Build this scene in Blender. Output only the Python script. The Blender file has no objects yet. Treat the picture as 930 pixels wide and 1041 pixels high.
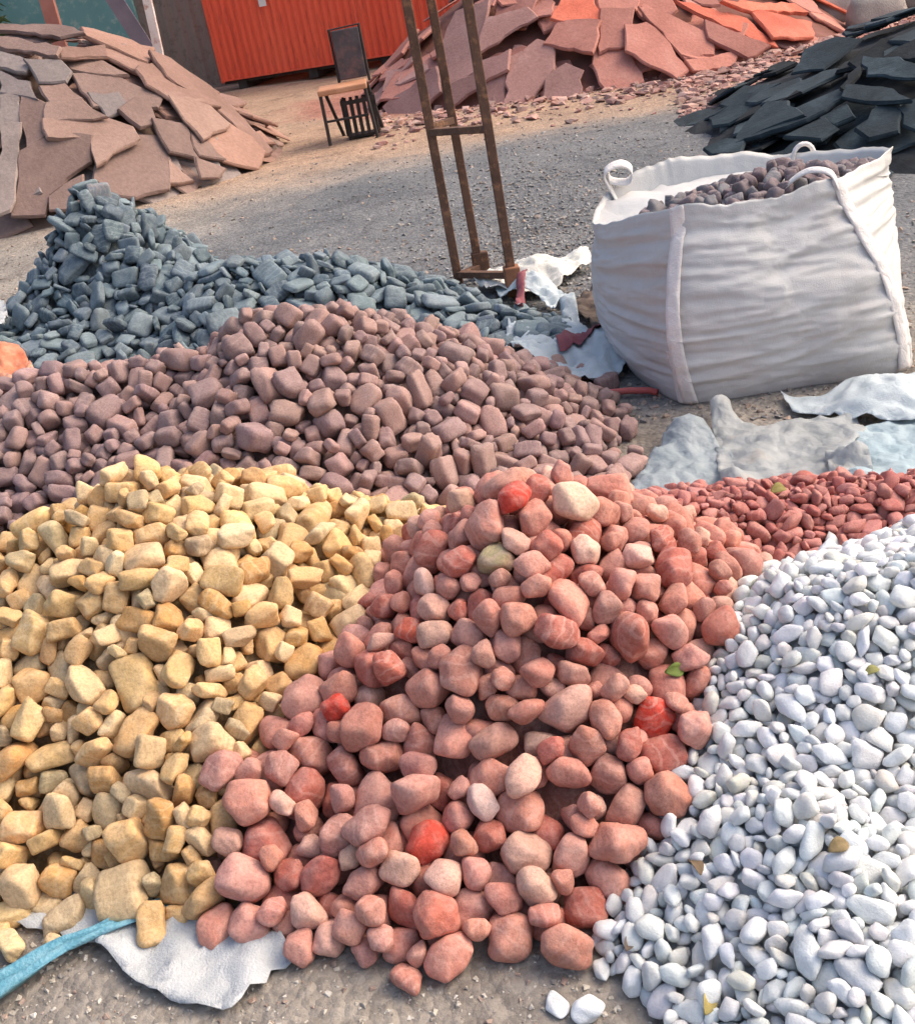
import bpy, bmesh, math, random, base64, zlib
import numpy as np
from mathutils import Vector, Matrix, Quaternion, noise
from mathutils.geometry import delaunay_2d_cdt
sc = bpy.context.scene
C = sc.collection
R = math.radians
# ---------------------------------------------------------------- camera, light, exposure
CAM_H, PITCH, ROLL, FPX = 1.4, R(27.3), R(10.5), 1100.0
fw = Vector((0, math.cos(PITCH), -math.sin(PITCH))); rt0 = Vector((1,0,0)); up0 = rt0.cross(fw)
rt = rt0*math.cos(ROLL)-up0*math.sin(ROLL); up = rt0*math.sin(ROLL)+up0*math.cos(ROLL)
cd = bpy.data.cameras.new('camera'); cam = bpy.data.objects.new('camera', cd); C.objects.link(cam)
cam.matrix_world = Matrix(((rt.x,up.x,-fw.x,0),(rt.y,up.y,-fw.y,0),(rt.z,up.z,-fw.z,CAM_H),(0,0,0,1)))
cd.sensor_fit = 'VERTICAL'; cd.sensor_height = 24; cd.lens = 24*FPX/1041; cd.clip_start = .05; cd.clip_end = 800
sc.camera = cam
SUN_EL, SUN_AZ = R(46), R(82)
world = bpy.data.worlds.new('World'); sc.world = world; world.use_nodes = True
nt = world.node_tree; bg = nt.nodes['Background']
sky = nt.nodes.new('ShaderNodeTexSky'); sky.sky_type = 'NISHITA'; sky.sun_disc = False
sky.sun_elevation = SUN_EL; sky.sun_rotation = SUN_AZ; sky.air_density = 1.0; sky.dust_density = 6.0; sky.ozone_density = .6
nt.links.new(sky.outputs[0], bg.inputs[0]); bg.inputs[1].default_value = .15
sl = bpy.data.lights.new('sun', 'SUN'); sl.energy = 0.72; sl.angle = R(60); sl.color = (1.0,.87,.73)
so = bpy.data.objects.new('sun', sl); C.objects.link(so)
sd = Vector((math.sin(SUN_AZ)*math.cos(SUN_EL), math.cos(SUN_AZ)*math.cos(SUN_EL), math.sin(SUN_EL)))
so.rotation_euler = sd.to_track_quat('Z','Y').to_euler(); so.location = (-4,0,8)
vs = sc.view_settings; vs.view_transform = 'Standard'; vs.look = 'None'; vs.gamma = 1; vs.use_curve_mapping = False
vs.exposure = 0.85
sc.cycles.max_bounces = 6; sc.cycles.diffuse_bounces = 3
# ---------------------------------------------------------------- helpers
def ray(x, y):
    return fw + rt*((x-465)/FPX) - up*((y-520.5)/FPX)
def at_z(x, y, z=0.0):                 # the point seen at a pixel of the photograph, at a height
    d = ray(x, y); t = (z-CAM_H)/d.z
    return Vector((d.x*t, d.y*t, z))
def at_y(x, y, Y):
    d = ray(x, y); t = Y/d.y
    return Vector((d.x*t, Y, CAM_H+d.z*t))
def tag(o, label=None, cat=None, group=None, kind=None):
    if label: o['label'] = label
    if cat: o['category'] = cat
    if group: o['group'] = group
    if kind: o['kind'] = kind
    return o
def empty(name, loc=(0,0,0)):
    o = bpy.data.objects.new(name, None); o.empty_display_size = .1; C.objects.link(o); o.location = loc; return o
def mesh(name, V, F, mat, parent=None, smooth=False, cols=None):
    me = bpy.data.meshes.new(name); me.from_pydata([tuple(v) for v in V], [], F); me.update()
    if smooth: me.polygons.foreach_set('use_smooth', [True]*len(me.polygons))
    me.materials.append(mat)
    if cols is not None:
        a = me.color_attributes.new('tone', 'FLOAT_COLOR', 'POINT')
        c4 = np.ones((len(V),4), np.float32); c4[:,:3] = cols; a.data.foreach_set('color', c4.ravel())
    o = bpy.data.objects.new(name, me); C.objects.link(o)
    if parent: o.parent = parent; o.location = -Vector(parent.location) if False else (0,0,0)
    return o
class MB:                              # collects boxes, bars and tubes for ONE mesh
    def __init__(s): s.V = []; s.F = []
    def add(s, V, F):
        n = len(s.V); s.V += [tuple(v) for v in V]; s.F += [[i+n for i in f] for f in F]
    def box(s, a, b):
        x0,y0,z0 = a; x1,y1,z1 = b
        s.add([(x0,y0,z0),(x1,y0,z0),(x1,y1,z0),(x0,y1,z0),(x0,y0,z1),(x1,y0,z1),(x1,y1,z1),(x0,y1,z1)],
              [(0,3,2,1),(4,5,6,7),(0,1,5,4),(1,2,6,5),(2,3,7,6),(3,0,4,7)])
    def bar(s, p, q, w, d=None, side=Vector((1,0,0))):     # rectangular bar from p to q
        p = Vector(p); q = Vector(q); d = d or w; t = (q-p).normalized()
        u = (side-t*side.dot(t)).normalized(); v = t.cross(u)
        P = []
        for c in (p, q):
            for a, b in ((-1,-1),(1,-1),(1,1),(-1,1)): P.append(c+u*(a*w/2)+v*(b*d/2))
        s.add(P, [(0,3,2,1),(4,5,6,7),(0,1,5,4),(1,2,6,5),(2,3,7,6),(3,0,4,7)])
    def tube(s, pts, r, n=8, closed=False):
        pts = [Vector(p) for p in pts]; m = len(pts); P = []; rr = r if isinstance(r, (list,tuple)) else [r]*m
        ref = Vector((.3,.2,.9))
        for i, p in enumerate(pts):
            t = (pts[min(i+1,m-1)]-pts[max(i-1,0)]) if not closed else (pts[(i+1)%m]-pts[i-1])
            t.normalize(); u = (ref-t*ref.dot(t)).normalized(); v = t.cross(u)
            for k in range(n):
                a = 2*math.pi*k/n; P.append(p+(u*math.cos(a)+v*math.sin(a))*rr[i])
        F = []
        for i in range(m if closed else m-1):
            j = (i+1)%m
            for k in range(n): F.append((i*n+k, i*n+(k+1)%n, j*n+(k+1)%n, j*n+k))
        if not closed: F += [tuple(range(n))[::-1], tuple((m-1)*n+k for k in range(n))]
        s.add(P, F)
    def build(s, name, mat, parent=None, smooth=False, bevel=0):
        o = mesh(name, s.V, s.F, mat, None, smooth)
        if parent: o.parent = parent; o.matrix_parent_inverse = Matrix.Translation(parent.location).inverted()
        if bevel:
            b = o.modifiers.new('bevel','BEVEL'); b.width = bevel; b.segments = 2; b.limit_method = 'ANGLE'
        return o
def adopt(o, parent):
    o.parent = parent; o.matrix_parent_inverse = Matrix.Translation(parent.location).inverted(); return o
# ---------------------------------------------------------------- materials
def new_mat(name, rough=.85, spec=.25):
    m = bpy.data.materials.new(name); m.use_nodes = True; b = m.node_tree.nodes['Principled BSDF']
    b.inputs['Roughness'].default_value = rough; b.inputs['Specular IOR Level'].default_value = spec
    return m, m.node_tree, b
def nn(t, typ, **kw):
    n = t.nodes.new(typ)
    for k, v in kw.items():
        if k in n.inputs: n.inputs[k].default_value = v
        else: setattr(n, k, v)
    return n
def ramp(t, fac, stops):
    r = t.nodes.new('ShaderNodeValToRGB'); e = r.color_ramp.elements
    while len(e) < len(stops): e.new(.5)
    for i, (p, c) in enumerate(stops): e[i].position = p; e[i].color = (*c, 1) if len(c) == 3 else c
    t.links.new(fac, r.inputs[0]); return r
def mix(t, fac, a, b, mode='MIX'):
    m = t.nodes.new('ShaderNodeMix'); m.data_type = 'RGBA'; m.blend_type = mode
    for s, v in ((0, fac), (6, a), (7, b)):
        if hasattr(v, 'type') and not isinstance(v, (int,float,tuple)): t.links.new(v, m.inputs[s])
        else: m.inputs[s].default_value = v if isinstance(v, (int,float)) else (*v, 1)
    return m.outputs[2]
def bump(t, b, h, strength=.3, dist=.01):
    n = nn(t, 'ShaderNodeBump', Strength=strength, Distance=dist); t.links.new(h, n.inputs['Height']); t.links.new(n.outputs[0], b.inputs['Normal'])
def surf_mat(name, c1, c2, scale=8, rough=.85, bstr=.3, bdist=.01, c3=None, scale3=60, stretch=None, spec=.25, detail=6):
    m, t, b = new_mat(name, rough, spec)
    g = t.nodes.new('ShaderNodeTexCoord'); v = g.outputs['Object']
    if stretch:
        mp = t.nodes.new('ShaderNodeMapping'); mp.inputs['Scale'].default_value = stretch; t.links.new(v, mp.inputs[0]); v = mp.outputs[0]
    n = nn(t, 'ShaderNodeTexNoise', Scale=scale, Detail=detail, Roughness=.6); t.links.new(v, n.inputs['Vector'])
    r = ramp(t, n.outputs[0], [(.32,c1),(.68,c2)]); col = r.outputs[0]
    n2 = nn(t, 'ShaderNodeTexNoise', Scale=scale3, Detail=4.0, Roughness=.7); t.links.new(v, n2.inputs['Vector'])
    if c3:
        r3 = ramp(t, n2.outputs[0], [(.52,(0,0,0)),(.66,(1,1,1))]); col = mix(t, r3.outputs[0], col, c3)
    t.links.new(col, b.inputs['Base Color']); bump(t, b, n2.outputs[0], bstr, bdist)
    return m
def stone_mat(name, source, dust, dustfac, grain=1.0, rough=.85, vein=.45, speck=1.0):
    m, t, b = new_mat(name, rough, .3)
    tc = t.nodes.new('ShaderNodeTexCoord')
    if source == 'object':
        oi = t.nodes.new('ShaderNodeObjectInfo'); base = oi.outputs['Color']
        ad = nn(t, 'ShaderNodeVectorMath', operation='ADD'); sc_ = nn(t, 'ShaderNodeVectorMath', operation='SCALE')
        t.links.new(oi.outputs['Location'], sc_.inputs[0]); sc_.inputs['Scale'].default_value = 7.3
        t.links.new(tc.outputs['Object'], ad.inputs[0]); t.links.new(sc_.outputs[0], ad.inputs[1]); v = ad.outputs[0]
    else:
        at = nn(t, 'ShaderNodeAttribute', attribute_name='tone'); base = at.outputs['Color']; v = tc.outputs['Object']
    n1 = nn(t, 'ShaderNodeTexNoise', Scale=26.0*grain, Detail=5.0, Roughness=.65, Distortion=.6); t.links.new(v, n1.inputs['Vector'])
    n2 = nn(t, 'ShaderNodeTexNoise', Scale=170.0*grain, Detail=4.0, Roughness=.7); t.links.new(v, n2.inputs['Vector'])
    n3 = nn(t, 'ShaderNodeTexVoronoi', Scale=95.0*grain); t.links.new(v, n3.inputs['Vector'])
    f1 = ramp(t, n1.outputs[0], [(.42,(0,0,0)),(.68,(dustfac,)*3)])
    col = mix(t, f1.outputs[0], base, dust)
    sh = ramp(t, n2.outputs[0], [(.30,tuple(1-(1-q)*speck for q in (.72,.70,.69))),(.55,(1,1,1)),(.75,(1+.12*speck,)*3)])
    col = mix(t, 1.0, col, sh.outputs[0], 'MULTIPLY')
    pit = ramp(t, n3.outputs['Distance'], [(.08,(.62,.58,.56)),(.2,(1,1,1))])
    pm = ramp(t, n1.outputs[0], [(.5,(0,0,0)),(.6,(.7*speck,)*3)])
    col = mix(t, pm.outputs[0], col, mix(t, 1.0, col, pit.outputs[0], 'MULTIPLY'))
    wv = nn(t, 'ShaderNodeTexWave', Scale=14.0*grain, Distortion=7.0, Detail=3.0); wv.inputs['Detail Scale'].default_value = 1.6; t.links.new(v, wv.inputs['Vector'])
    wr = ramp(t, wv.outputs['Fac'], [(.80,(0,0,0)),(.93,(1,1,1))])
    if source == 'object':
        vf = ramp(t, oi.outputs['Random'], [(.45,(0,0,0)),(.75,(vein,)*3)]); vm = mix(t, 1.0, wr.outputs[0], vf.outputs[0], 'MULTIPLY')
    else: vm = mix(t, 1.0, wr.outputs[0], (vein*.4,)*3, 'MULTIPLY')
    col = mix(t, vm, col, tuple(min(.85,c_*1.15+.05) for c_ in dust))
    n5 = nn(t, 'ShaderNodeTexNoise', Scale=9.0*grain, Detail=3.0); t.links.new(v, n5.inputs['Vector'])
    big = ramp(t, n5.outputs[0], [(.35,(.84,.83,.82)),(.62,(1.06,1.06,1.06))]); col = mix(t, 1.0, col, big.outputs[0], 'MULTIPLY')
    t.links.new(col, b.inputs['Base Color'])
    mm = nn(t, 'ShaderNodeMath', operation='ADD'); t.links.new(n1.outputs[0], mm.inputs[0]); t.links.new(n2.outputs[0], mm.inputs[1])
    bump(t, b, mm.outputs[0], .45, .004)
    return m
# ---------------------------------------------------------------- terrain of the heaps
HEAPS = {
 'red':   [(0.12,1.82,.475, 0.15,1.85,.475,.82),(0.14,1.85,.39,0.31,1.94,.15,.88),(-.12,1.70,.28,-.38,1.68,.20,.60),(-.22,1.50,.14,-.15,1.42,.13,.66),(-.05,1.42,.13,.0,1.42,.13,.66)],
 'yellow':[(-.88,2.1,.43,-.66,2.13,.515,.68),(-.66,2.13,.46,-.20,2.23,.29,.74)],
 'white': [(0.655,1.52,.335, 1.3,1.6,.39,.60),(.44,1.20,.20,.46,1.0,.16,.62)],
 'brown': [(-.50,3.2,.49,-.30,3.2,.49,.60),(-.30,3.2,.40,.28,2.94,.13,.56),(-1.9,3.3,.42,-.6,3.2,.41,.58)],
 'smallred':[(.40,2.16,.19,1.1,2.14,.13,.5)],
 'grey':  [(-1.38,5.2,.69,-1.37,5.2,.69,1.15),(-1.9,4.5,.20,-.9,4.5,.22,.5),(-1.5,5.1,.48,-1.1,4.8,.38,.8),(-.72,4.6,.36,-.40,4.52,.33,.52),(-.40,4.5,.29,.18,4.15,.10,.44),(.18,4.15,.10,.47,3.82,.05,.40)],
}
HN = ['red','yellow','white','brown','smallred','grey']
def heap_heights(X, Y):
    out = []
    w = .018*np.sin(X*7+1.3*np.sin(Y*5))*np.cos(Y*8+X*3)
    for n in HN:
        hs = []
        for (x0,y0,h0,x1,y1,h1,sl) in HEAPS[n]:
            dx, dy = x1-x0, y1-y0; L = dx*dx+dy*dy+1e-9
            t = np.clip(((X-x0)*dx+(Y-y0)*dy)/L, 0, 1)
            d = np.hypot(X-x0-t*dx, Y-y0-t*dy)
            hs.append(h0+(h1-h0)*t-sl*(np.sqrt(d*d+.0025)-.05))
        out.append(np.max(hs, 0)+w)
    return np.stack(out)
# kind: mean half-size (m), axis ratios, number of facets, sharpness, size spread, jitter of the axis ratios
STONE = {
 'red':   (.0308,(1.12,1.0,.80),11,7.0,.17,.20),
 'yellow':(.0290,(1.18,.92,.66),11,10.0,.23,.22),
 'white': (.0158,(1.20,.92,.60),10,6.5,.21,.20),
 'brown': (.0305,(1.25,.90,.74),8,13.0,.23,.20),
 'smallred':(.0165,(1.25,.85,.60),9,9.0,.28,.2),
 'grey':  (.0400,(1.30,.95,.36),9,15.0,.30,.22),
}
NVAR = 14
def ico_dirs(sub):
    bm = bmesh.new(); bmesh.ops.create_icosphere(bm, subdivisions=sub, radius=1)
    V = np.array([v.co[:] for v in bm.verts]); F = [[v.index for v in f.verts] for f in bm.faces]; bm.free()
    return V/np.linalg.norm(V, axis=1)[:,None], F
def stone_shape(kind, k, sub, cache={}):
    if sub not in cache: cache[sub] = ico_dirs(sub)
    D, F = cache[sub]
    r0, ax, nf, p, sp, jit = STONE[kind]
    g = np.random.RandomState(1000*HN.index(kind)+k)
    N = g.normal(size=(nf,3)); N[0]=(0,0,1); N[1]=(0,0,-1)
    if kind in ('brown','yellow','grey'): N[2]=(1,0,.12); N[3]=(-1,.1,0); N[4]=(.1,1,0); N[5]=(0,-1,.1)
    for _ in range(30):                                  # spread the facets apart
        N /= np.linalg.norm(N,axis=1)[:,None]
        f = np.zeros_like(N)
        for i in range(nf):
            d = N[i]-N; q = (d**2).sum(1); q[i]=1e9
            f[i] = (d/q[:,None]**1.5).sum(0)
        if kind in ('brown','yellow','grey'): f[:6]=0
        else: f[:2]=0
        N += .02*f
    N /= np.linalg.norm(N,axis=1)[:,None]
    dist = 1+g.uniform(-.16,.16,nf)
    if kind in ('brown','yellow','grey'): dist[6:] *= 1.12
    pp = p*g.uniform(.65,1.7)
    c = np.clip(D@N.T/dist, 0, None)
    r = (c**pp).sum(1)**(-1/pp)
    r = np.minimum(r, 1.45)
    P = D*r[:,None]
    a = np.array(ax)*(1+g.uniform(-jit,jit,3)); P = P*a
    w1, w2 = g.normal(size=(3,3))*2.0, g.normal(size=(3,3))*5.0
    ph = g.uniform(0,6,6)
    n1 = sum(np.sin(P@w1[i]+ph[i]) for i in range(3)); n2 = sum(np.sin(P@w2[i]+ph[3+i]) for i in range(3))
    P *= (1+.026*n1+.013*n2)[:,None]
    return P*r0, F
def project(p):
    d = Vector(p)-Vector((0,0,CAM_H)); z = d.dot(fw); return 465+FPX*d.dot(rt)/z, 520.5-FPX*d.dot(up)/z
ORD = ['leftmost','second','third','fourth','fifth','sixth','seventh','eighth','ninth','tenth','eleventh','twelfth']
def single_out(items, noun, where, cols, rows, sizes=('large','medium','small')):
    """items: (object, tone name, pixel size); each gets a label from its size, tone and neighbourhood, then its order from the left"""
    if not items: return
    px = [project(o.matrix_basis.translation) for o, *_ in items]
    xs = sorted(p[0] for p in px); rk = sorted(t_[2] for t_ in items); n_ = len(items); cells = {}
    # rows follow the height in the picture inside each column, so that "high" and "low" are true along the whole heap
    colid = [min(len(cols)-1, sum(p[0] >= xs[int(n_*(k+1)/len(cols))-0 if int(n_*(k+1)/len(cols)) < n_ else n_-1] for k in range(len(cols)-1))) for p in px]
    for ci in range(len(cols)):
        I = [i for i in range(n_) if colid[i] == ci]; I.sort(key=lambda i: px[i][1])
        for r_, i in enumerate(I):
            ri = min(len(rows)-1, r_*len(rows)//max(1,len(I))); sz = items[i][2]
            si = 0 if sz >= rk[int(n_*.70)] else 2 if sz < rk[int(n_*.30)] else 1
            cells.setdefault((sizes[si], items[i][1], rows[ri], cols[ci]), []).append(i)
    for (sz, tone, row, col), I in cells.items():
        I.sort(key=lambda i: px[i][0])
        for k, i in enumerate(I):
            tail = '%s %s of %s' % (row, col, where)
            if len(I) == 1: lab = '%s %s %s %s' % (sz, tone, noun, tail)
            elif k == 0: lab = 'leftmost %s %s %s %s' % (sz, tone, noun, tail)
            elif k == len(I)-1: lab = 'rightmost %s %s %s %s' % (sz, tone, noun, tail)
            elif k < len(ORD): lab = '%s-from-left %s %s %s %s' % (ORD[k], sz, tone, noun, tail)
            else: lab = 'further right %s %s %s %s' % (sz, tone, noun, tail)
            items[i][0]['label'] = lab
# ---------------------------------------------------------------- ground
def berm(x, y):
    a = max(0, (x*.55+y*.85-13.6)); a = min(a, 6)
    return .10*a*min(1, max(0, (x-2.5)/3))
def ground_z(x, y):
    if y < 3.7: return 0.0
    k = min(1, (y-3.7)/2)
    return berm(x, y)+k*.03*(noise.noise(Vector((x*.7,y*.7,0)))+.4*noise.noise(Vector((x*2.3,y*2.3,3))))-.012*k
gx = sorted(set([round(v,3) for v in np.arange(-9,12,.15)]+[round(s*(9+1.5**k),2) for k in range(1,15) for s in (-1,1)]+[-.0]))
gx = [v for v in gx if -300 < v < 300]
gy = [round(v,3) for v in np.arange(.3,22,.15)]+[22+1.5**k for k in range(1,15)]
gy = [-300,-40,-8,-1]+gy
gx = [-300]+gx+[300]; gx = sorted(set(gx))
V = [(x,y,ground_z(x,y)) for y in gy for x in gx]; nx = len(gx)
F = [(j*nx+i, j*nx+i+1, (j+1)*nx+i+1, (j+1)*nx+i) for j in range(len(gy)-1) for i in range(nx-1)]
m, t, b = new_mat('ground_earth', .95, .1)
g = t.nodes.new('ShaderNodeNewGeometry'); pos = g.outputs['Position']
n1 = nn(t,'ShaderNodeTexNoise',Scale=1.1,Detail=8.0,Roughness=.62); t.links.new(pos,n1.inputs['Vector'])
n2 = nn(t,'ShaderNodeTexNoise',Scale=28.0,Detail=6.0,Roughness=.7); t.links.new(pos,n2.inputs['Vector'])
vo = nn(t,'ShaderNodeTexVoronoi',Scale=55.0); t.links.new(pos,vo.inputs['Vector'])
sep = t.nodes.new('ShaderNodeSeparateXYZ'); t.links.new(pos,sep.inputs[0])
def maprange(src, a, b_, lo=0, hi=1):
    r = t.nodes.new('ShaderNodeMapRange'); t.links.new(src, r.inputs[0])
    for i, v in zip((1,2,3,4),(a,b_,lo,hi)): r.inputs[i].default_value = v
    r.interpolation_type = 'SMOOTHSTEP'; return r.outputs[0]
def math_(op, a, b_):
    n = nn(t,'ShaderNodeMath',operation=op)
    for i, v in enumerate((a,b_)):
        if isinstance(v,(int,float)): n.inputs[i].default_value = v
        else: t.links.new(v, n.inputs[i])
    return n.outputs[0]
near = ramp(t, n1.outputs[0], [(.35,(.24,.215,.19)),(.65,(.33,.30,.265))]).outputs[0]
far = ramp(t, n1.outputs[0], [(.3,(.33,.22,.155)),(.62,(.41,.285,.205))]).outputs[0]
grey = ramp(t, n1.outputs[0], [(.3,(.125,.132,.142)),(.7,(.195,.197,.203))]).outputs[0]
yn = math_('ADD', sep.outputs['Y'], math_('MULTIPLY', n1.outputs[0], 3.0))
col = mix(t, maprange(yn, 9.2, 11.6), near, far)
# grey quarry dust lying in a broad patch between the frame and the big bag
dx = math_('DIVIDE', math_('SUBTRACT', sep.outputs['X'], 1.0), 2.9); dy = math_('DIVIDE', math_('SUBTRACT', sep.outputs['Y'], 6.2), 2.8)
rr = math_('ADD', math_('ADD', math_('MULTIPLY',dx,dx), math_('MULTIPLY',dy,dy)), math_('MULTIPLY', n1.outputs[0], .9))
col = mix(t, maprange(rr, 1.9, .9), col, grey)
# red stone dust round the slab heap
dx = math_('DIVIDE', math_('SUBTRACT', sep.outputs['X'], 3.6), 4.6); dy = math_('DIVIDE', math_('SUBTRACT', sep.outputs['Y'], 13.6), 3.2)
rr = math_('ADD', math_('ADD', math_('MULTIPLY',dx,dx), math_('MULTIPLY',dy,dy)), math_('MULTIPLY', n1.outputs[0], .6))
col = mix(t, maprange(rr, 1.5, 1.1), col, (.36,.17,.13))
sp = ramp(t, n2.outputs[0], [(.3,(.62,.62,.63)),(.5,(1,1,1)),(.72,(1.3,1.28,1.25))]).outputs[0]
col = mix(t, 1.0, col, sp, 'MULTIPLY')
n6 = nn(t,'ShaderNodeTexNoise',Scale=2.6,Detail=7.0,Roughness=.65,Distortion=1.2); t.links.new(pos,n6.inputs['Vector'])
damp = ramp(t, n6.outputs[0], [(.30,(.70,.68,.67)),(.46,(1,1,1)),(.64,(1.14,1.12,1.08))]).outputs[0]; col = mix(t, 1.0, col, damp, 'MULTIPLY')
vr = ramp(t, vo.outputs['Color'], [(.2,(.75,.74,.73)),(.8,(1.2,1.18,1.15))]).outputs[0]
col = mix(t, .55, col, mix(t, 1.0, col, vr, 'MULTIPLY'))
t.links.new(col, b.inputs['Base Color'])
bump(t, b, math_('ADD', n2.outputs[0], math_('MULTIPLY', vo.outputs['Distance'], -.6)), .6, .02)
go = mesh('ground', V, F, m, smooth=True); tag(go, kind='structure')

# ---------------------------------------------------------------- loose chips (nobody could count them)
OCT = np.array([(1,0,0),(-1,0,0),(0,1,0),(0,-1,0),(0,0,1),(0,0,-1),(.7,.7,.2),(-.7,.6,.3),(.5,-.7,.4)],float)
OF = None
def hull_faces(P):
    bm = bmesh.new()
    for p in P: bm.verts.new(p)
    bm.verts.ensure_lookup_table(); bm.verts.index_update()
    bmesh.ops.convex_hull(bm, input=bm.verts)
    F = [[v.index for v in f.verts] for f in bm.faces]; bm.free(); return F
def chips(name, label, n, sampler, size, cols, flat=.6, seed=1, mat=None):
    g = np.random.RandomState(seed); Vs = []; Fs = []; Cs = []; off = 0
    protos = []
    for k in range(8):
        P = g.normal(size=(9,3)); P /= np.linalg.norm(P,axis=1)[:,None]; P *= g.uniform(.75,1.1,(9,1)); P[:,2] *= flat; protos.append((P, hull_faces(P)))
    for i in range(n):
        x, y = sampler(g); P, Fh = protos[g.randint(8)]
        s = size[0]*(size[1]/size[0])**(g.rand()**1.8); a = g.uniform(0,6.28); c, s_ = math.cos(a), math.sin(a)
        Q = P@np.array([[c,s_,0],[-s_,c,0],[0,0,1]])*s
        z = ground_z(x,y)+s*flat*.35
        Vs.append(Q+np.array([x,y,z])); Fs += [[j+off for j in f] for f in Fh]; off += 9
        cc = np.array(cols[g.randint(len(cols))])*g.uniform(.75,1.2); Cs.append(np.tile(cc,(9,1)))
    o = mesh(name, np.concatenate(Vs).tolist(), Fs, mat, cols=np.concatenate(Cs))
    return tag(o, label, kind='stuff')
chip_mat = stone_mat('stone_chips', 'mesh', (.45,.42,.38), .4, grain=1.5)
def s_near(g):
    while True:
        p = at_z(g.uniform(-40,970), g.uniform(880,1090));
        if heap_heights(np.array([p.x]),np.array([p.y])).max() < .01: return p.x, p.y
chips('gravel', 'fine beige and grey grit on the ground in front of the heaps', 1500, s_near, (.0012,.008), [(.42,.38,.32),(.55,.5,.42),(.28,.26,.24),(.6,.56,.5),(.35,.24,.19)], seed=3, mat=chip_mat)
def s_mid(g):
    while True:
        px, py = g.uniform(-20,960), g.uniform(0,1)**.8; py = 60+py*370
        p = at_z(px, py)
        if 2.6 < p.y < 14: return p.x, p.y
chips('gravel', 'scattered grey and brown gravel over the yard behind the heaps', 6500, s_mid, (.005,.020), [(.28,.25,.22),(.38,.33,.28),(.22,.21,.21),(.42,.31,.24),(.33,.24,.19)], seed=4, mat=chip_mat)
def s_grey(g):
    while True:
        p = at_z(560+g.normal()*85, 225+g.normal()*55)
        if 3.3 < p.y < 9: return p.x, p.y
chips('gravel', 'grey gravel patch on the ground between the steel frame and the big white bag', 6000, s_grey, (.005,.019), [(.17,.175,.18),(.24,.24,.24),(.33,.33,.33),(.26,.21,.18)], seed=5, mat=chip_mat)
def s_rub(g):
    u = g.rand(); x = 380+u*570; y = 132-u*88+g.normal()*9-abs(g.normal())*5
    if g.rand() < .5: x = g.uniform(690,960); y = 100-(x-690)*.30+g.uniform(-18,22)
    p = at_z(x, max(y,14))
    return p.x, min(p.y, 17)
chips('rubble', 'broken pink red stone rubble along the foot of the red slab heap', 2600, s_rub, (.018,.085), [(.42,.19,.15),(.5,.25,.2),(.3,.13,.11),(.38,.22,.18),(.55,.33,.27)], flat=.5, seed=6, mat=chip_mat)

# ---------------------------------------------------------------- far buildings
def corrugated(name, p, q, h, z0, mat, pitch=.11, depth=.02, parent=None, slant=0):
    p = Vector(p); q = Vector(q); L = (q-p).length; d = (q-p)/L; n = Vector((d.y,-d.x,0))
    N = int(L/pitch)*4; V = []; F = []
    for i in range(N+1):
        s = i/N*L; ph = (i%4); off = (0,depth,depth,0)[ph]
        ss = s + (.0 if ph in (0,2) else -.006)
        b_ = p+d*ss+n*off
        V += [(b_.x,b_.y,z0),(b_.x,b_.y,z0+h+slant*s)]
    M = len(V)
    for i in range(M): V.append((V[i][0]-n.x*.004, V[i][1]-n.y*.004, V[i][2]))
    for i in range(N):
        a = 2*i; F += [(a,a+2,a+3,a+1),(a+M,a+1+M,a+3+M,a+2+M),(a,a+M,a+2+M,a+2),(a+1,a+3,a+3+M,a+1+M)]
    o = mesh(name, V, F, mat); return adopt(o, parent) if parent else o
orange = surf_mat('orange_painted_sheet', (.84,.095,.038), (.88,.135,.06), 1.5, .5, .15, .004, (.60,.075,.038), 22, stretch=(1,1,.12), spec=.4)
dark = surf_mat('dark_timber', (.035,.028,.024), (.07,.055,.045), 6, .9)
wood = surf_mat('weathered_wood', (.34,.20,.12), (.46,.28,.18), 6, .8, .3, .01, (.25,.15,.09), 40, stretch=(1,6,1))
S0 = at_z(230,93); S1 = at_z(440,60); S0.z = S1.z = 0
sdv = (S1-S0).normalized(); S1 = S0+sdv*5.2; sn = Vector((-sdv.y,sdv.x,0)); SD = 2.6
sh = tag(empty('shed', S0), 'bright orange red corrugated sheet metal shed raised off the ground behind the chair', 'shed')
corrugated('wall', S0, S1, 2.35, .14, orange, parent=sh)
corrugated('wall', S1, S1+sn*SD, 2.35, .14, orange, parent=sh)
corrugated('wall', S1+sn*SD, S0+sn*SD, 2.35, .14, orange, parent=sh)
corrugated('wall', S0+sn*SD, S0, 2.35, .14, orange, parent=sh)
mb = MB()
for k in range(5):
    c = S0+sdv*(.3+k*1.15); mb.bar((c.x,c.y,.07),(c.x+sn.x*SD,c.y+sn.y*SD,.07),.14,.14)
mb.bar(S0+Vector((0,0,.125))+sn*.06,S1+Vector((0,0,.125))+sn*.06,.08,.06); mb.build('bearer', dark, sh)
mb = MB(); a = S0-sdv*.15-sn*.2; b2 = S1+sdv*.15-sn*.2
mb.add([a+Vector((0,0,2.5)),b2+Vector((0,0,2.5)),b2+sn*(SD+.4)+Vector((0,0,2.8)),a+sn*(SD+.4)+Vector((0,0,2.8)),
        a+Vector((0,0,2.54)),b2+Vector((0,0,2.54)),b2+sn*(SD+.4)+Vector((0,0,2.84)),a+sn*(SD+.4)+Vector((0,0,2.84))],
       [(0,3,2,1),(4,5,6,7),(0,1,5,4),(1,2,6,5),(2,3,7,6),(3,0,4,7)]); mb.build('roof', orange, sh)
mb = MB(); tr = MB()
for p in (S0, S1): tr.bar((p.x-sn.x*.012,p.y-sn.y*.012,.12),(p.x-sn.x*.012,p.y-sn.y*.012,2.49),.05,.03,sdv)
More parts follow.
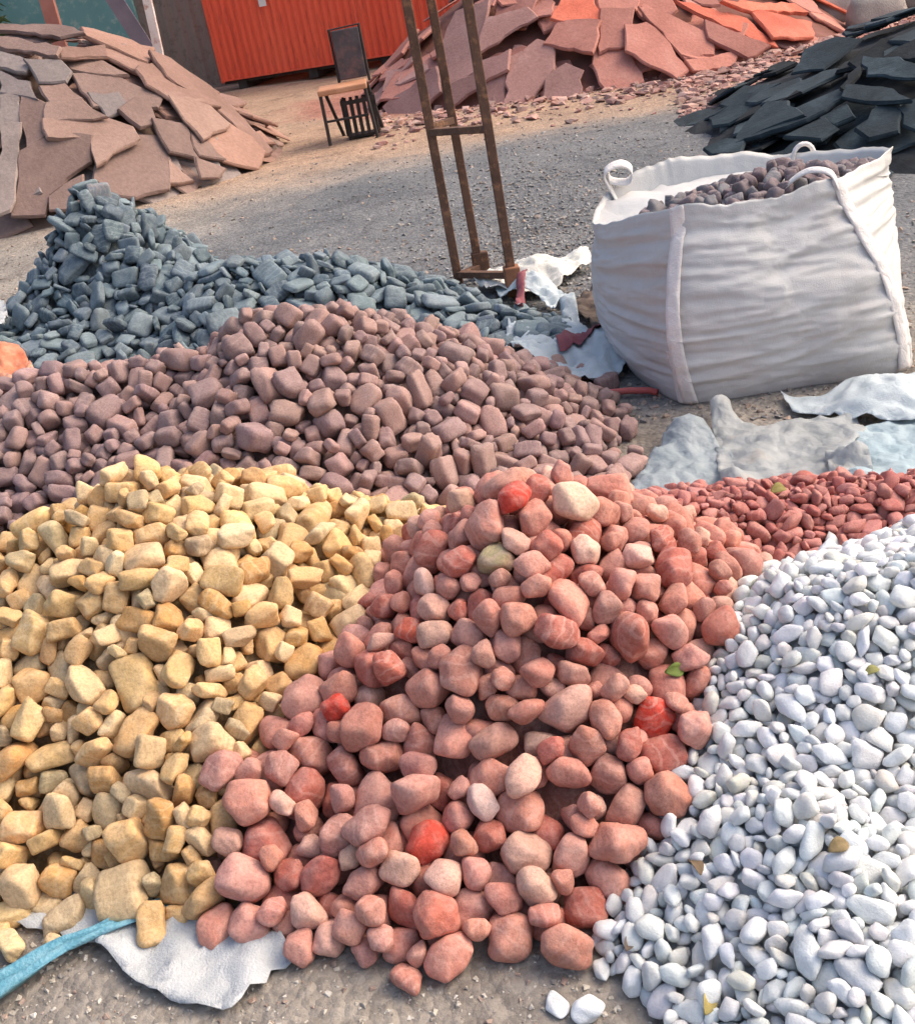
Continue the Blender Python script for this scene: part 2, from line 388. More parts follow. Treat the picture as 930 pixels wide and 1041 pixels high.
tr.bar(S0+Vector((0,0,.15))-sn*.03,S1+Vector((0,0,.15))-sn*.03,.03,.02); tr.build('trim', orange, sh)
white_paint = surf_mat('white_paint', (.7,.67,.62), (.8,.76,.7), 5, .7)
# small pale plate high on the front
c = at_y(272,3,S0.y-.12*1); mb = MB()
k = (c-S0).dot(sdv); cc = S0+sdv*k-sn*.035; mb.bar((cc.x,cc.y,c.z-.03),(cc.x,cc.y,c.z+.10),.11,.02,sdv); mb.build('sign_plate', white_paint, sh)
# brown sheet wall left of the shed
brown_sheet = surf_mat('brown_sheet_metal', (.33,.245,.20), (.40,.30,.25), 1.2, .8, .15, .004, (.28,.20,.16), 9)
W0 = S0+Vector((.15,.7,0)); W1 = W0+Vector((-1.75,.45,0))
bw = tag(empty('sheet_wall', W1), 'dull brown sheet metal wall just left of the orange shed', 'wall', kind='thing')
corrugated('panel', W1, W0, 2.5, .02, brown_sheet, .2, .02, bw)
mb = MB(); mb.bar(W1+Vector((0,.06,1.9)),W0+Vector((0,.06,1.9)),.06); mb.bar(W1+Vector((0,.06,.5)),W0+Vector((0,.06,.5)),.06); mb.build('rail', dark, bw)
# white post
P0 = at_y(158,36,16.2); P1 = at_y(150,0,16.2); dv = (P1-P0).normalized()
base = P0-dv*(P0.z/dv.z)
mb = MB(); mb.bar(base, base+dv*2.6, .11, .11); mb.build('shaft', surf_mat('flaked_white_post', (.62,.52,.48), (.75,.68,.64), 3, .7, c3=(.45,.25,.2), scale3=7), None)
post = bpy.data.objects['shaft']; post.name = 'post'; tag(post, 'whitish pink leaning post in front of the brown sheet wall', 'post')
mb = MB(); c = at_y(142,25,16.9); mb.bar((c.x-.55,17.0,2.3),(c.x+.30,16.9,0.0),.22,.04); mb.build('board', surf_mat('mauve_board', (.14,.12,.15), (.21,.17,.2), 3)); tag(bpy.data.objects['board'], 'dark mauve board leaning aslant beside the whitish post', 'board')
# teal wall with a red brown post, plants in front
teal = surf_mat('teal_painted_wall', (.10,.235,.245), (.155,.31,.31), 1.5, .8, .2, .01, (.25,.36,.34), 6)
tw = tag(empty('teal_wall', (-7.2,18.0,0)), 'faded teal painted wall behind the left slab heap', 'wall', kind='thing')
mb = MB(); mb.box((-9.5,18.0,0),(-3.35,18.14,2.5)); mb.build('panel', teal, tw)
mb = MB(); mb.box((-9.6,17.97,2.5),(-3.3,18.17,2.58)); mb.build('coping', dark, tw)
rb = at_y(55,24,17.3); rb1 = at_y(48,0,17.3); dv = (rb1-rb).normalized(); base = rb-dv*(rb.z/dv.z)
mb = MB(); mb.bar(base, base+dv*2.5, .19, .12); o = mb.build('post', surf_mat('red_brown_post', (.33,.13,.10), (.42,.19,.15), 3)); tag(o, 'stout red brown post standing before the teal wall', 'post')
leafm = surf_mat('shrub_leaves', (.035,.07,.03), (.09,.14,.06), 9, .6, c3=(.14,.2,.1), scale3=20)
barkm = surf_mat('bark', (.12,.085,.06), (.2,.15,.11), 12, .9)
def shrub(loc, r, h, n, seed, label, droop=0):
    g = random.Random(seed); e = tag(empty('shrub', loc), label, 'shrub')
    mb = MB(); lf = MB()
    for k in range(9):
        a = g.uniform(0,6.28); rr = r*g.uniform(.3,1); top = Vector((loc[0]+math.cos(a)*rr, loc[1]+math.sin(a)*rr*.5, h*g.uniform(.6,1)))
        b0 = Vector((loc[0]+g.uniform(-.1,.1),loc[1],0)); mid = (b0+top)/2+Vector((0,0,h*.15)); pts = [b0,mid,top]
        mb.tube(pts,[.03,.02,.008],6)
        for j in range(n):
            u = g.uniform(.35,1); p = b0.lerp(mid,u*2) if u < .5 else mid.lerp(top,u*2-1)
            L = g.uniform(.18,.34); d = Vector((g.uniform(-1,1),g.uniform(-1,1),g.uniform(-.6,.7))).normalized(); s = d.cross(Vector((0,0,1))).normalized()*L*.12
            lf.add([p,p+d*L*.5+s+Vector((0,0,.02)),p+d*L-Vector((0,0,L*.25)),p+d*L*.5-s+Vector((0,0,.02))],[(0,1,2),(0,2,3)])
    mb.build('stem', barkm, e); lf.build('foliage', leafm, e)
shrub((-7.0,16.9,0),.9,2.15,34,1,'dark green long leaved shrub at the far left before the teal wall')
shrub((-5.45,17.5,0),.30,2.35,14,2,'thin dark shrub with drooping leaves against the middle of the teal wall')
# ---------------------------------------------------------------- heaps of flat slabs
def dome(cx, cy, rx, ry, H, p=1.7):
    def f(x, y):
        q = math.hypot((x-cx)/rx, (y-cy)/ry)
        return H*(1-q**p)
    return f
def dome_normal(f, x, y, e=.05):
    return Vector(((f(x-e,y)-f(x+e,y))/(2*e), (f(x,y-e)-f(x,y+e))/(2*e), 1)).normalized()
def slab_mesh(pts, n, thick, mat, name='flagstone', chamfer=.008, seed=0):
    g = random.Random(seed); c = sum(pts, Vector())/len(pts)
    u = (pts[0]-c); u = (u-n*u.dot(n)).normalized(); v = n.cross(u)
    P2 = [((p-c).dot(u),(p-c).dot(v)) for p in pts]
    if sum(P2[i][0]*P2[(i+1)%len(P2)][1]-P2[(i+1)%len(P2)][0]*P2[i][1] for i in range(len(P2))) < 0: P2 = P2[::-1]
    Q = []                                     # ragged edge
    for i in range(len(P2)):
        a = Vector(P2[i]); b_ = Vector(P2[(i+1)%len(P2)]); L = (b_-a).length; k = max(1,int(L/.09))
        for j in range(k):
            q = a.lerp(b_, j/k); w = .006 if j == 0 else min(.022, L*.07); Q.append(Vector((q.x+g.uniform(-w,w), q.y+g.uniform(-w,w))))
    N = len(Q); V = []
    cm = Vector((0,0))
    for z, ins in ((0,-.0),(-.0,0),):
        pass
    def ring(z, ins, jit):
        for q in Q:
            r = q.length; qq = q*(max(.2,1-ins/max(r,.05)))
            V.append(Vector((qq.x+g.uniform(-jit,jit), qq.y+g.uniform(-jit,jit), z+g.uniform(-jit,jit)*.6)))
    ring(0, .010, .001); ring(-.010, 0, .003); ring(-thick*.6, -.004, .004); ring(-thick, .008, .003)
    F = [tuple(range(N)), tuple(3*N+i for i in range(N))[::-1]]
    for k in range(3):
        for i in range(N):
            j = (i+1)%N; F.append((k*N+i,(k+1)*N+i,(k+1)*N+j,k*N+j))
    me = bpy.data.meshes.new(name); me.from_pydata([tuple(x) for x in V], [], F); me.materials.append(mat); me.update()
    o = bpy.data.objects.new(name, me); C.objects.link(o)
    Mx = Matrix((u,v,n)).transposed().to_4x4(); Mx.translation = c; o.matrix_world = Mx
    return o
def slab_material(name, c1, c2, c3, source_scale=2.2):
    m, t, b = new_mat(name, .88, .2)
    g = t.nodes.new('ShaderNodeTexCoord'); oi = t.nodes.new('ShaderNodeObjectInfo')
    ad = nn(t,'ShaderNodeVectorMath',operation='ADD'); t.links.new(g.outputs['Object'],ad.inputs[0]); t.links.new(oi.outputs['Location'],ad.inputs[1])
    n1 = nn(t,'ShaderNodeTexNoise',Scale=source_scale,Detail=7.0,Roughness=.6,Distortion=.4); t.links.new(ad.outputs[0],n1.inputs['Vector'])
    n2 = nn(t,'ShaderNodeTexNoise',Scale=34.0,Detail=6.0,Roughness=.7); t.links.new(ad.outputs[0],n2.inputs['Vector'])
    r = ramp(t, n1.outputs[0], [(.3,c1),(.55,c2),(.75,c3)]); rr = ramp(t, oi.outputs['Random'], [(0,(.80,.80,.82)),(.5,(1,1,1)),(1,(1.22,1.17,1.12))])
    col = mix(t,1.0,r.outputs[0],rr.outputs[0],'MULTIPLY'); s = ramp(t,n2.outputs[0],[(.3,(.8,.8,.8)),(.7,(1.1,1.1,1.1))])
    col = mix(t,1.0,col,s.outputs[0],'MULTIPLY'); t.links.new(col,b.inputs['Base Color'])
    mp = nn(t,'ShaderNodeMath',operation='ADD'); t.links.new(n1.outputs[0],mp.inputs[0]); t.links.new(n2.outputs[0],mp.inputs[1]); bump(t,b,mp.outputs[0],.5,.012)
    return m
def slab_heap(f, cx, cy, rx, ry, traced, mats, nfill, size, label_fn, group, seed, core_label, thick=.036, pmat=None, minface=.30, tones=(), where='', nm='flagstone'):
    g = random.Random(seed)
    n_ = 30; V = []; F = []
    for i in range(n_+1):
        for j in range(48):
            q = i/n_*1.0; a = j/48*2*math.pi; x = cx+math.cos(a)*rx*q; y = cy+math.sin(a)*ry*q
            V.append((x,y,max(f(x,y),0)*.87-.09+.05*noise.noise(Vector((x*4,y*4,0)))))
    for i in range(n_):
        for j in range(48): F.append((i*48+j,(i+1)*48+j,(i+1)*48+(j+1)%48,i*48+(j+1)%48))
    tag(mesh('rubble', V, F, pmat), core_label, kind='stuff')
    out = []
    # filling slabs lying on the slope like shingles
    k = 0; tries = 0
    while k < nfill and tries < 6000:
        tries += 1
        a = g.uniform(0,6.28); q = math.sqrt(g.random())*.99; x = cx+math.cos(a)*rx*q; y = cy+math.sin(a)*ry*q
        n = dome_normal(f,x,y); z = f(x,y)
        c = Vector((x,y,max(z,.03)))-n*.06
        down = Vector((n.x,n.y,0))
        if down.length > .01: n = (n+Vector((0,0,.25))+Vector((g.uniform(-.22,.22),g.uniform(-.22,.22),0))).normalized()
        tc = (Vector((0,0,CAM_H))-c).normalized()
        if n.dot(tc) < -.1: continue
        u = n.orthogonal().normalized(); u.rotate(Quaternion(n, g.uniform(0,6.28))); v = n.cross(u); m_ = g.choice((4,5,5,6,7)); r = g.uniform(*size); asp = g.uniform(.55,.95)
        pts = []
        for i in range(m_):
            an = (i+g.uniform(-.28,.28))/m_*2*math.pi; rr = r*g.uniform(.8,1.15); pts.append(c+u*(math.cos(an)*rr)+v*(math.sin(an)*rr*asp)+n*.0)
        mm_ = mats[2] if (len(mats) > 2 and x > .4*rx+cx-.6 and y > cy-1.2 and g.random() < .75) else g.choice(mats[:2]) if g.random() < .6 else mats[0]  # third material, with sunlight in its colour, gathers at the right end
        o = slab_mesh(pts, n, thick*g.uniform(.5,1.2), mm_, seed=seed*1000+k); k += 1
        out.append((o, None))
    for i, (poly, mi, lab) in enumerate(traced):
        px = sum(p[0] for p in poly)/len(poly); py = sum(p[1] for p in poly)/len(poly)
        d = ray(px, py).normalized(); tt = 2.0; hit = None
        while tt < 22:
            q = Vector((0,0,CAM_H))+d*tt
            if q.z < max(f(q.x,q.y),0): hit = q; break
            tt += .02
        if hit is None:
            tt = min((abs((Vector((0,0,CAM_H))+d*s_).z-f((d*s_).x,(d*s_).y)), s_) for s_ in [6+.05*k_ for k_ in range(240)])[1]
            hit = Vector((0,0,CAM_H))+d*tt
        n = dome_normal(f, hit.x, hit.y)+Vector((g.uniform(-.12,.12),g.uniform(-.12,.12),g.uniform(-.1,.1)))
        n.normalize(); tc = -d; s_ = n.dot(tc)
        if s_ < minface: n = (n+tc*(minface-s_)*1.15).normalized()
        hit = hit - d*(.02+.028*(i%4))
        pts = []
        for (x, y) in poly:
            x = px+(x-px)*1.05; y = py+(y-py)*1.05; r_ = ray(x, y); o_ = Vector((0,0,CAM_H)); t_ = (hit-o_).dot(n)/r_.dot(n); pts.append(o_+r_*t_)
        o = slab_mesh(pts, n, thick*g.uniform(.8,1.3), mats[mi], seed=seed*77+i); out.append((o, lab))
    names = {m_.name: t_ for m_, t_ in zip(mats, tones)}; its = []
    for o, lab in out:
        o.name = nm; o.data.name = nm; tag(o, lab or label_fn, {'flagstone':'stone slab','sandstone':'sandstone slab','slate_tile':'slate slab'}[nm], group, 'thing')
        if not lab: its.append((o, names[o.data.materials[0].name], max(o.dimensions)*100/o.location.length))
    bpy.context.view_layer.update()
    single_out(its, 'slab', where, ('at the left','in the middle','at the right'), ('high','upper midway','lower midway','low'))
    return out
SL = surf_mat  # readability
tan1 = slab_material('pinkish_brown_flagstone', (.22,.145,.12), (.275,.185,.155), (.32,.22,.185))
tan2 = slab_material('grey_flagstone', (.20,.165,.155), (.265,.22,.205), (.32,.27,.25))
tan3 = slab_material('sun_tinted_flagstone', (.25,.15,.115), (.31,.185,.145), (.36,.23,.185))  # warm sunlight put into the colour of slabs facing right and up
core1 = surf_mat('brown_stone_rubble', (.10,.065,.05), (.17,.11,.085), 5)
T1 = [
 ([(0,24),(60,25),(84,32),(60,37),(25,32),(0,30)],0,None),
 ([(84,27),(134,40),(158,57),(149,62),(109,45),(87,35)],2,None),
 ([(0,37),(25,40),(60,47),(57,55),(25,52),(0,47)],0,None),
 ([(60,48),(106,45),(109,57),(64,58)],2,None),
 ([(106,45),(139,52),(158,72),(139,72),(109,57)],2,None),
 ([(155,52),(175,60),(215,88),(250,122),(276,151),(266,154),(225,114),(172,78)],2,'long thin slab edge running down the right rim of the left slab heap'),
 ([(0,52),(35,62),(25,72),(0,67)],1,None),
 ([(25,60),(62,60),(72,72),(67,82),(40,83)],1,None),
 ([(64,60),(104,61),(129,75),(99,75),(72,70)],0,None),
 ([(0,72),(30,82),(38,100),(0,94)],1,None),
 ([(40,87),(67,84),(84,100),(50,103)],0,None),
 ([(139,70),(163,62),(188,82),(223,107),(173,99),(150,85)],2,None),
 ([(75,75),(120,77),(165,98),(160,108),(120,108),(95,108)],0,None),
 ([(0,96),(20,93),(24,125),(0,128)],1,'dark grey slab at the left edge of the picture above the pale upright slab'),
 ([(22,97),(47,105),(45,138),(27,150),(20,122)],0,None),
 ([(47,104),(84,100),(108,118),(45,124)],0,None),
 ([(90,94),(121,93),(134,110),(109,119)],1,None),
 ([(121,110),(139,98),(153,104),(160,124),(144,129)],0,None),
 ([(45,120),(104,118),(134,128),(141,139),(99,166),(94,152),(92,140),(50,139)],0,None),
 ([(173,97),(205,100),(234,126),(207,141),(188,121)],0,None),
 ([(205,139),(232,124),(256,139),(269,153),(263,171),(228,162)],2,'broad sun-tinted slab at the lower right tip of the left slab heap'),
 ([(189,122),(207,139),(229,161),(203,157)],0,None),
 ([(156,120),(188,125),(202,160),(173,153),(161,134)],0,None),
 ([(200,160),(230,171),(223,181),(205,181)],0,None),
 ([(171,162),(197,183),(173,186)],0,None),
 ([(22,154),(50,138),(93,138),(91,164),(50,198),(47,217),(13,217)],0,'tall brown slab standing between the pale upright slab and the wide front slab'),
 ([(50,199),(84,177),(88,197),(72,213),(50,213)],0,None),
 ([(0,127),(22,125),(18,172),(11,211),(0,216)],1,'pale grey upright slab at the foot of the left heap at the picture edge'),
 ([(99,167),(139,137),(161,139),(172,162),(172,191),(139,200),(116,197),(97,181)],0,'wide smooth slab standing at the front foot of the left heap behind the grey spire'),
]
f1 = dome(-2.85,10.75,1.95,2.15,1.38)
slab_heap(f1,-2.85,10.75,1.95,2.15,T1,[tan1,tan2,tan3],120,(.17,.38),'pinkish brown flagstone slab lying in the heap at the upper left','slabs of the left heap',5,'dark broken stone inside the left slab heap',pmat=core1,tones=('pinkish brown','greyish','sun-tinted tan'),where='the left slab heap')
red1 = slab_material('dusty_red_sandstone_slab', (.37,.155,.12), (.48,.21,.165), (.54,.28,.225))
red2 = slab_material('mauve_sandstone_slab', (.29,.155,.135), (.375,.21,.185), (.43,.265,.235))
red3 = slab_material('sun_tinted_red_slab', (.55,.135,.085), (.68,.19,.12), (.75,.27,.18))  # low orange sunlight painted into the stone colour
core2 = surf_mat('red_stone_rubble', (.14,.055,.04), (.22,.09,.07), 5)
T2 = [
 ([(735,0),(806,3),(820,12),(765,11)],2,None),([(688,0),(759,18),(790,48),(735,26)],2,None),([(759,6),(824,22),(826,37),(786,37)],2,'sun-tinted orange slab at the far right tip of the red slab heap'),
 ([(717,20),(782,46),(759,58),(720,38)],0,None),([(609,-4),(649,-4),(646,9),(609,9)],0,None),
 ([(463,12),(496,0),(488,37),(477,58),(449,72),(447,48)],1,None),([(488,37),(494,17),(535,7),(545,17),(488,52)],1,None),
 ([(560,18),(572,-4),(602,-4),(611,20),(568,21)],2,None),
 ([(651,7),(672,11),(724,35),(724,55),(696,59),(678,40)],0,'slab with a worn pale corner on the middle right of the red slab heap'),
 ([(697,61),(753,50),(745,66),(706,71)],0,None),
 ([(611,8),(644,7),(637,45),(609,52)],0,None),
 ([(636,25),(658,23),(680,43),(698,70),(687,78),(637,51)],0,'long slanting slab with a black gap beneath it on the red slab heap'),
 ([(395,118),(390,108),(442,68),(446,93),(413,126)],1,None),([(449,70),(483,54),(487,69),(457,89)],1,None),([(452,89),(487,71),(490,87),(457,108)],1,None),
 ([(488,62),(517,50),(516,70),(490,83)],1,None),([(490,83),(514,75),(512,110),(492,110)],1,None),
 ([(512,110),(519,66),(546,40),(562,44),(562,70),(535,108)],1,'tall pointed mauve slab standing just right of the steel frame posts'),
 ([(552,101),(554,81),(575,64),(592,72),(589,97),(564,104)],1,None),
 ([(553,44),(568,20),(609,20),(601,52)],0,'nearly square salmon slab lying flat high on the red slab heap'),
 ([(606,50),(637,50),(653,82),(618,97),(602,65)],0,None),
]
f2 = dome(2.5,13.4,2.85,2.9,1.5)
slab_heap(f2,2.5,13.4,2.85,2.9,T2,[red1,red2,red3],130,(.18,.42),'dusty red sandstone slab lying in the heap at the top of the picture','slabs of the red heap',9,'red broken stone inside the red slab heap',pmat=core2,tones=('dusty red','mauve','sun-tinted orange'),where='the red slab heap',nm='sandstone')
slate1 = slab_material('blue_black_slate', (.016,.024,.030), (.036,.052,.062), (.085,.115,.135), 3.0)
slate2 = slab_material('black_slate', (.006,.007,.009), (.014,.018,.021), (.03,.037,.043), 3.0)
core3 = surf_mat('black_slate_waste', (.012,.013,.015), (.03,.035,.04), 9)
T3 = [
 ([(913,47),(935,37),(940,57),(896,59)],1,None),([(878,57),(913,57),(935,66),(935,79),(881,76)],0,None),([(853,89),(878,59),(873,76),(858,91)],1,None),
 ([(859,86),(908,90),(925,100),(878,103),(856,97)],0,None),
 ([(913,109),(935,97),(938,134),(918,126)],0,None),([(869,129),(898,103),(915,106),(911,132),(883,140)],0,'blue grey slate slab with a pale face behind the right corner of the big bag'),
 ([(832,119),(861,105),(868,117),(848,126)],0,None),([(796,138),(838,118),(850,129),(834,140)],0,None),
 ([(809,109),(853,90),(863,94),(819,121),(757,140)],0,'long narrow slate slab pointing down left from the slate heap'),
 ([(756,127),(779,103),(799,102),(816,116),(774,132),(747,145)],0,'leftmost broad blue slate slab of the slate heap'),
 ([(715,150),(738,140),(756,142),(752,154),(722,157)],0,None),
]
f3 = dome(4.15,7.2,2.3,2.7,.74,1.35)
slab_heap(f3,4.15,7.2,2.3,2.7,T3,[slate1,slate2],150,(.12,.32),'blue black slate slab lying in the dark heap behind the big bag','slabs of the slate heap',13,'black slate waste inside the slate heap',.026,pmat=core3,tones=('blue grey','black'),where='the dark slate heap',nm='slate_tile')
# boulders at the top right
def boulder(px, py, w, seed, label, c1, c2, tall=1.0):
    p = at_z(px, py); g = np.random.RandomState(seed); P, Fh = stone_shape('brown', seed%NVAR, 3); P = P/np.abs(P).max()
    P = P*np.array([w,w*.7,w*.6*tall]); p.z = ground_z(p.x,p.y)+w*.6*tall*.45
    o = mesh('boulder', P.tolist(), Fh, surf_mat('boulder_stone_%d'%seed, c1, c2, 3, .9, .5, .03), smooth=True); o.location = p
    tag(o, label, 'boulder'); return o
boulder(838,23,.38,3,'pale grey blocky boulder at the top right beyond the slab heap',(.30,.26,.24),(.40,.34,.31),1.3)
boulder(890,20,.34,7,'second grey boulder nearest the top right corner',(.30,.28,.25),(.42,.37,.33),1.1)
boulder(930,6,.4,5,'dark boulder cut off by the top right corner of the picture',(.10,.09,.08),(.16,.14,.13),.9)
STONES = {}
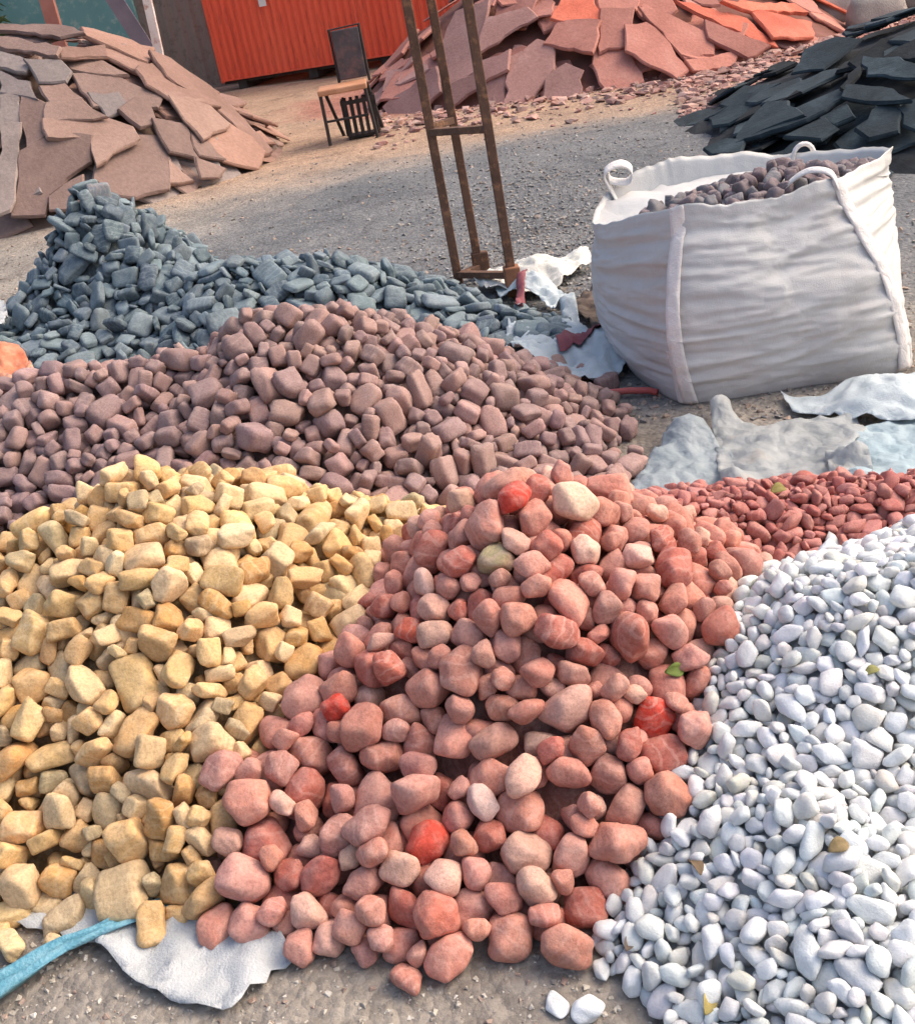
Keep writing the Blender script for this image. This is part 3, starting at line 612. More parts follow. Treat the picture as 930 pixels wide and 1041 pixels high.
STONES['red'] = (300, [-470,1376,75,1,8,4,1,121,-41,1197,28,-2,-7,10,4,101,41,1154,35,-17,13,3,1,106,157,1282,99,-1,-41,13,2,110,-142,1182,28,-1,16,-34,10,112,-149,1227,71,2,5,0,11,110,-456,1491,146,-41,-13,12,11,123,128,1464,233,-23,-10,-2,13,106,
3,1302,92,24,30,-20,11,118,252,1328,132,5,-29,13,11,113,-232,1549,215,3,6,-34,5,110,-45,1558,288,10,-5,18,13,108,9,1367,126,21,38,8,7,114,257,1556,291,-30,14,-19,13,118,86,1223,34,12,-5,8,6,99,-153,1406,167,26,22,-7,6,121,
-148,1340,118,1,7,-38,12,105,264,1401,150,-2,22,-40,5,110,219,1783,455,12,-8,36,8,110,47,1768,448,3,-10,2,2,110,-344,1664,216,-2,12,-31,4,116,-463,1319,27,3,-11,31,4,97,-431,1440,81,8,-13,22,11,127,-243,1382,138,-11,-2,45,7,103,
-10,1457,205,7,0,-43,3,117,-75,1482,201,-37,-19,1,8,104,262,1461,183,13,19,-17,7,101,161,1606,357,-2,9,-18,9,117,-526,1335,24,8,0,15,8,94,373,1696,329,13,-1,25,1,109,-338,1352,76,-4,-9,-1,3,113,130,1257,47,15,4,-14,3,118,
28,1382,185,13,0,13,10,104,-227,1445,121,-1,-9,15,2,123,131,1545,339,5,-12,39,4,96,-109,1574,253,19,34,7,1,114,185,1336,119,30,3,15,12,106,-506,1551,173,2,-9,12,5,99,81,1289,81,28,-8,20,12,109,-341,1573,156,28,1,-14,4,110,
166,1385,148,-38,-18,-18,11,96,-362,1504,120,5,25,-19,10,129,15,1244,77,2,-30,17,1,91,-207,1516,164,36,8,-1,2,100,424,1591,251,-6,21,-26,0,121,-196,1306,102,-7,-19,40,8,85,-124,1282,95,5,12,9,12,97,99,1391,166,-12,8,7,8,97,
-59,1844,379,-6,-16,4,0,131,140,1412,197,19,18,-21,7,86,-26,1417,161,18,-9,1,13,90,-93,1255,39,7,29,-28,4,97,323,1413,191,19,20,-4,5,95,-280,1533,146,-1,-29,8,12,105,-363,1303,55,22,9,-33,11,88,306,1517,204,2,-10,20,10,117,
179,1433,228,7,8,-22,3,102,-262,1316,80,4,20,-38,3,99,-296,1408,106,2,4,-32,5,93,66,1582,359,6,5,-27,11,89,-37,1243,69,-45,4,12,7,77,-165,1571,211,5,30,26,8,106,-377,1252,26,-3,-37,-3,11,81,332,1576,274,-1,15,2,0,110,
-194,1269,55,22,1,-18,9,99,-292,1254,53,3,9,-45,6,80,-392,1538,166,9,2,-2,2,75,-47,1370,150,4,10,-15,10,85,-172,1620,278,31,9,-24,5,91,139,1762,453,1,0,-27,5,90,57,1709,408,-2,2,21,11,96,-43,1335,110,1,37,-2,11,81,
-271,1642,233,9,21,-30,8,93,-76,1283,87,-2,8,-17,0,90,-82,1643,315,7,-3,5,1,85,-12,1727,405,7,14,-36,1,85,108,1782,489,-2,-4,8,12,98,20,1606,350,27,11,-28,10,95,-213,1231,21,4,0,4,12,90,303,1935,386,-8,1,-2,5,120,
-254,1255,79,-1,3,34,0,86,-93,1379,121,6,-16,-16,10,102,-141,1507,177,-25,-20,-17,9,102,-245,1708,266,-27,3,28,0,114,172,1542,288,33,18,-15,6,98,-498,1447,101,-16,2,-5,11,82,-327,1267,24,11,-22,-23,3,101,-392,1376,66,6,-1,-15,7,76,
88,1505,292,-40,-8,11,0,94,-72,1693,336,31,10,-11,1,92,-22,1625,313,11,-9,-11,4,90,-145,1461,175,-12,-25,36,1,87,-210,1167,15,-7,2,-15,9,76,41,1563,315,3,-8,25,8,77,215,1700,399,-7,11,-24,11,82,227,1591,340,17,21,-16,1,81,
353,1538,241,43,-5,9,2,74,304,1641,332,14,25,15,1,92,211,1397,194,7,-3,15,3,83,-237,1331,124,26,-10,8,3,88,-156,1399,106,-1,6,-20,6,112,112,1654,416,13,5,-1,9,80,17,1201,58,1,-45,6,12,70,264,1632,354,-30,21,-16,6,88,
53,1465,251,30,8,1,9,83,-58,1502,251,33,-2,-26,11,78,146,1698,422,6,0,0,4,74,355,1633,299,45,11,5,5,77,-418,1314,55,35,21,8,6,75,-206,1662,253,-28,-20,10,6,107,537,1791,242,-1,10,-11,0,118,143,1509,269,-15,-15,-34,7,78,
357,1526,193,7,31,-6,7,86,-239,1218,52,-38,21,-1,12,67,96,1850,485,-6,-5,0,7,96,294,1562,240,7,27,-25,6,80,-402,1636,171,-21,-36,18,0,127,311,1704,365,-14,-38,-3,6,82,16,1499,240,-14,-41,5,6,88,81,1407,204,6,34,-18,3,75,
-286,1456,143,6,-23,-2,10,86,-89,1318,121,21,-26,-5,12,78,-353,1452,125,2,15,-12,5,67,270,1805,412,12,-21,38,4,89,217,1368,158,20,27,-11,3,85,-283,1601,226,1,1,-4,4,67,112,1619,392,-35,-2,-5,3,79,154,1679,380,-18,35,-17,9,106,
221,1754,394,44,12,9,1,106,73,1564,286,1,-13,17,7,85,222,1319,83,-28,11,-9,3,86,208,1469,257,28,-10,13,3,79,90,1707,438,19,-8,37,13,64,429,1742,263,9,2,23,10,108,323,1795,360,-14,3,36,12,95,-272,1235,19,-3,-3,26,3,81,
153,1821,472,12,17,-25,1,86,264,1707,349,34,13,8,5,88,61,1634,365,2,30,-33,0,99,427,1784,324,-30,-29,-22,12,80,210,1624,371,1,-28,17,3,76,108,1312,120,12,-8,43,7,61,-90,1204,52,13,-28,26,12,63,-178,1529,207,4,-4,-5,3,77,
-224,1643,201,-4,-4,20,0,107,-105,1538,209,13,-16,-9,1,76,11,1913,431,-7,14,14,4,91,-393,1467,145,19,-1,-11,3,75,54,1516,258,-3,2,-10,12,80,-170,1792,303,32,24,-9,5,88,0,1547,316,3,-36,-8,11,67,372,1770,347,5,18,-10,2,70,
-44,1715,365,-27,-33,13,3,91,-416,1391,101,7,13,-17,5,58,-449,1546,162,12,19,-35,5,70,-123,1685,307,8,-3,-8,0,89,-226,1366,85,8,2,-42,13,101,-84,1758,360,18,-14,-20,9,86,-351,1413,86,-2,3,3,0,74,-119,1445,127,11,-9,-4,2,78,
-352,1603,201,8,21,-34,10,73,123,1326,148,-26,10,-17,8,61,-157,1315,71,21,-4,1,0,103,57,1247,76,10,19,-1,1,58,-46,1297,53,17,-17,-8,5,86,24,1513,288,-26,-25,-12,6,58,-279,1364,94,18,-34,-19,3,73,-403,1311,20,1,14,-42,0,85,
-295,1738,224,-12,-19,-9,4,79,-2,1811,416,-10,-5,26,6,85,415,1867,320,15,39,11,8,83,309,1462,206,3,9,-10,9,61,212,1895,462,-2,23,2,4,71,69,1445,188,10,34,-30,5,73,-382,1580,194,15,-8,-1,9,66,299,1606,299,3,25,4,3,86,
114,1605,327,20,4,8,0,116,464,1727,285,15,-12,29,0,72,-187,1196,32,15,30,2,6,58,-309,1615,185,-26,-10,32,11,92,409,1636,270,-11,30,9,5,58,-150,1852,314,-14,-19,12,6,76,-83,1409,155,-10,39,0,12,58,-184,1681,294,-17,-5,2,9,65,
-149,1677,273,28,-2,-10,8,64,-413,1364,27,11,0,-8,8,85,-80,1594,300,15,-7,10,4,58,-298,1301,48,-14,3,-39,12,73,214,1554,264,-38,18,3,10,68,14,1660,341,-1,-18,21,1,90,-144,1995,305,2,-24,-2,3,107,-4,1524,269,9,15,-30,9,58,
358,1618,245,31,6,18,3,112,207,1473,210,-20,19,-14,0,101,386,1871,351,-16,7,-5,4,59,-118,1928,307,-43,0,15,5,98,-422,1571,131,8,4,-29,6,126,-137,1768,321,-7,-5,21,10,73,496,1761,267,19,10,36,8,79,207,1675,358,-1,-41,23,12,86,
-327,1326,25,9,2,-7,1,81,-30,1669,341,-14,-17,37,11,60,269,1739,381,15,21,-37,0,67,50,1662,392,7,11,-44,0,62,-95,1628,273,-14,-40,13,8,89,0,1693,381,5,-1,-8,6,58,-91,1343,78,7,-3,30,6,110,105,1511,250,-14,10,-7,4,63,
-101,1870,322,-2,-13,0,8,104,205,1568,304,4,-17,-33,8,58,239,1470,238,1,7,-4,3,58,391,1681,262,5,12,3,1,100,350,1946,341,9,21,31,10,102,-360,1457,84,-12,9,-33,10,83,-283,1575,196,8,-40,5,0,82,-233,1774,251,9,1,-10,10,92,
278,1775,367,-41,13,-17,4,80,491,1907,248,4,26,23,7,100,68,1911,443,-16,27,24,10,103,190,1827,425,11,17,5,0,111,542,1911,228,-19,1,24,12,83,-303,1499,103,5,3,-27,4,85,379,1585,206,17,9,0,9,106,484,1810,275,13,-8,19,12,66,
252,1502,221,-23,-2,-39,0,84,426,1920,293,-18,13,11,5,117,314,1823,393,-30,-23,-25,5,58,180,1424,176,27,-4,-1,8,68,-58,1968,375,-6,-4,-29,0,89,-191,1732,271,-19,-2,40,7,86,-175,1958,280,-26,-16,20,1,72,-379,1419,52,8,5,-37,12,90,
-136,1643,251,-20,0,-31,6,65,186,1605,317,-12,-17,22,12,72,174,1497,236,33,-5,4,2,58,98,1345,106,-12,-21,20,2,58,461,1693,267,-27,-17,28,3,62,-97,1733,308,-18,26,-7,3,108,-143,1739,278,19,-11,-23,8,96,316,1871,395,-18,15,-31,4,67,
21,1723,372,-11,-35,8,0,78,263,1614,316,6,5,-39,12,58,-89,1995,346,20,17,-18,3,88,24,1221,21,6,2,5,12,90,-31,1250,21,10,-1,2,7,83,173,1730,409,1,-14,-8,3,81,449,1666,245,33,22,-10,0,94,-177,1909,258,13,-35,-10,1,107,
-267,1691,208,8,-6,25,11,107,543,1970,216,18,23,-14,1,96,-251,1282,40,3,-14,12,11,88,316,1710,315,21,-14,11,2,77,20,1555,275,17,-5,-7,1,78,120,1545,271,6,6,-25,8,58,425,1811,277,-8,9,-3,1,108,85,1770,413,-1,-14,13,9,97,
-211,1868,274,-9,0,36,10,58,-57,1909,384,-2,-5,18,12,70,464,1836,296,-8,-9,22,5,58,477,1717,230,4,18,-28,8,95,-315,1392,56,18,-3,-8,1,86,-12,1710,340,7,6,-35,7,69,318,1469,166,-1,33,-15,12,77,414,1637,218,28,0,-9,10,100,
47,1415,156,11,15,-36,7,74,129,1893,464,11,-6,-34,3,98,-216,1812,249,-39,11,20,10,62,-3,1866,413,-10,-19,8,1,58,-16,1787,370,6,-4,-7,10,108,18,1850,434,22,19,-25,3,60,130,1349,121,1,-4,-15,3,73,431,2026,273,2,30,-34,7,82,
159,1780,411,-7,4,-31,8,78,-84,1926,348,-10,-9,21,8,88,356,1822,319,8,2,46,13,106,529,2016,208,13,-9,40,13,73,251,1944,411,1,-2,-19,9,58,-7,1907,375,16,-32,-10,8,101,124,1734,409,-42,-9,-9,10,89,106,1681,389,8,14,-27,0,94,
27,1276,38,9,-4,3,12,100,596,1977,158,-13,-8,-37,9,87,408,2083,266,-21,-23,-28,11,80,63,1677,362,12,3,-13,10,88,-187,1846,252,19,-39,15,5,83,58,1827,436,14,-12,-1,8,96,-109,1968,326,-15,1,-1,3,64,-98,1799,314,-2,-18,-13,8,88,
24,1755,395,-42,15,7,0,77,597,1859,204,36,29,5,0,62,220,1636,323,28,14,23,8,80,334,1759,329,-17,16,-27,8,80,-48,2015,352,-28,-13,4,5,67,167,1870,446,-11,7,27,6,92,-98,2091,274,7,-16,1,7,113,178,1290,43,22,17,-13,3,63,
-459,1613,139,-4,13,25,1,58,326,1854,357,-8,23,20,12,79,326,1678,296,6,-34,15,9,75,496,2090,211,3,34,4,4,64,-71,1424,127,14,4,-28,10,70,-148,1226,18,22,0,5,3,66,-175,1782,248,8,-13,-13,0,110,204,1997,401,-25,6,15,0,94,
-56,1759,333,-7,-16,12,5,72,114,1808,418,7,18,-20,0,58,-164,2073,254,31,-31,-2,0,88,540,1850,228,0,10,30,8,93,351,1879,329,-10,-19,-41,6,82,383,1984,308,23,-28,24,11,88,267,1850,376,-7,7,2,1,105,-20,1960,368,-12,-2,20,12,71,
36,1605,304,9,7,-17,2,58,477,1850,244,17,2,41,11,113,204,1930,423,-8,-11,-31,4,92,472,2025,225,3,26,-4,8,107,17,1970,401,-19,28,2,12,86,377,1747,296,-8,-6,10,3,116,314,1645,274,-2,15,-20,6,67,-465,1526,96,1,-13,35,9,94,
-320,1433,78,19,7,-29,0,71,4,2015,366,-17,-26,-16,7,79,562,1898,186,-29,21,-13,7,106,574,2035,168,-14,-12,-37,7,89,123,1853,427,0,8,13,12,85,-143,1879,279,9,0,-26,10,79,251,1665,323,-9,21,-28,12,58,-269,1596,161,5,-8,-24,8,73,
-327,1730,176,-3,-1,35,11,93,-170,1708,234,-17,-1,31,0,96,-138,1833,274,12,23,-34,0,82,343,2062,306,-1,-8,-23,13,116,-2,1837,383,-9,-4,-2,3,87,268,1645,301,24,6,11,12,63,377,1905,299,-10,23,1,3,90,501,2056,173,11,16,26,5,107,
90,2043,387,-16,-1,-11,1,99,154,1586,296,23,-17,14,4,63,-241,1592,209,15,-20,30,6,58,-144,2019,248,21,-15,-26,4,87,-214,1741,214,-12,-4,6,9,104,83,1881,410,11,-31,-6,9,75,431,1699,235,27,19,-9,3,58,-496,1417,51,-35,6,30,0,84,
526,1816,192,20,-15,40,9,93,-367,1681,160,9,-15,-21,11,86,29,1810,390,-33,13,25,12,58,366,2134,267,0,2,-9,3,101,485,1784,225,-38,-15,-15,11,81,156,1978,406,0,14,-1,1,89,410,2141,216,5,-18,27,1,117,-284,1781,182,-5,2,27,6,108,
406,1885,263,-1,14,37,3,72,-34,1924,345,3,-38,2,3,79,106,1940,391,-13,20,7,0,89,61,1992,367,-11,-2,20,12,130,232,1856,432,-14,-11,-41,10,82,-232,1888,213,17,-23,-19,4,84,602,1915,144,2,-13,-25,10,138,-137,1971,256,-38,-9,-3,6,73,
121,1964,440,-23,10,28,12,58,85,1985,421,43,-1,7,8,71,245,1973,382,-8,-6,-33,11,71,-62,2054,324,6,1,-39,4,88,-171,1463,118,30,-23,-9,11,66,233,2143,298,-37,7,6,7,76,452,1991,252,-9,0,-8,0,71,240,1920,373,8,17,34,2,66,
307,2022,345,6,23,29,12,82,-229,1802,207,15,-13,-10,3,102])
STONES['yellow'] = (300, [-691,1433,43,3,-8,23,2,138,-664,1742,272,6,-11,26,1,138,-678,1492,101,20,-22,24,12,125,-893,1483,57,-26,3,-3,6,128,-639,1365,26,-28,-29,-6,1,88,-807,1419,22,3,5,-42,10,96,-661,1649,213,-38,-16,-5,10,111,-886,1566,115,5,4,-2,0,104,
-523,1603,193,29,-9,6,12,122,-638,1569,154,-23,5,-9,1,118,-877,1874,340,11,5,-31,4,107,-596,1423,51,18,2,-26,12,112,-766,1753,270,-17,-38,4,5,107,-617,1785,325,2,-30,26,13,97,-586,1666,235,-3,-21,31,12,110,-478,1884,374,3,-15,40,11,101,
-878,1799,264,-2,27,-35,6,125,-879,1721,234,39,16,17,7,100,-842,1681,175,-9,45,-7,8,130,-540,1385,44,30,11,3,13,96,-615,1496,135,18,11,-29,4,91,-829,1488,46,20,3,-5,12,95,-628,1601,205,17,-4,21,3,103,-578,1867,393,2,31,-14,12,110,
-633,1951,422,-46,-4,-5,0,122,-818,1573,126,18,4,-26,13,86,-913,1678,188,28,27,3,11,115,-350,1778,221,-35,-31,-4,0,116,-575,1733,286,11,4,19,10,97,-802,1914,366,19,14,1,1,101,-728,1567,111,-29,-15,-19,11,88,-464,1659,180,-13,34,12,5,102,
-457,1996,409,1,3,8,4,104,-380,1979,349,-6,12,-28,6,114,-405,1810,252,0,13,-16,12,108,-723,1598,167,17,-23,17,13,82,-743,1635,200,28,-8,9,8,106,-645,1887,409,2,-27,37,9,97,-316,2158,334,-12,19,-27,9,138,-495,1847,337,29,6,-12,9,93,
-411,1830,307,29,5,3,0,97,-588,1825,339,6,12,3,13,81,-646,1836,342,6,16,39,7,103,-693,1891,374,24,-9,-33,3,105,-222,1998,262,7,22,15,13,111,-534,1670,209,-22,33,-8,10,107,-416,2215,381,5,10,10,5,125,-627,2000,439,32,1,1,4,96,
-442,1706,238,28,16,8,6,97,-795,1556,80,-24,-10,-1,12,89,-511,1754,298,15,-1,26,0,83,-904,2144,450,-10,13,43,0,129,-426,1928,357,-7,8,-37,4,89,-838,2064,446,30,6,-23,11,106,-803,1858,345,2,-14,-44,7,84,-775,1807,316,-33,-14,-8,11,70,
-804,1976,402,33,3,-1,2,97,-333,1931,316,29,7,-2,5,82,-587,1565,188,0,-6,17,10,77,-548,1462,99,26,10,-22,2,72,-376,1885,320,-14,30,-3,7,89,-908,1525,91,-1,-23,-17,1,79,-752,1691,235,-2,30,24,12,84,-605,2037,469,5,11,34,6,104,
-509,1499,104,-27,24,18,4,92,-748,1896,369,-8,-1,31,6,109,-847,1551,88,29,-30,14,1,92,-255,1851,243,45,2,12,8,121,-575,1538,150,21,-18,10,5,76,-495,1940,368,10,-7,27,10,124,-842,1650,144,-6,-8,-40,3,88,-458,1786,300,8,1,5,5,71,
-129,2200,294,-8,2,3,7,96,-312,1881,275,16,5,-9,3,89,-685,1989,455,-5,3,-16,6,94,-427,2139,393,-2,-5,-41,2,97,-668,1540,137,13,-3,-11,6,76,-446,1881,320,-39,-21,7,6,116,-711,1689,215,17,23,2,13,77,-226,2183,309,12,25,-3,13,92,
-855,1467,16,2,1,-6,8,84,-532,2005,446,3,6,-23,0,85,-548,1409,78,4,33,-25,3,73,-775,1640,146,4,9,-15,7,96,-365,2062,328,-4,14,-23,13,108,-267,2072,296,5,19,5,8,138,-588,1461,115,-18,-19,2,4,62,-503,1812,301,5,9,4,3,90,
-915,2038,422,29,-11,-5,7,85,-539,1878,346,12,-13,32,0,95,-259,1962,250,-21,-24,-28,7,97,-827,1612,111,6,21,-31,10,106,-384,2291,361,-3,6,4,2,109,-544,2085,450,-33,-9,14,7,86,-756,1450,32,11,-19,17,4,79,-709,1819,334,10,-35,-14,11,65,
-899,2023,373,15,-2,15,8,105,-398,1733,206,-7,38,8,3,85,-663,2022,477,-8,6,-6,2,76,-525,1966,418,18,-41,4,3,84,-739,1523,60,9,-25,38,13,81,-693,2110,503,19,3,-1,7,90,-312,1837,250,8,-4,28,0,73,-708,2149,529,-14,-7,15,8,103,
-819,1819,275,11,-1,-22,10,103,-519,1704,244,-6,9,16,1,84,-599,1381,20,-6,-20,35,0,66,-546,1798,323,-20,31,-27,12,74,-642,2179,516,5,2,27,11,94,-483,2155,432,-9,4,-16,6,107,-504,1731,258,-7,-19,41,9,70,-613,1474,84,-5,-44,7,7,78,
-714,1707,257,3,-6,-26,4,73,-942,2008,395,-1,-4,21,9,79,-890,1853,282,1,42,14,11,76,-943,1782,249,38,-20,12,11,111,-643,2055,500,6,-7,23,2,63,-723,1905,407,23,-37,-1,4,74,-772,1487,28,16,-12,10,2,73,-897,2066,451,0,-19,15,12,78,
-463,2071,395,10,8,32,0,116,-920,1979,364,2,23,-36,3,81,-541,1482,137,11,-4,44,12,61,-823,1771,267,6,-23,31,1,60,-301,2080,335,-24,32,-14,10,93,-357,1823,251,34,29,-10,4,78,-747,2081,463,16,-9,18,12,88,-692,1939,428,19,5,-34,7,66,
-365,1843,283,8,14,2,3,72,-888,1641,146,-3,-8,46,4,58,-473,1625,198,4,-25,27,10,58,-742,2143,478,-25,-6,22,12,111,-711,1633,169,-4,-20,-18,4,71,-231,1920,251,-7,9,-33,10,84,-595,2120,488,-7,-1,20,4,87,-452,2306,393,-15,6,-5,3,95,
-639,1427,54,18,20,-15,4,58,-538,1540,131,-25,5,-2,6,69,-342,2016,338,6,5,9,12,78,-290,2007,282,12,15,11,5,100,-929,1927,355,-45,10,7,1,66,-747,1946,423,-2,-17,34,1,65,-844,1849,311,0,-15,8,0,73,-852,1987,371,-19,-36,-5,8,100,
-953,1656,145,5,-19,36,12,111,-603,1634,193,-11,-15,39,1,81,-707,1801,299,11,-28,-34,10,80,-578,1970,412,-10,-16,-32,3,81,-773,1590,110,1,-19,-15,6,73,-414,1685,207,20,4,-9,3,64,-927,1866,315,17,-4,20,6,75,-940,1816,299,-24,16,-23,2,88,
-779,2051,444,-24,16,-23,12,87,-407,2080,389,-36,26,4,11,64,-879,1942,361,7,-9,15,4,70,-781,2164,488,-30,-10,29,2,79,-730,2046,444,1,32,-24,4,83,-541,1915,379,4,15,-12,0,68,-572,1497,133,23,7,38,0,68,-777,2054,484,-3,-37,14,11,64,
-372,2139,363,5,18,-2,3,76,-555,1577,145,22,-16,32,6,84,-750,1995,447,8,22,-18,12,63,-494,1664,231,6,-19,37,8,58,-692,1568,152,-13,-35,-11,8,58,-824,1714,206,11,9,20,3,66,-567,1712,240,-16,7,7,6,78,-725,1964,407,20,8,-28,1,104,
-410,2093,354,-21,-15,9,7,93,-627,1848,380,-25,-22,26,6,71,-349,2212,351,-7,7,24,1,98,-553,2263,451,-35,20,0,11,70,-567,1910,413,8,5,1,8,68,-739,1842,312,7,-9,6,1,87,-564,1442,85,15,-6,34,9,58,-380,1772,252,19,-2,17,12,58,
-261,1989,304,5,-5,36,9,63,-801,1994,439,24,-20,15,0,66,-304,2221,362,-2,-6,-25,3,80,-830,1725,240,-31,6,3,8,58,-634,2130,511,-26,-15,-29,2,58,-557,2184,448,25,19,-17,12,104,-181,2215,311,-6,-11,41,10,67,-202,2100,254,14,-9,22,9,106,
-728,1881,339,34,21,-1,0,67,-449,1835,331,-1,20,-40,12,58,-487,2101,436,10,1,17,9,63,-567,1980,448,20,34,14,5,59,-805,1750,221,1,-15,33,2,60,-481,1735,229,2,43,-4,3,74,-434,1962,333,2,8,-13,1,100,-626,1690,252,7,7,15,8,61,
-908,1760,221,29,6,7,0,95,-756,1540,96,-8,44,-14,6,58,-930,1437,14,-38,27,2,11,68,-768,1943,388,17,-28,2,8,97,-279,2136,293,-17,35,6,4,100,-585,2097,449,19,-5,37,0,84,-433,1762,223,18,6,30,6,84,-270,2230,312,-8,8,30,12,88,
-467,1594,171,11,-31,-3,6,62,-567,1598,212,38,-10,16,10,58,-802,1511,59,7,-33,16,8,58,-549,2135,446,-11,12,-41,9,101,-440,2489,298,-27,-4,6,11,123,-481,1755,276,-21,-24,5,8,58,-149,2170,261,34,16,-24,5,86,-299,1820,213,-35,25,-4,1,81,
-487,1768,250,10,-43,-10,4,77,-795,1705,213,-1,-19,10,10,61,-1000,2204,393,1,12,26,9,102,-889,1628,119,-2,14,19,0,58,-843,1769,231,-6,-15,-4,12,76,-230,2125,289,-9,-26,0,11,58,-434,2015,362,7,25,15,4,67,-934,1720,219,10,-15,17,0,58,
-282,1910,239,26,-22,23,8,87,-886,2106,418,0,4,-39,0,119,-105,2304,254,42,-6,8,12,92,-296,2267,333,-3,9,36,8,110,-665,1802,313,-26,20,-22,3,58,-508,2259,421,-2,-16,-25,6,80,-343,1941,279,14,17,25,7,69,-608,2196,470,-29,-12,-29,12,93,
-425,1695,172,11,0,-8,2,74,-527,1836,329,-15,-12,-32,8,66,-566,2033,429,5,0,29,0,95,-842,1537,44,-1,3,-18,0,59,-937,1602,141,-44,15,0,9,81,-933,1910,323,-1,42,6,1,72,-200,2051,268,0,6,20,0,77,-678,2073,501,15,30,-9,9,58,
-187,2173,290,1,-5,29,9,58,-711,1502,66,12,-36,-17,10,58,-241,2036,299,-11,-16,-28,4,59,-854,1739,203,37,-9,7,13,58,-805,2126,448,-11,-3,33,11,112,-689,1777,319,-18,-11,-33,8,58,-538,2113,476,-14,38,-7,6,59,-675,2186,489,-14,-7,-44,7,82,
-970,2156,397,-16,-15,-12,8,68,-510,2022,395,-12,11,-35,0,104,-478,1690,216,-2,-8,-36,4,58,-496,2337,384,27,21,-5,10,97,-618,2077,486,6,9,-15,3,58,-344,1872,243,7,6,-7,11,78,-319,2084,283,6,6,-1,3,83,-165,2119,277,-9,23,-2,13,60,
-410,2035,353,22,-15,-7,7,69,-825,2095,479,-13,-2,30,7,60,-784,1894,329,-28,-21,7,4,58,-324,2034,302,-11,21,4,4,58,-871,2053,411,-14,3,34,10,58,-856,2030,400,-33,26,-15,4,70,-605,1748,267,12,-2,34,11,58,-239,2216,334,3,9,13,10,62,
-833,1888,307,-8,-14,37,8,104,-521,2066,409,3,0,10,9,73,-757,1727,228,-4,-22,-39,9,78,-644,1486,51,-11,-25,20,8,64,-769,1540,58,13,21,4,8,63,-782,1678,175,19,22,-10,9,61,-582,1792,287,3,6,-14,3,58,-699,2055,478,4,-5,-29,3,58,
-649,1878,365,0,-13,16,7,58,-455,1804,267,-26,13,-16,0,62,-789,1522,31,18,-8,4,0,66,-841,2137,473,16,0,28,12,58,-771,1853,325,-7,-6,-2,8,58,-851,1932,335,-10,35,-4,8,110,-764,2010,413,11,-18,23,8,88,-981,2011,357,7,15,40,7,111,
-1000,2098,405,28,-14,-10,7,101,-842,2227,424,-14,-43,2,6,106,-585,2488,324,12,6,-35,10,100,-497,1565,133,-1,-9,20,7,76,-375,2370,330,-23,13,-2,0,86,-533,1784,287,-4,-8,-38,8,82,-396,1858,273,8,-38,-9,0,75,-460,1725,201,3,10,43,4,67,
-901,1570,63,16,-15,-20,2,58,-68,2300,226,-14,3,-32,4,75,-635,1421,16,13,1,-27,8,58,-440,2394,337,-6,-17,-5,2,75,-213,2177,260,-20,19,31,6,58,-892,1658,126,-4,-43,-14,4,58,-690,1544,90,-32,-8,-30,7,77,-953,1953,334,15,28,10,6,91,
-238,2136,261,-2,16,-24,8,112,-935,2053,380,31,5,9,9,95,-243,2547,166,12,8,35,7,85,-934,1555,92,-12,4,-31,0,79,-553,1499,95,-4,-19,26,9,58,-538,2270,397,-32,19,28,10,82,-678,2039,444,-38,-2,19,13,60,-186,2152,247,23,4,22,3,82,
-593,1923,390,8,46,0,10,78,-611,1881,355,-4,20,-19,8,71,-347,2018,285,4,9,-4,3,58,-457,2246,389,2,15,44,6,75,-597,1596,167,-16,24,-6,7,67,-163,2266,290,17,17,21,12,66,-409,2161,348,37,23,11,3,102,-175,2235,290,8,6,-8,9,60,
-367,1984,304,4,-4,35,13,65,-125,2231,260,-32,3,-4,1,87,-712,2015,423,-2,35,-26,6,79,-507,2107,403,-28,1,-38,12,79,-209,2259,300,-22,-7,9,0,67,-805,2192,440,-18,17,28,4,84,-540,2459,349,-11,-5,-18,8,85,-594,2292,435,-8,10,44,10,58,
-341,2562,203,-12,8,13,10,91,-508,2213,413,37,16,23,7,64,-628,1528,109,17,-40,-18,3,87,-178,2199,265,-27,-20,-32,6,71,-556,1837,313,6,8,-30,12,61,-969,1486,21,3,-1,9,4,93,-191,2234,263,-3,17,-43,8,74,-635,2434,355,-15,27,21,0,99,
-595,1507,101,9,32,9,9,58,-261,2205,282,2,-40,-16,0,60,-929,1835,252,15,13,-4,6,59,-576,1911,365,4,2,-37,4,64,-551,1952,379,0,-30,18,1,58,-208,2213,280,-5,-7,-9,8,58,-968,2121,378,-8,2,-9,9,88,-954,1898,290,2,46,-2,11,87,
-822,2010,408,24,-14,24,3,58,-548,2226,407,4,7,-15,0,80,-381,1910,288,-7,16,-33,12,68,-231,2077,266,33,17,-24,9,58,-386,2539,230,-19,-8,-25,8,88,-638,2124,474,8,2,5,1,71,-527,2040,429,22,3,1,3,58,-1005,2171,354,36,-17,-15,9,73,
-585,2168,438,-18,15,0,8,59,-950,1547,57,19,1,-12,7,100,-453,2103,361,-30,-35,-2,5,64,-694,2095,467,41,14,-15,12,58,-73,2388,164,-46,1,-9,9,119,-652,2269,454,-5,-2,-1,7,91,-462,2179,365,-20,27,-33,11,58,-359,2365,283,-13,-33,15,9,86,
-765,2207,464,-2,-16,-18,9,77,-639,2071,464,1,-35,-15,1,67,-245,2262,317,-13,7,-25,8,61,-484,2237,362,18,6,-7,0,58,-954,1734,191,-4,30,-9,4,58,-405,2449,299,-14,-11,-38,11,83,-531,2507,299,8,23,25,4,138,-900,1492,12,0,1,31,3,58,
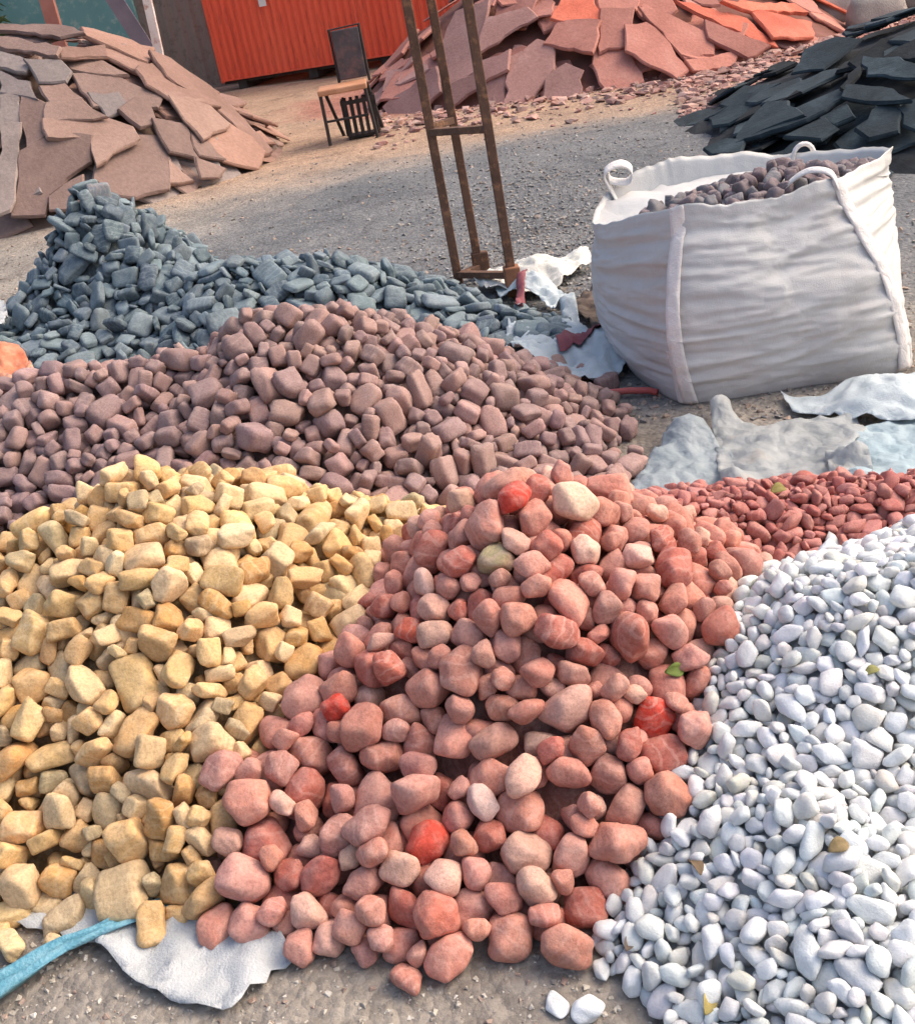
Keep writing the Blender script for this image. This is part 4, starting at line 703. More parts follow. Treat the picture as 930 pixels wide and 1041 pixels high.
-890,1895,301,-1,6,-28,6,77,-579,2330,414,7,20,42,2,77,-223,2353,203,-37,10,-18,12,77,-880,1976,344,3,-3,13,10,78,-362,2194,320,28,26,-2,1,83,-98,2315,219,-10,5,-38,1,61,-401,2489,243,-25,-13,4,11,82,-906,1606,95,-2,38,19,10,80,
-251,2402,227,10,22,27,2,80,-202,2340,253,-22,-1,2,8,99,-31,2421,150,6,29,25,6,83,-603,2238,435,-20,4,-7,7,88,-166,2286,252,-10,29,14,6,90,-372,2324,308,28,15,15,12,83,-864,2183,422,1,-20,4,9,92,-849,1511,19,-3,13,-29,1,66,
-678,2069,466,3,-13,6,12,58,-671,2310,393,11,-32,16,10,73,-946,2171,376,-23,-3,32,11,77,-994,2076,352,1,-14,32,6,102,-16,2324,191,-18,-29,11,0,90,-949,1497,56,28,1,4,5,58,-375,1737,176,38,12,15,5,63,-322,2393,258,20,8,36,10,101,
-569,1526,113,-9,1,-7,8,64,-451,2450,325,-40,0,-5,12,58,-339,2281,296,-15,7,-37,1,110,-521,2179,401,-19,-3,-37,1,72,-643,2311,429,6,15,42,2,82,-995,1618,118,26,-4,-11,5,111,-791,1842,303,9,1,27,4,60,-975,2274,330,-16,27,27,11,80,
-106,2434,178,13,3,-18,9,74,-457,2337,358,0,-5,7,1,93,-148,2394,196,-14,4,22,6,105,-151,2447,175,-7,9,16,3,90,-189,2311,270,-8,18,26,6,58,-580,2443,340,-14,-22,-21,9,69,-821,2036,391,31,32,8,8,58,-311,2555,156,7,-3,-25,2,74,
-667,2224,463,-30,3,5,7,101,-114,2474,150,-19,-12,39,6,120,-687,2153,481,-11,13,26,11,72,-408,2269,326,33,-12,-7,11,71,-593,2367,399,-3,-18,-38,8,79,-428,2426,278,-1,14,15,13,80,-124,2262,237,-33,2,8,12,88,-283,2284,269,-14,14,41,12,58,
-1056,1438,25,-8,46,3,11,126,-1054,1569,71,11,-1,1,1,126,-1320,1768,135,6,8,-42,5,122,-1021,1742,225,20,-6,9,0,122,-1196,1591,101,31,-16,-2,11,116,-1017,1490,68,1,-21,21,12,104,-994,1704,189,25,11,-8,11,96,-1529,1936,31,-7,10,-45,13,113,
-995,1846,262,-7,1,40,3,120,-1079,1497,55,-15,-17,-35,10,110,-1388,1667,47,11,25,-36,5,127,-1095,1639,118,33,-14,-17,4,106,-1171,1557,47,28,0,4,13,92,-1199,1493,14,23,41,1,10,88,-1202,1756,188,23,-15,5,5,107,-1074,1776,239,13,13,-13,5,107,
-1260,1549,27,-6,-20,33,4,95,-1390,2006,140,6,-34,4,3,138,-1118,1718,165,25,19,5,7,100,-1284,1670,102,-13,36,8,13,75,-1227,1560,76,-23,-9,40,6,100,-1062,1866,271,-25,32,21,2,82,-1134,1777,211,3,44,-15,4,96,-1325,1647,84,29,-18,-17,5,81,
-1081,2114,331,42,-18,4,5,102,-1147,1470,32,-5,-12,-18,7,90,-1017,1801,232,-32,8,-11,9,103,-1015,1928,330,-2,-10,2,6,88,-1097,1943,299,30,3,-14,1,93,-1019,1972,323,-13,23,-36,4,95,-1157,1637,127,31,4,4,11,78,-1262,1710,136,12,-2,-27,0,85,
-1252,2068,247,44,12,-7,4,90,-1314,1717,111,-3,10,-30,2,75,-1060,1716,165,25,28,-10,13,88,-970,1855,309,24,11,-30,3,82,-1337,1843,140,-23,5,38,6,105,-1363,1581,17,1,46,2,0,82,-1352,1992,179,22,-9,-23,2,83,-1074,1669,152,-24,-7,-30,0,87,
-1202,1834,191,-9,13,-17,9,97,-1150,1693,133,-9,-28,28,5,83,-1050,1605,113,0,21,-42,13,58,-1212,1696,121,10,31,-10,4,103,-1303,1878,167,1,-21,-20,11,81,-1301,2051,210,9,-8,-24,8,130,-1012,1683,151,14,4,42,2,64,-1206,1924,220,17,1,7,6,89,
-1202,2359,213,-28,-19,-10,11,114,-1095,1574,115,32,20,-16,13,67,-1085,1747,190,-9,2,-17,0,89,-1230,1988,245,8,27,18,4,89,-1172,1659,150,19,-28,7,12,76,-1375,1731,55,-10,34,17,3,102,-1432,1855,47,-27,8,-18,11,95,-998,1542,72,2,-12,29,8,70,
-1030,1891,298,-8,-33,-2,5,73,-1114,1543,90,4,-13,-3,1,70,-970,1432,14,-21,42,-1,3,62,-1146,1636,86,19,-6,0,2,63,-1236,1898,189,-18,27,-10,12,85,-1270,1981,212,3,-7,-18,2,76,-1187,2053,271,12,-18,8,12,89,-1118,1851,215,-42,18,6,8,128,
-1147,2031,302,-5,-3,-24,4,86,-1339,1962,131,-11,-7,19,13,100,-1138,1750,183,-9,12,-32,9,74,-1162,1508,51,-31,-23,20,2,58,-1006,2053,382,32,-3,12,2,58,-1261,1599,50,23,4,-25,12,100,-1331,1600,50,16,-3,-23,8,75,-976,1553,94,25,27,12,1,58,
-1482,2365,40,6,26,-24,3,110,-1457,1758,23,-16,-10,-2,10,73,-1272,1858,159,-29,8,33,3,80,-1301,1996,168,12,-15,-14,7,100,-1118,1993,277,23,-38,0,4,106,-1317,1626,32,15,3,-13,8,109,-1110,1930,246,29,-8,26,1,78,-1309,1581,21,11,4,-34,6,73,
-995,1777,198,-1,-44,-10,1,60,-1054,2004,304,-6,-16,16,3,106,-1203,1725,161,1,-2,9,12,61,-1166,1736,155,0,-20,18,3,72,-1037,2096,377,-1,-11,-18,5,86,-1229,1661,110,-9,-13,39,0,58,-1230,1744,131,10,39,17,3,95,-1184,1663,93,5,-4,17,3,90,
-1155,1926,229,-18,17,-20,0,99,-1127,1598,77,33,-26,8,6,92,-1243,1640,72,11,5,-8,3,87,-1051,1819,258,32,-25,2,2,60,-1035,2060,322,-14,35,4,3,86,-1429,2294,87,7,29,-1,7,85,-1002,1868,311,20,-23,18,0,58,-1284,1637,68,16,-4,-40,8,66,
-1168,1861,227,33,25,-4,5,58,-1190,2028,234,28,-28,10,0,96,-1252,2170,237,33,-20,10,5,74,-1147,1885,245,13,19,-31,3,58,-1285,2164,193,7,0,36,2,106,-988,1524,37,-6,42,-18,6,87,-995,1924,299,19,-5,17,6,58,-1040,1677,130,-38,6,-13,12,58,
-1382,1889,80,4,7,-20,4,91,-1145,2120,314,-40,-4,16,12,58,-1187,1965,254,26,3,-22,3,58,-1292,1939,149,-21,-32,21,6,89,-1303,2461,120,-12,-1,-4,5,109,-1295,1582,49,36,-14,0,8,58,-1109,2105,293,0,-5,-21,6,90,-1277,1811,165,-25,-11,34,3,58,
-1138,1941,268,-7,18,43,1,58,-1150,1527,17,0,27,-34,8,73,-1061,2188,354,-4,-16,-15,2,93,-1131,2176,311,17,37,5,11,79,-983,1595,71,-40,13,5,9,58,-1079,2043,325,-3,-36,18,3,58,-1253,1952,180,30,-28,14,8,103,-1019,1480,10,-4,-2,20,8,58,
-1129,1532,51,22,30,13,9,58,-1238,1827,168,-12,-20,22,13,58,-1347,2224,146,-39,16,9,2,90,-1432,1797,20,7,30,21,9,81,-319,2489,219,-8,2,-11,13,75,-1026,2148,390,9,28,-13,10,81,-1280,1682,69,-1,-3,14,5,71,-1137,2399,243,-3,13,18,3,111,
-1210,1971,204,11,-1,-14,6,104,-1098,2048,296,21,-11,-18,0,58,-1346,2118,175,10,-17,-7,4,77,-1329,1699,65,-4,-42,-20,4,90,-1174,1869,192,14,15,-9,3,58,-1257,1909,155,29,-27,-20,4,82,-1341,2041,157,-6,6,19,12,99,-1417,2426,56,9,21,-1,3,87,
-1116,1809,232,-11,-9,3,10,58,-1077,2235,310,24,-37,-10,10,118,-934,2201,420,-17,-6,37,11,99,-953,2321,353,6,13,12,2,103,-271,1835,198,35,17,16,8,91,-1079,1899,246,1,-11,-36,6,110,-1162,2132,294,31,-33,-3,2,58,-1177,2095,283,18,-13,26,8,74,
-1159,2079,297,-29,-15,-26,8,58,-1263,2515,123,11,-3,-26,2,110,-1292,2269,195,-19,-1,38,3,64])
STONES['white'] = (300, [407,949,127,22,42,5,12,138,359,999,124,-5,-10,17,5,137,455,1022,154,-3,-19,33,12,138,554,1267,198,-2,-36,-21,11,117,445,1092,181,-10,-3,43,5,107,417,1132,183,-1,19,-28,12,127,161,1040,25,2,-8,5,1,120,446,919,119,-8,-7,28,12,107,
575,1318,228,-2,-13,31,3,132,170,1140,62,-8,-42,2,3,130,435,950,144,1,5,-28,8,117,249,1080,84,18,-26,-18,9,132,474,1079,158,9,6,-13,11,132,224,1010,59,-14,37,14,4,100,475,1379,225,5,-2,-22,5,125,467,955,144,-11,-5,42,2,104,
427,1181,204,6,-13,-8,3,123,188,1056,53,11,-4,-9,10,112,194,1005,38,-34,10,-13,0,106,374,969,106,1,-10,3,3,129,303,1058,111,4,-21,-31,8,138,297,1240,148,11,6,-34,0,110,545,1386,254,10,-1,10,1,112,212,1208,80,1,-10,2,1,118,
419,997,147,28,1,-18,13,104,425,1106,157,8,8,-40,11,107,319,946,89,1,17,34,9,109,651,1423,292,-10,7,-41,4,123,357,1078,144,5,43,9,9,105,500,1280,204,12,4,-7,9,118,698,1462,339,-3,-10,45,2,122,372,1125,164,-11,39,-11,9,109,
127,1087,17,18,-13,-28,2,118,396,1188,193,18,-3,32,4,105,392,982,139,-9,2,2,5,102,593,1352,250,-19,-38,10,10,121,301,1037,88,-22,-33,14,0,136,437,1310,190,4,-13,40,1,117,466,1118,177,10,-22,23,3,131,424,906,113,12,-8,34,9,96,
529,1071,159,-26,33,-14,11,104,484,977,151,14,5,-32,4,94,153,1072,38,-29,-2,34,13,121,306,979,87,6,2,8,0,93,144,1144,45,6,-2,21,8,125,267,1005,83,16,39,0,12,94,584,1282,211,8,-8,32,11,90,446,1507,243,10,4,-34,13,121,
385,935,112,37,-1,-20,13,113,616,1303,221,-36,-8,-4,2,106,517,1502,279,8,-8,-3,12,117,242,980,62,2,-8,2,2,92,597,1254,195,6,37,-13,11,107,563,1220,186,11,1,27,3,105,357,928,112,3,-13,-18,3,93,394,1052,156,-7,7,44,0,89,
286,1092,102,-11,-4,33,3,96,110,1176,33,46,-5,2,2,116,156,1180,57,1,1,21,5,95,188,1236,73,8,1,-25,5,89,401,1383,192,-22,1,-7,9,110,181,1189,56,14,2,-31,5,97,334,1156,145,19,2,-27,7,105,332,1011,100,1,-33,11,5,92,
231,1070,57,12,-12,-25,10,118,302,1002,101,-12,0,45,6,84,679,1519,336,-1,-7,44,2,111,252,1024,56,21,-16,-25,2,116,332,1370,144,-1,-6,11,3,132,470,929,142,-17,33,25,12,96,326,1209,144,-33,24,-1,4,107,330,1131,130,-14,8,-7,3,111,
433,1395,216,-24,20,-1,1,89,556,1183,147,-6,-22,36,2,111,299,1173,125,-20,5,-16,2,107,397,1312,178,11,3,-1,4,90,397,1148,187,-19,7,7,7,112,359,1292,167,-18,-3,4,3,111,362,1365,178,23,-13,-37,10,110,545,1620,298,12,-13,-32,10,126,
284,1145,108,8,5,-2,11,95,546,1319,203,-2,-13,26,2,115,304,1294,144,-9,-2,4,2,112,582,1418,285,10,9,-26,3,97,376,1188,176,1,-10,21,10,99,606,1520,324,-3,-8,35,1,100,500,1383,241,5,-4,32,2,97,426,1350,195,-15,16,-16,9,111,
267,1186,105,25,-27,-8,7,120,614,1425,292,-4,-17,4,5,93,638,1628,311,-1,3,34,11,127,331,967,98,-33,-6,-4,0,78,617,1446,318,5,-6,-1,5,87,557,1122,155,10,-6,44,3,114,601,1375,265,6,7,5,11,90,533,1135,165,-14,38,16,10,94,
520,1310,213,9,-5,29,7,101,580,1183,173,-4,-11,35,7,91,299,1209,120,0,-12,12,6,110,638,1515,343,-1,-10,-17,7,134,214,1169,87,2,-2,-24,9,96,508,1093,163,7,42,12,12,85,630,1277,204,-2,1,36,13,127,180,1104,48,-31,-2,33,8,118,
425,1058,151,-5,0,19,12,99,528,1456,256,14,-9,-15,11,112,433,1072,165,-19,4,-16,9,90,326,1030,108,17,19,-18,1,91,334,1047,118,8,36,6,8,92,260,1047,89,-3,-6,22,0,78,344,1317,153,-21,-20,-8,9,108,466,1286,187,25,4,-21,7,109,
218,1244,85,41,-4,-3,5,97,199,1086,51,-4,14,-40,6,83,302,1330,135,18,10,15,8,133,540,1200,164,15,23,-6,6,133,596,1224,182,8,12,-31,6,83,129,1215,37,-25,28,13,1,76,486,1037,159,-18,5,-31,4,93,264,1126,106,2,-15,39,6,77,
675,1484,319,-3,-12,23,10,123,89,1125,9,-31,-32,1,0,86,244,1177,100,-7,9,9,9,103,212,1159,61,14,-14,-26,2,110,456,1057,164,18,14,-29,9,92,251,1249,121,44,-13,-8,11,73,290,1364,141,-3,-37,-21,12,97,507,1118,171,37,21,-12,3,95,
294,1131,117,-38,-6,3,13,83,453,991,147,-2,0,39,2,72,373,1157,159,29,16,-31,13,106,446,1232,205,-1,9,-29,7,105,239,1285,110,6,-17,-11,11,92,341,1222,170,-4,-10,-7,3,95,341,1101,134,0,6,-41,7,100,550,1340,227,1,6,-42,2,92,
211,1031,32,8,0,-16,1,109,546,1461,289,9,19,-22,13,96,498,1055,168,24,-22,-13,7,104,388,1003,137,-29,6,9,6,84,250,1125,84,1,-16,13,1,89,366,1464,193,20,-8,-36,8,111,384,1022,143,17,-34,23,12,95,394,920,123,11,4,-5,7,72,
474,1332,204,1,-18,28,9,98,450,1431,225,19,-20,-14,3,109,560,1538,304,6,-9,-34,2,117,701,1452,309,2,38,-27,7,117,367,1394,177,13,2,-26,13,109,481,1445,224,11,-1,-35,4,110,435,873,107,-10,-15,15,9,122,318,1088,101,17,-8,-4,12,99,
495,1347,216,-13,3,40,7,108,343,923,95,11,40,21,0,65,356,1204,160,5,23,19,9,98,530,1163,153,1,16,-6,1,117,303,1114,106,6,-17,-12,0,99,667,1538,354,0,-4,-23,0,108,510,1188,176,24,38,13,4,82,271,963,79,-32,-24,23,6,96,
273,1002,63,-26,-21,13,10,123,601,1410,265,-4,4,-43,1,107,631,1374,264,8,6,28,4,90,534,1247,170,18,3,-18,4,97,273,1222,116,5,-8,-25,11,84,521,1430,257,-3,-35,28,5,80,647,1336,232,-39,25,2,5,93,718,1500,343,10,-16,27,4,89,
665,1443,307,38,5,-9,9,96,442,1285,191,-3,12,0,10,92,397,1092,148,-26,-20,22,7,100,498,1267,178,22,-26,15,4,100,575,1515,317,-10,-33,7,9,90,322,1186,151,9,-3,-13,7,83,395,1122,154,15,26,-7,7,108,341,952,102,14,15,-13,8,81,
417,970,144,-2,-37,28,9,71,119,1113,24,15,-7,-36,13,78,373,1440,173,-4,-11,16,4,118,503,1449,265,-8,-3,16,7,109,409,1355,172,38,-16,-9,13,105,397,1447,200,-2,-7,-10,6,105,527,1544,291,19,29,3,13,109,364,1098,153,2,9,38,7,92,
384,1042,143,12,37,-17,5,74,633,1483,336,5,0,3,4,81,378,1103,137,-7,-18,21,12,100,102,1156,15,-12,-16,34,1,78,548,1418,266,5,-10,29,2,83,505,1326,203,7,21,-31,8,123,509,1235,189,37,20,3,8,91,465,1140,194,16,8,2,9,79,
475,1239,192,-1,9,-5,6,93,617,1337,226,-30,-6,-23,0,91,402,1424,191,-2,-9,-25,0,111,230,1117,78,-41,9,19,3,77,540,1226,173,21,-8,5,2,83,199,1127,57,-17,-10,28,10,89,270,1267,114,7,4,-45,7,113,416,1469,213,-7,-4,-8,10,97,
446,1146,204,-9,11,25,9,89,361,1051,115,17,-43,0,12,85,624,1400,273,-2,-7,19,11,67,384,1070,138,-3,-10,9,10,97,496,1165,186,-31,26,0,12,66,530,1666,269,-22,0,9,10,104,500,1589,273,3,-6,-31,2,98,504,1425,236,-21,-27,-22,3,98,
681,1423,297,8,-4,36,13,87,218,985,46,5,18,-35,13,67,495,1693,245,12,-2,-38,8,107,328,1242,149,-35,15,-6,2,99,166,1122,39,-14,27,-27,12,96,574,1653,297,18,-3,-36,3,108,444,1207,201,9,-7,45,10,82,319,906,87,-3,-9,26,1,123,
358,1065,126,-2,-5,10,1,62,480,1524,253,-7,-2,31,4,81,469,1493,237,-5,-1,39,8,92,251,1230,98,38,4,3,7,105,272,1090,74,10,34,-7,10,94,415,1019,144,9,-14,25,6,90,666,1664,305,-6,2,-22,11,108,569,1202,155,-6,22,14,3,100,
421,1218,194,-7,4,-9,0,88,470,1164,188,2,20,-18,7,109,248,1206,92,38,-16,3,13,97,466,1039,171,11,36,-11,3,71,654,1331,250,-9,-37,13,10,101,399,902,110,-10,-12,15,9,59,454,1182,197,-46,6,-9,11,58,529,1294,194,20,39,-5,9,105,
468,1214,184,2,9,37,0,118,143,1106,34,-18,-21,24,9,78,368,1251,171,14,-27,-17,9,87,597,1438,296,-24,5,-27,3,88,390,1218,200,18,8,-39,11,58,509,1019,149,-20,0,1,8,79,146,1066,9,-2,-2,24,0,101,167,1010,22,15,14,-8,8,91,
524,1579,272,-6,-13,4,13,101,217,1119,51,9,-10,-37,3,84,476,1564,242,22,-16,-25,3,99,587,1386,253,11,3,36,12,96,467,1381,196,-21,40,8,6,92,313,1391,149,17,-25,-18,5,86,647,1389,273,1,15,41,2,81,274,1125,88,-31,27,-9,5,95,
453,1487,222,-4,-6,-30,1,100,647,1357,263,10,-1,28,12,69,528,1385,229,-9,0,-25,7,107,212,1048,64,23,11,-2,11,59,629,1343,251,22,18,-12,13,77,537,1106,156,32,3,-34,10,76,561,1366,244,19,-35,-19,3,76,500,1645,245,-14,-5,41,13,111,
640,1453,303,26,-2,18,2,111,426,1521,228,-15,-16,-15,2,91,525,1342,223,-18,-10,19,9,86,429,1423,206,-10,-6,31,8,123,256,1155,86,-5,46,8,8,91,358,1144,147,-18,-7,24,2,91,519,1726,251,0,-7,-39,11,90,219,1131,67,-12,-43,0,3,79,
503,1478,262,12,11,-4,4,81,568,1460,284,3,-11,-15,6,89,506,1036,134,5,-30,-16,6,98,373,1342,162,24,-23,-7,7,107,441,1167,182,-10,43,4,11,92,610,1548,330,34,-14,-10,8,98,471,1309,198,9,31,9,12,70,178,1029,43,2,-1,-9,0,59,
465,937,115,5,0,-24,0,90,529,1409,238,33,24,-8,10,111,226,1245,103,27,13,-24,4,67,436,1049,169,14,5,-44,8,61,705,1523,351,22,3,0,13,69,207,1278,81,-10,-25,13,9,76,519,1365,211,15,15,-35,6,86,430,1264,187,5,-11,-43,11,68,
370,919,101,24,-25,11,2,64,588,1206,171,19,32,-21,11,78,333,1268,156,-35,27,5,1,61,566,1345,242,3,-4,-8,7,76,129,1165,45,-3,24,-34,5,58,562,1423,255,10,-2,-22,1,107,386,909,90,16,7,-36,1,86,433,1554,237,-26,16,7,1,63,
341,1091,114,26,26,-20,8,84,473,1188,192,3,5,-40,5,67,328,1330,144,28,12,5,10,89,381,1366,161,-7,30,12,1,75,537,1515,275,5,-15,-3,11,95,291,1000,80,28,27,23,7,76,444,1352,211,30,-31,4,8,86,322,1107,110,-7,18,-2,7,83,
368,1213,178,-4,-4,17,5,58,449,1001,131,-1,-6,-42,10,100,418,1562,208,3,-22,17,7,115,280,1065,76,-11,30,22,8,90,417,1442,216,4,-6,-21,11,58,496,1557,257,-6,-5,-21,10,90,732,1748,256,-13,-43,-8,2,122,399,1506,197,-20,23,-19,12,87,
574,1479,299,3,-3,30,8,78,481,1472,234,-13,24,-29,2,86,769,1659,310,5,0,-44,1,73,283,1047,71,-15,-36,-13,9,63,930,1901,203,-38,-4,9,10,138,376,1316,159,26,4,2,6,104,551,1673,282,-6,13,-4,13,101,537,1042,143,-13,12,-40,11,109,
668,1385,261,15,-41,14,11,70,760,1710,278,-33,7,-7,13,98,540,1476,277,-16,33,16,4,78,602,1494,318,37,-11,-12,0,74,485,1309,209,32,14,-26,7,79,501,1206,187,-7,-14,38,9,58,494,1492,249,9,-1,-18,4,84,480,1607,240,-16,-9,32,11,102,
301,965,70,-17,3,-9,4,66,492,1134,173,16,1,15,1,58,422,1506,208,0,1,7,5,84,403,1250,182,-3,-4,-3,8,109,587,1459,305,36,-15,-2,2,73,680,1397,291,-4,-6,19,1,59,789,1660,299,21,38,-3,12,127,616,1660,304,15,-10,-36,8,90,
355,1498,161,9,-14,3,2,102,628,1424,278,12,36,16,2,73,271,940,69,-35,-1,-10,3,90,528,1634,259,-22,-4,21,10,113,315,1167,138,-12,-28,2,1,61,646,1717,275,11,-24,-36,12,129,160,1098,22,7,0,-14,7,121,456,900,101,18,-2,13,9,102,
344,1131,146,21,-20,1,6,64,780,1784,245,-19,20,10,3,104,641,1786,236,-20,0,26,3,107,152,1216,51,9,-12,-11,6,70,341,1184,146,-32,-26,-7,11,58,290,980,72,-26,19,29,1,77,666,1386,281,11,-32,-14,3,69,660,1462,317,24,16,-37,6,70,
417,888,96,-16,-34,2,7,105,649,1470,328,34,21,20,2,64,442,1132,180,3,-19,23,8,58,647,1550,336,-2,-4,-38,8,105,271,1031,74,18,9,13,2,72,231,1185,75,23,-11,-39,2,93,171,1238,54,12,39,3,0,60,504,1148,163,36,16,13,7,97,
264,1203,120,4,-8,-8,0,58,332,1052,96,-10,-9,38,6,115,278,1246,128,13,-33,-1,7,87,428,1288,174,-7,3,8,4,73,234,1039,58,-34,-12,18,8,76,313,1349,150,-8,-24,25,12,58,434,1012,144,-30,-10,27,13,67,186,1166,57,16,-15,42,10,63,
238,1268,84,3,-9,1,5,115,522,1268,185,-3,1,-4,9,58,438,1458,223,-3,-4,-33,2,74,165,1213,43,-3,-17,3,6,116,578,1600,306,11,-10,-20,3,99,343,1070,109,34,5,-9,9,80,570,1497,295,8,6,-34,12,73,702,1593,329,20,-27,10,6,107,
613,1681,281,-8,-8,-27,2,124,432,977,131,8,-13,-15,7,107,579,1568,308,17,-3,-10,3,78,659,1581,332,-23,-14,-32,7,92,378,1496,183,10,17,7,8,126,297,943,63,3,1,-14,4,63,409,1534,214,7,-22,1,7,86,491,1408,236,2,27,36,9,72,
265,970,60,-14,-28,-21,9,59,350,1171,149,-29,-22,6,1,58,461,1448,238,40,3,-6,6,78,520,1214,183,-7,-35,7,0,58,259,1108,94,-4,2,-34,7,58,379,1230,184,19,-28,6,8,79,492,1292,185,7,7,-9,10,96,137,1190,23,-9,-12,15,2,105,
409,1041,135,-4,21,29,5,89,487,1583,258,12,6,9,4,64,355,1263,159,-39,0,-10,3,71,355,935,86,4,0,-11,0,98,578,1239,173,3,36,-8,9,104,583,1810,217,-11,-2,-2,5,115,641,1595,323,2,46,4,7,77,461,979,137,4,-7,-39,3,73,
236,1145,71,17,-27,-1,1,76,287,1298,120,-33,-10,24,9,77,557,1461,264,7,5,-17,4,67,182,1256,55,22,-9,-21,3,105,588,1554,321,-13,-11,33,0,58,320,994,97,0,7,34,7,58,239,1103,61,-11,-37,24,7,95,512,1389,214,37,-22,3,11,70,
549,1578,298,-12,-11,12,2,84,619,1493,325,11,-6,-28,9,71,486,995,132,0,5,38,7,115,432,1239,182,-3,16,20,2,101,109,1124,9,-8,-9,7,1,68,703,1628,324,-4,-2,0,6,83,574,1387,239,20,23,30,12,85,724,1551,343,-2,14,31,12,100,
120,1143,20,-25,-2,12,3,58,720,1532,352,9,-10,5,7,71,553,1374,230,3,-9,-33,9,79,582,1442,275,15,4,10,8,114,550,1497,293,7,-6,7,13,58,104,1136,19,-25,-6,33,8,67,395,1530,209,-1,23,28,4,61,605,1590,314,-5,2,16,10,88,
810,1785,251,-38,-2,-18,12,83,389,1385,169,-14,5,33,2,82,553,1559,309,-7,-5,2,11,58,381,888,98,13,2,14,8,114,804,1696,287,-6,31,33,0,134,105,1188,10,-3,-2,9,5,102,488,1155,171,-25,-2,23,10,84,346,1379,166,38,8,-6,8,74,
745,1901,166,24,-33,-23,11,123,464,1341,187,-30,-6,2,12,105,609,1470,318,20,6,4,6,58,362,1360,151,-42,18,9,6,82,443,1394,194,45,9,-2,7,103,448,1334,205,-7,5,-30,9,61,450,1555,247,0,-33,18,3,65,711,1705,277,-20,-8,11,2,95,
410,913,100,-1,3,16,2,69,803,2026,104,-33,32,11,0,127,599,1303,200,-2,13,-36,7,119,333,984,92,10,-8,-24,8,70,356,1180,158,33,-16,1,1,58,134,1120,15,0,-12,17,1,107,453,1418,203,2,-8,-8,7,95,462,1587,242,-28,-10,24,1,81,
640,1494,315,13,-5,-18,5,92,556,1600,302,19,19,-15,8,81,329,1302,145,1,23,-10,0,61,566,1145,155,-17,10,8,4,58,702,1412,307,18,-43,3,4,92,455,1070,174,19,25,-11,7,58,528,1555,266,-6,-8,-1,5,84,754,1542,357,1,15,39,0,84,
478,1653,249,-12,-3,14,8,74,565,1583,315,20,14,24,4,60,402,1297,160,-32,-30,-3,0,83,737,1562,348,4,24,26,7,79,631,1322,213,21,-1,19,0,87,655,1506,324,-19,7,-24,1,86,490,1248,170,-5,18,34,8,100,451,1143,168,2,6,-21,2,78,
675,1357,244,-33,-20,-5,9,111,580,1156,146,7,-8,26,7,96,539,1064,126,8,-5,43,6,126,567,1294,199,6,14,-24,8,105,471,1421,221,20,1,-24,4,58,626,1544,343,19,-17,-32,13,58,517,999,142,18,14,-5,13,117,346,1248,162,23,33,3,12,58,
402,1477,190,23,-26,-2,3,88,322,1270,146,2,-3,12,1,72,706,1561,348,7,-10,-39,1,58,596,1483,307,10,-10,-26,9,58,359,1123,137,26,-32,12,12,87,582,1355,229,37,-6,-2,5,89,582,1484,310,-7,6,-27,12,58,373,1272,154,10,-4,-27,8,100,
356,1237,154,-14,2,28,5,87,378,1040,124,0,-1,-1,7,89,386,1514,199,7,-19,-19,2,60,395,1022,118,2,-7,6,12,108,820,1827,230,-8,3,19,2,122,550,1592,278,-10,-8,39,4,91,396,1549,205,22,-26,28,1,82,408,1292,175,16,-21,-21,7,60,
491,1625,254,-17,-35,18,3,71,629,1242,185,-30,16,0,12,83,208,1101,40,5,-7,-7,13,84,383,1294,162,-24,-26,12,7,60,500,1458,245,-6,-8,4,1,72,415,1489,221,-22,-13,13,3,59,387,1416,173,19,9,-11,8,91,347,1416,151,-3,-15,-1,7,85,
230,1046,42,39,-12,-3,12,73,366,909,88,-9,-26,27,1,58,558,1248,174,-21,-18,19,7,65,245,1250,107,14,-32,-7,7,75,344,1345,153,6,5,-31,3,58,585,1480,287,14,1,-40,6,99,396,1162,164,-21,-40,4,9,80,690,1568,335,-7,-4,-27,6,115,
505,1168,175,-20,-32,-21,8,65,393,1235,194,4,-5,-36,7,70,250,981,49,2,-5,-17,7,70,387,1208,172,-7,-12,30,12,93,426,1333,176,-45,-10,4,1,83,781,1727,277,29,7,1,13,71,523,1679,247,29,29,15,1,106,357,1027,104,28,3,13,3,90,
531,1127,144,-5,5,17,2,75,611,1365,240,-24,-12,-12,2,78,398,1274,172,21,-24,-4,2,66,603,1609,298,15,-30,-21,3,102,585,1176,158,-10,38,-4,3,58,626,1475,308,26,21,27,8,91,193,1144,41,5,-4,27,4,73,712,1520,327,-2,20,-32,13,98,
678,1410,277,-11,2,38,1,80,118,1165,10,2,-20,-10,7,75,680,1627,309,-15,-35,20,3,99,781,1870,193,-3,-3,-20,4,113,657,1292,222,10,-42,1,5,107,490,1467,251,31,15,-7,0,58,307,1231,129,22,7,-20,7,72,389,1468,177,-8,-10,33,4,78,
173,991,30,35,-23,7,7,88,432,1449,201,13,-2,-8,11,76,287,1241,110,-10,-20,32,9,65,439,1478,207,-9,4,-10,10,96,854,1751,270,9,-8,-21,7,98,320,1007,80,21,-11,-5,9,96,606,1248,177,-25,1,22,4,72,811,1676,297,-40,7,19,12,75,
753,1635,309,-25,-2,-21,3,58,599,1726,256,1,4,11,2,125,733,1849,205,-8,-2,-4,11,93,492,1126,156,6,-7,45,6,80,262,1316,92,5,42,-11,3,77,742,1502,355,-3,10,15,1,97,360,1414,172,18,-9,26,6,85,488,1184,175,5,17,24,7,94,
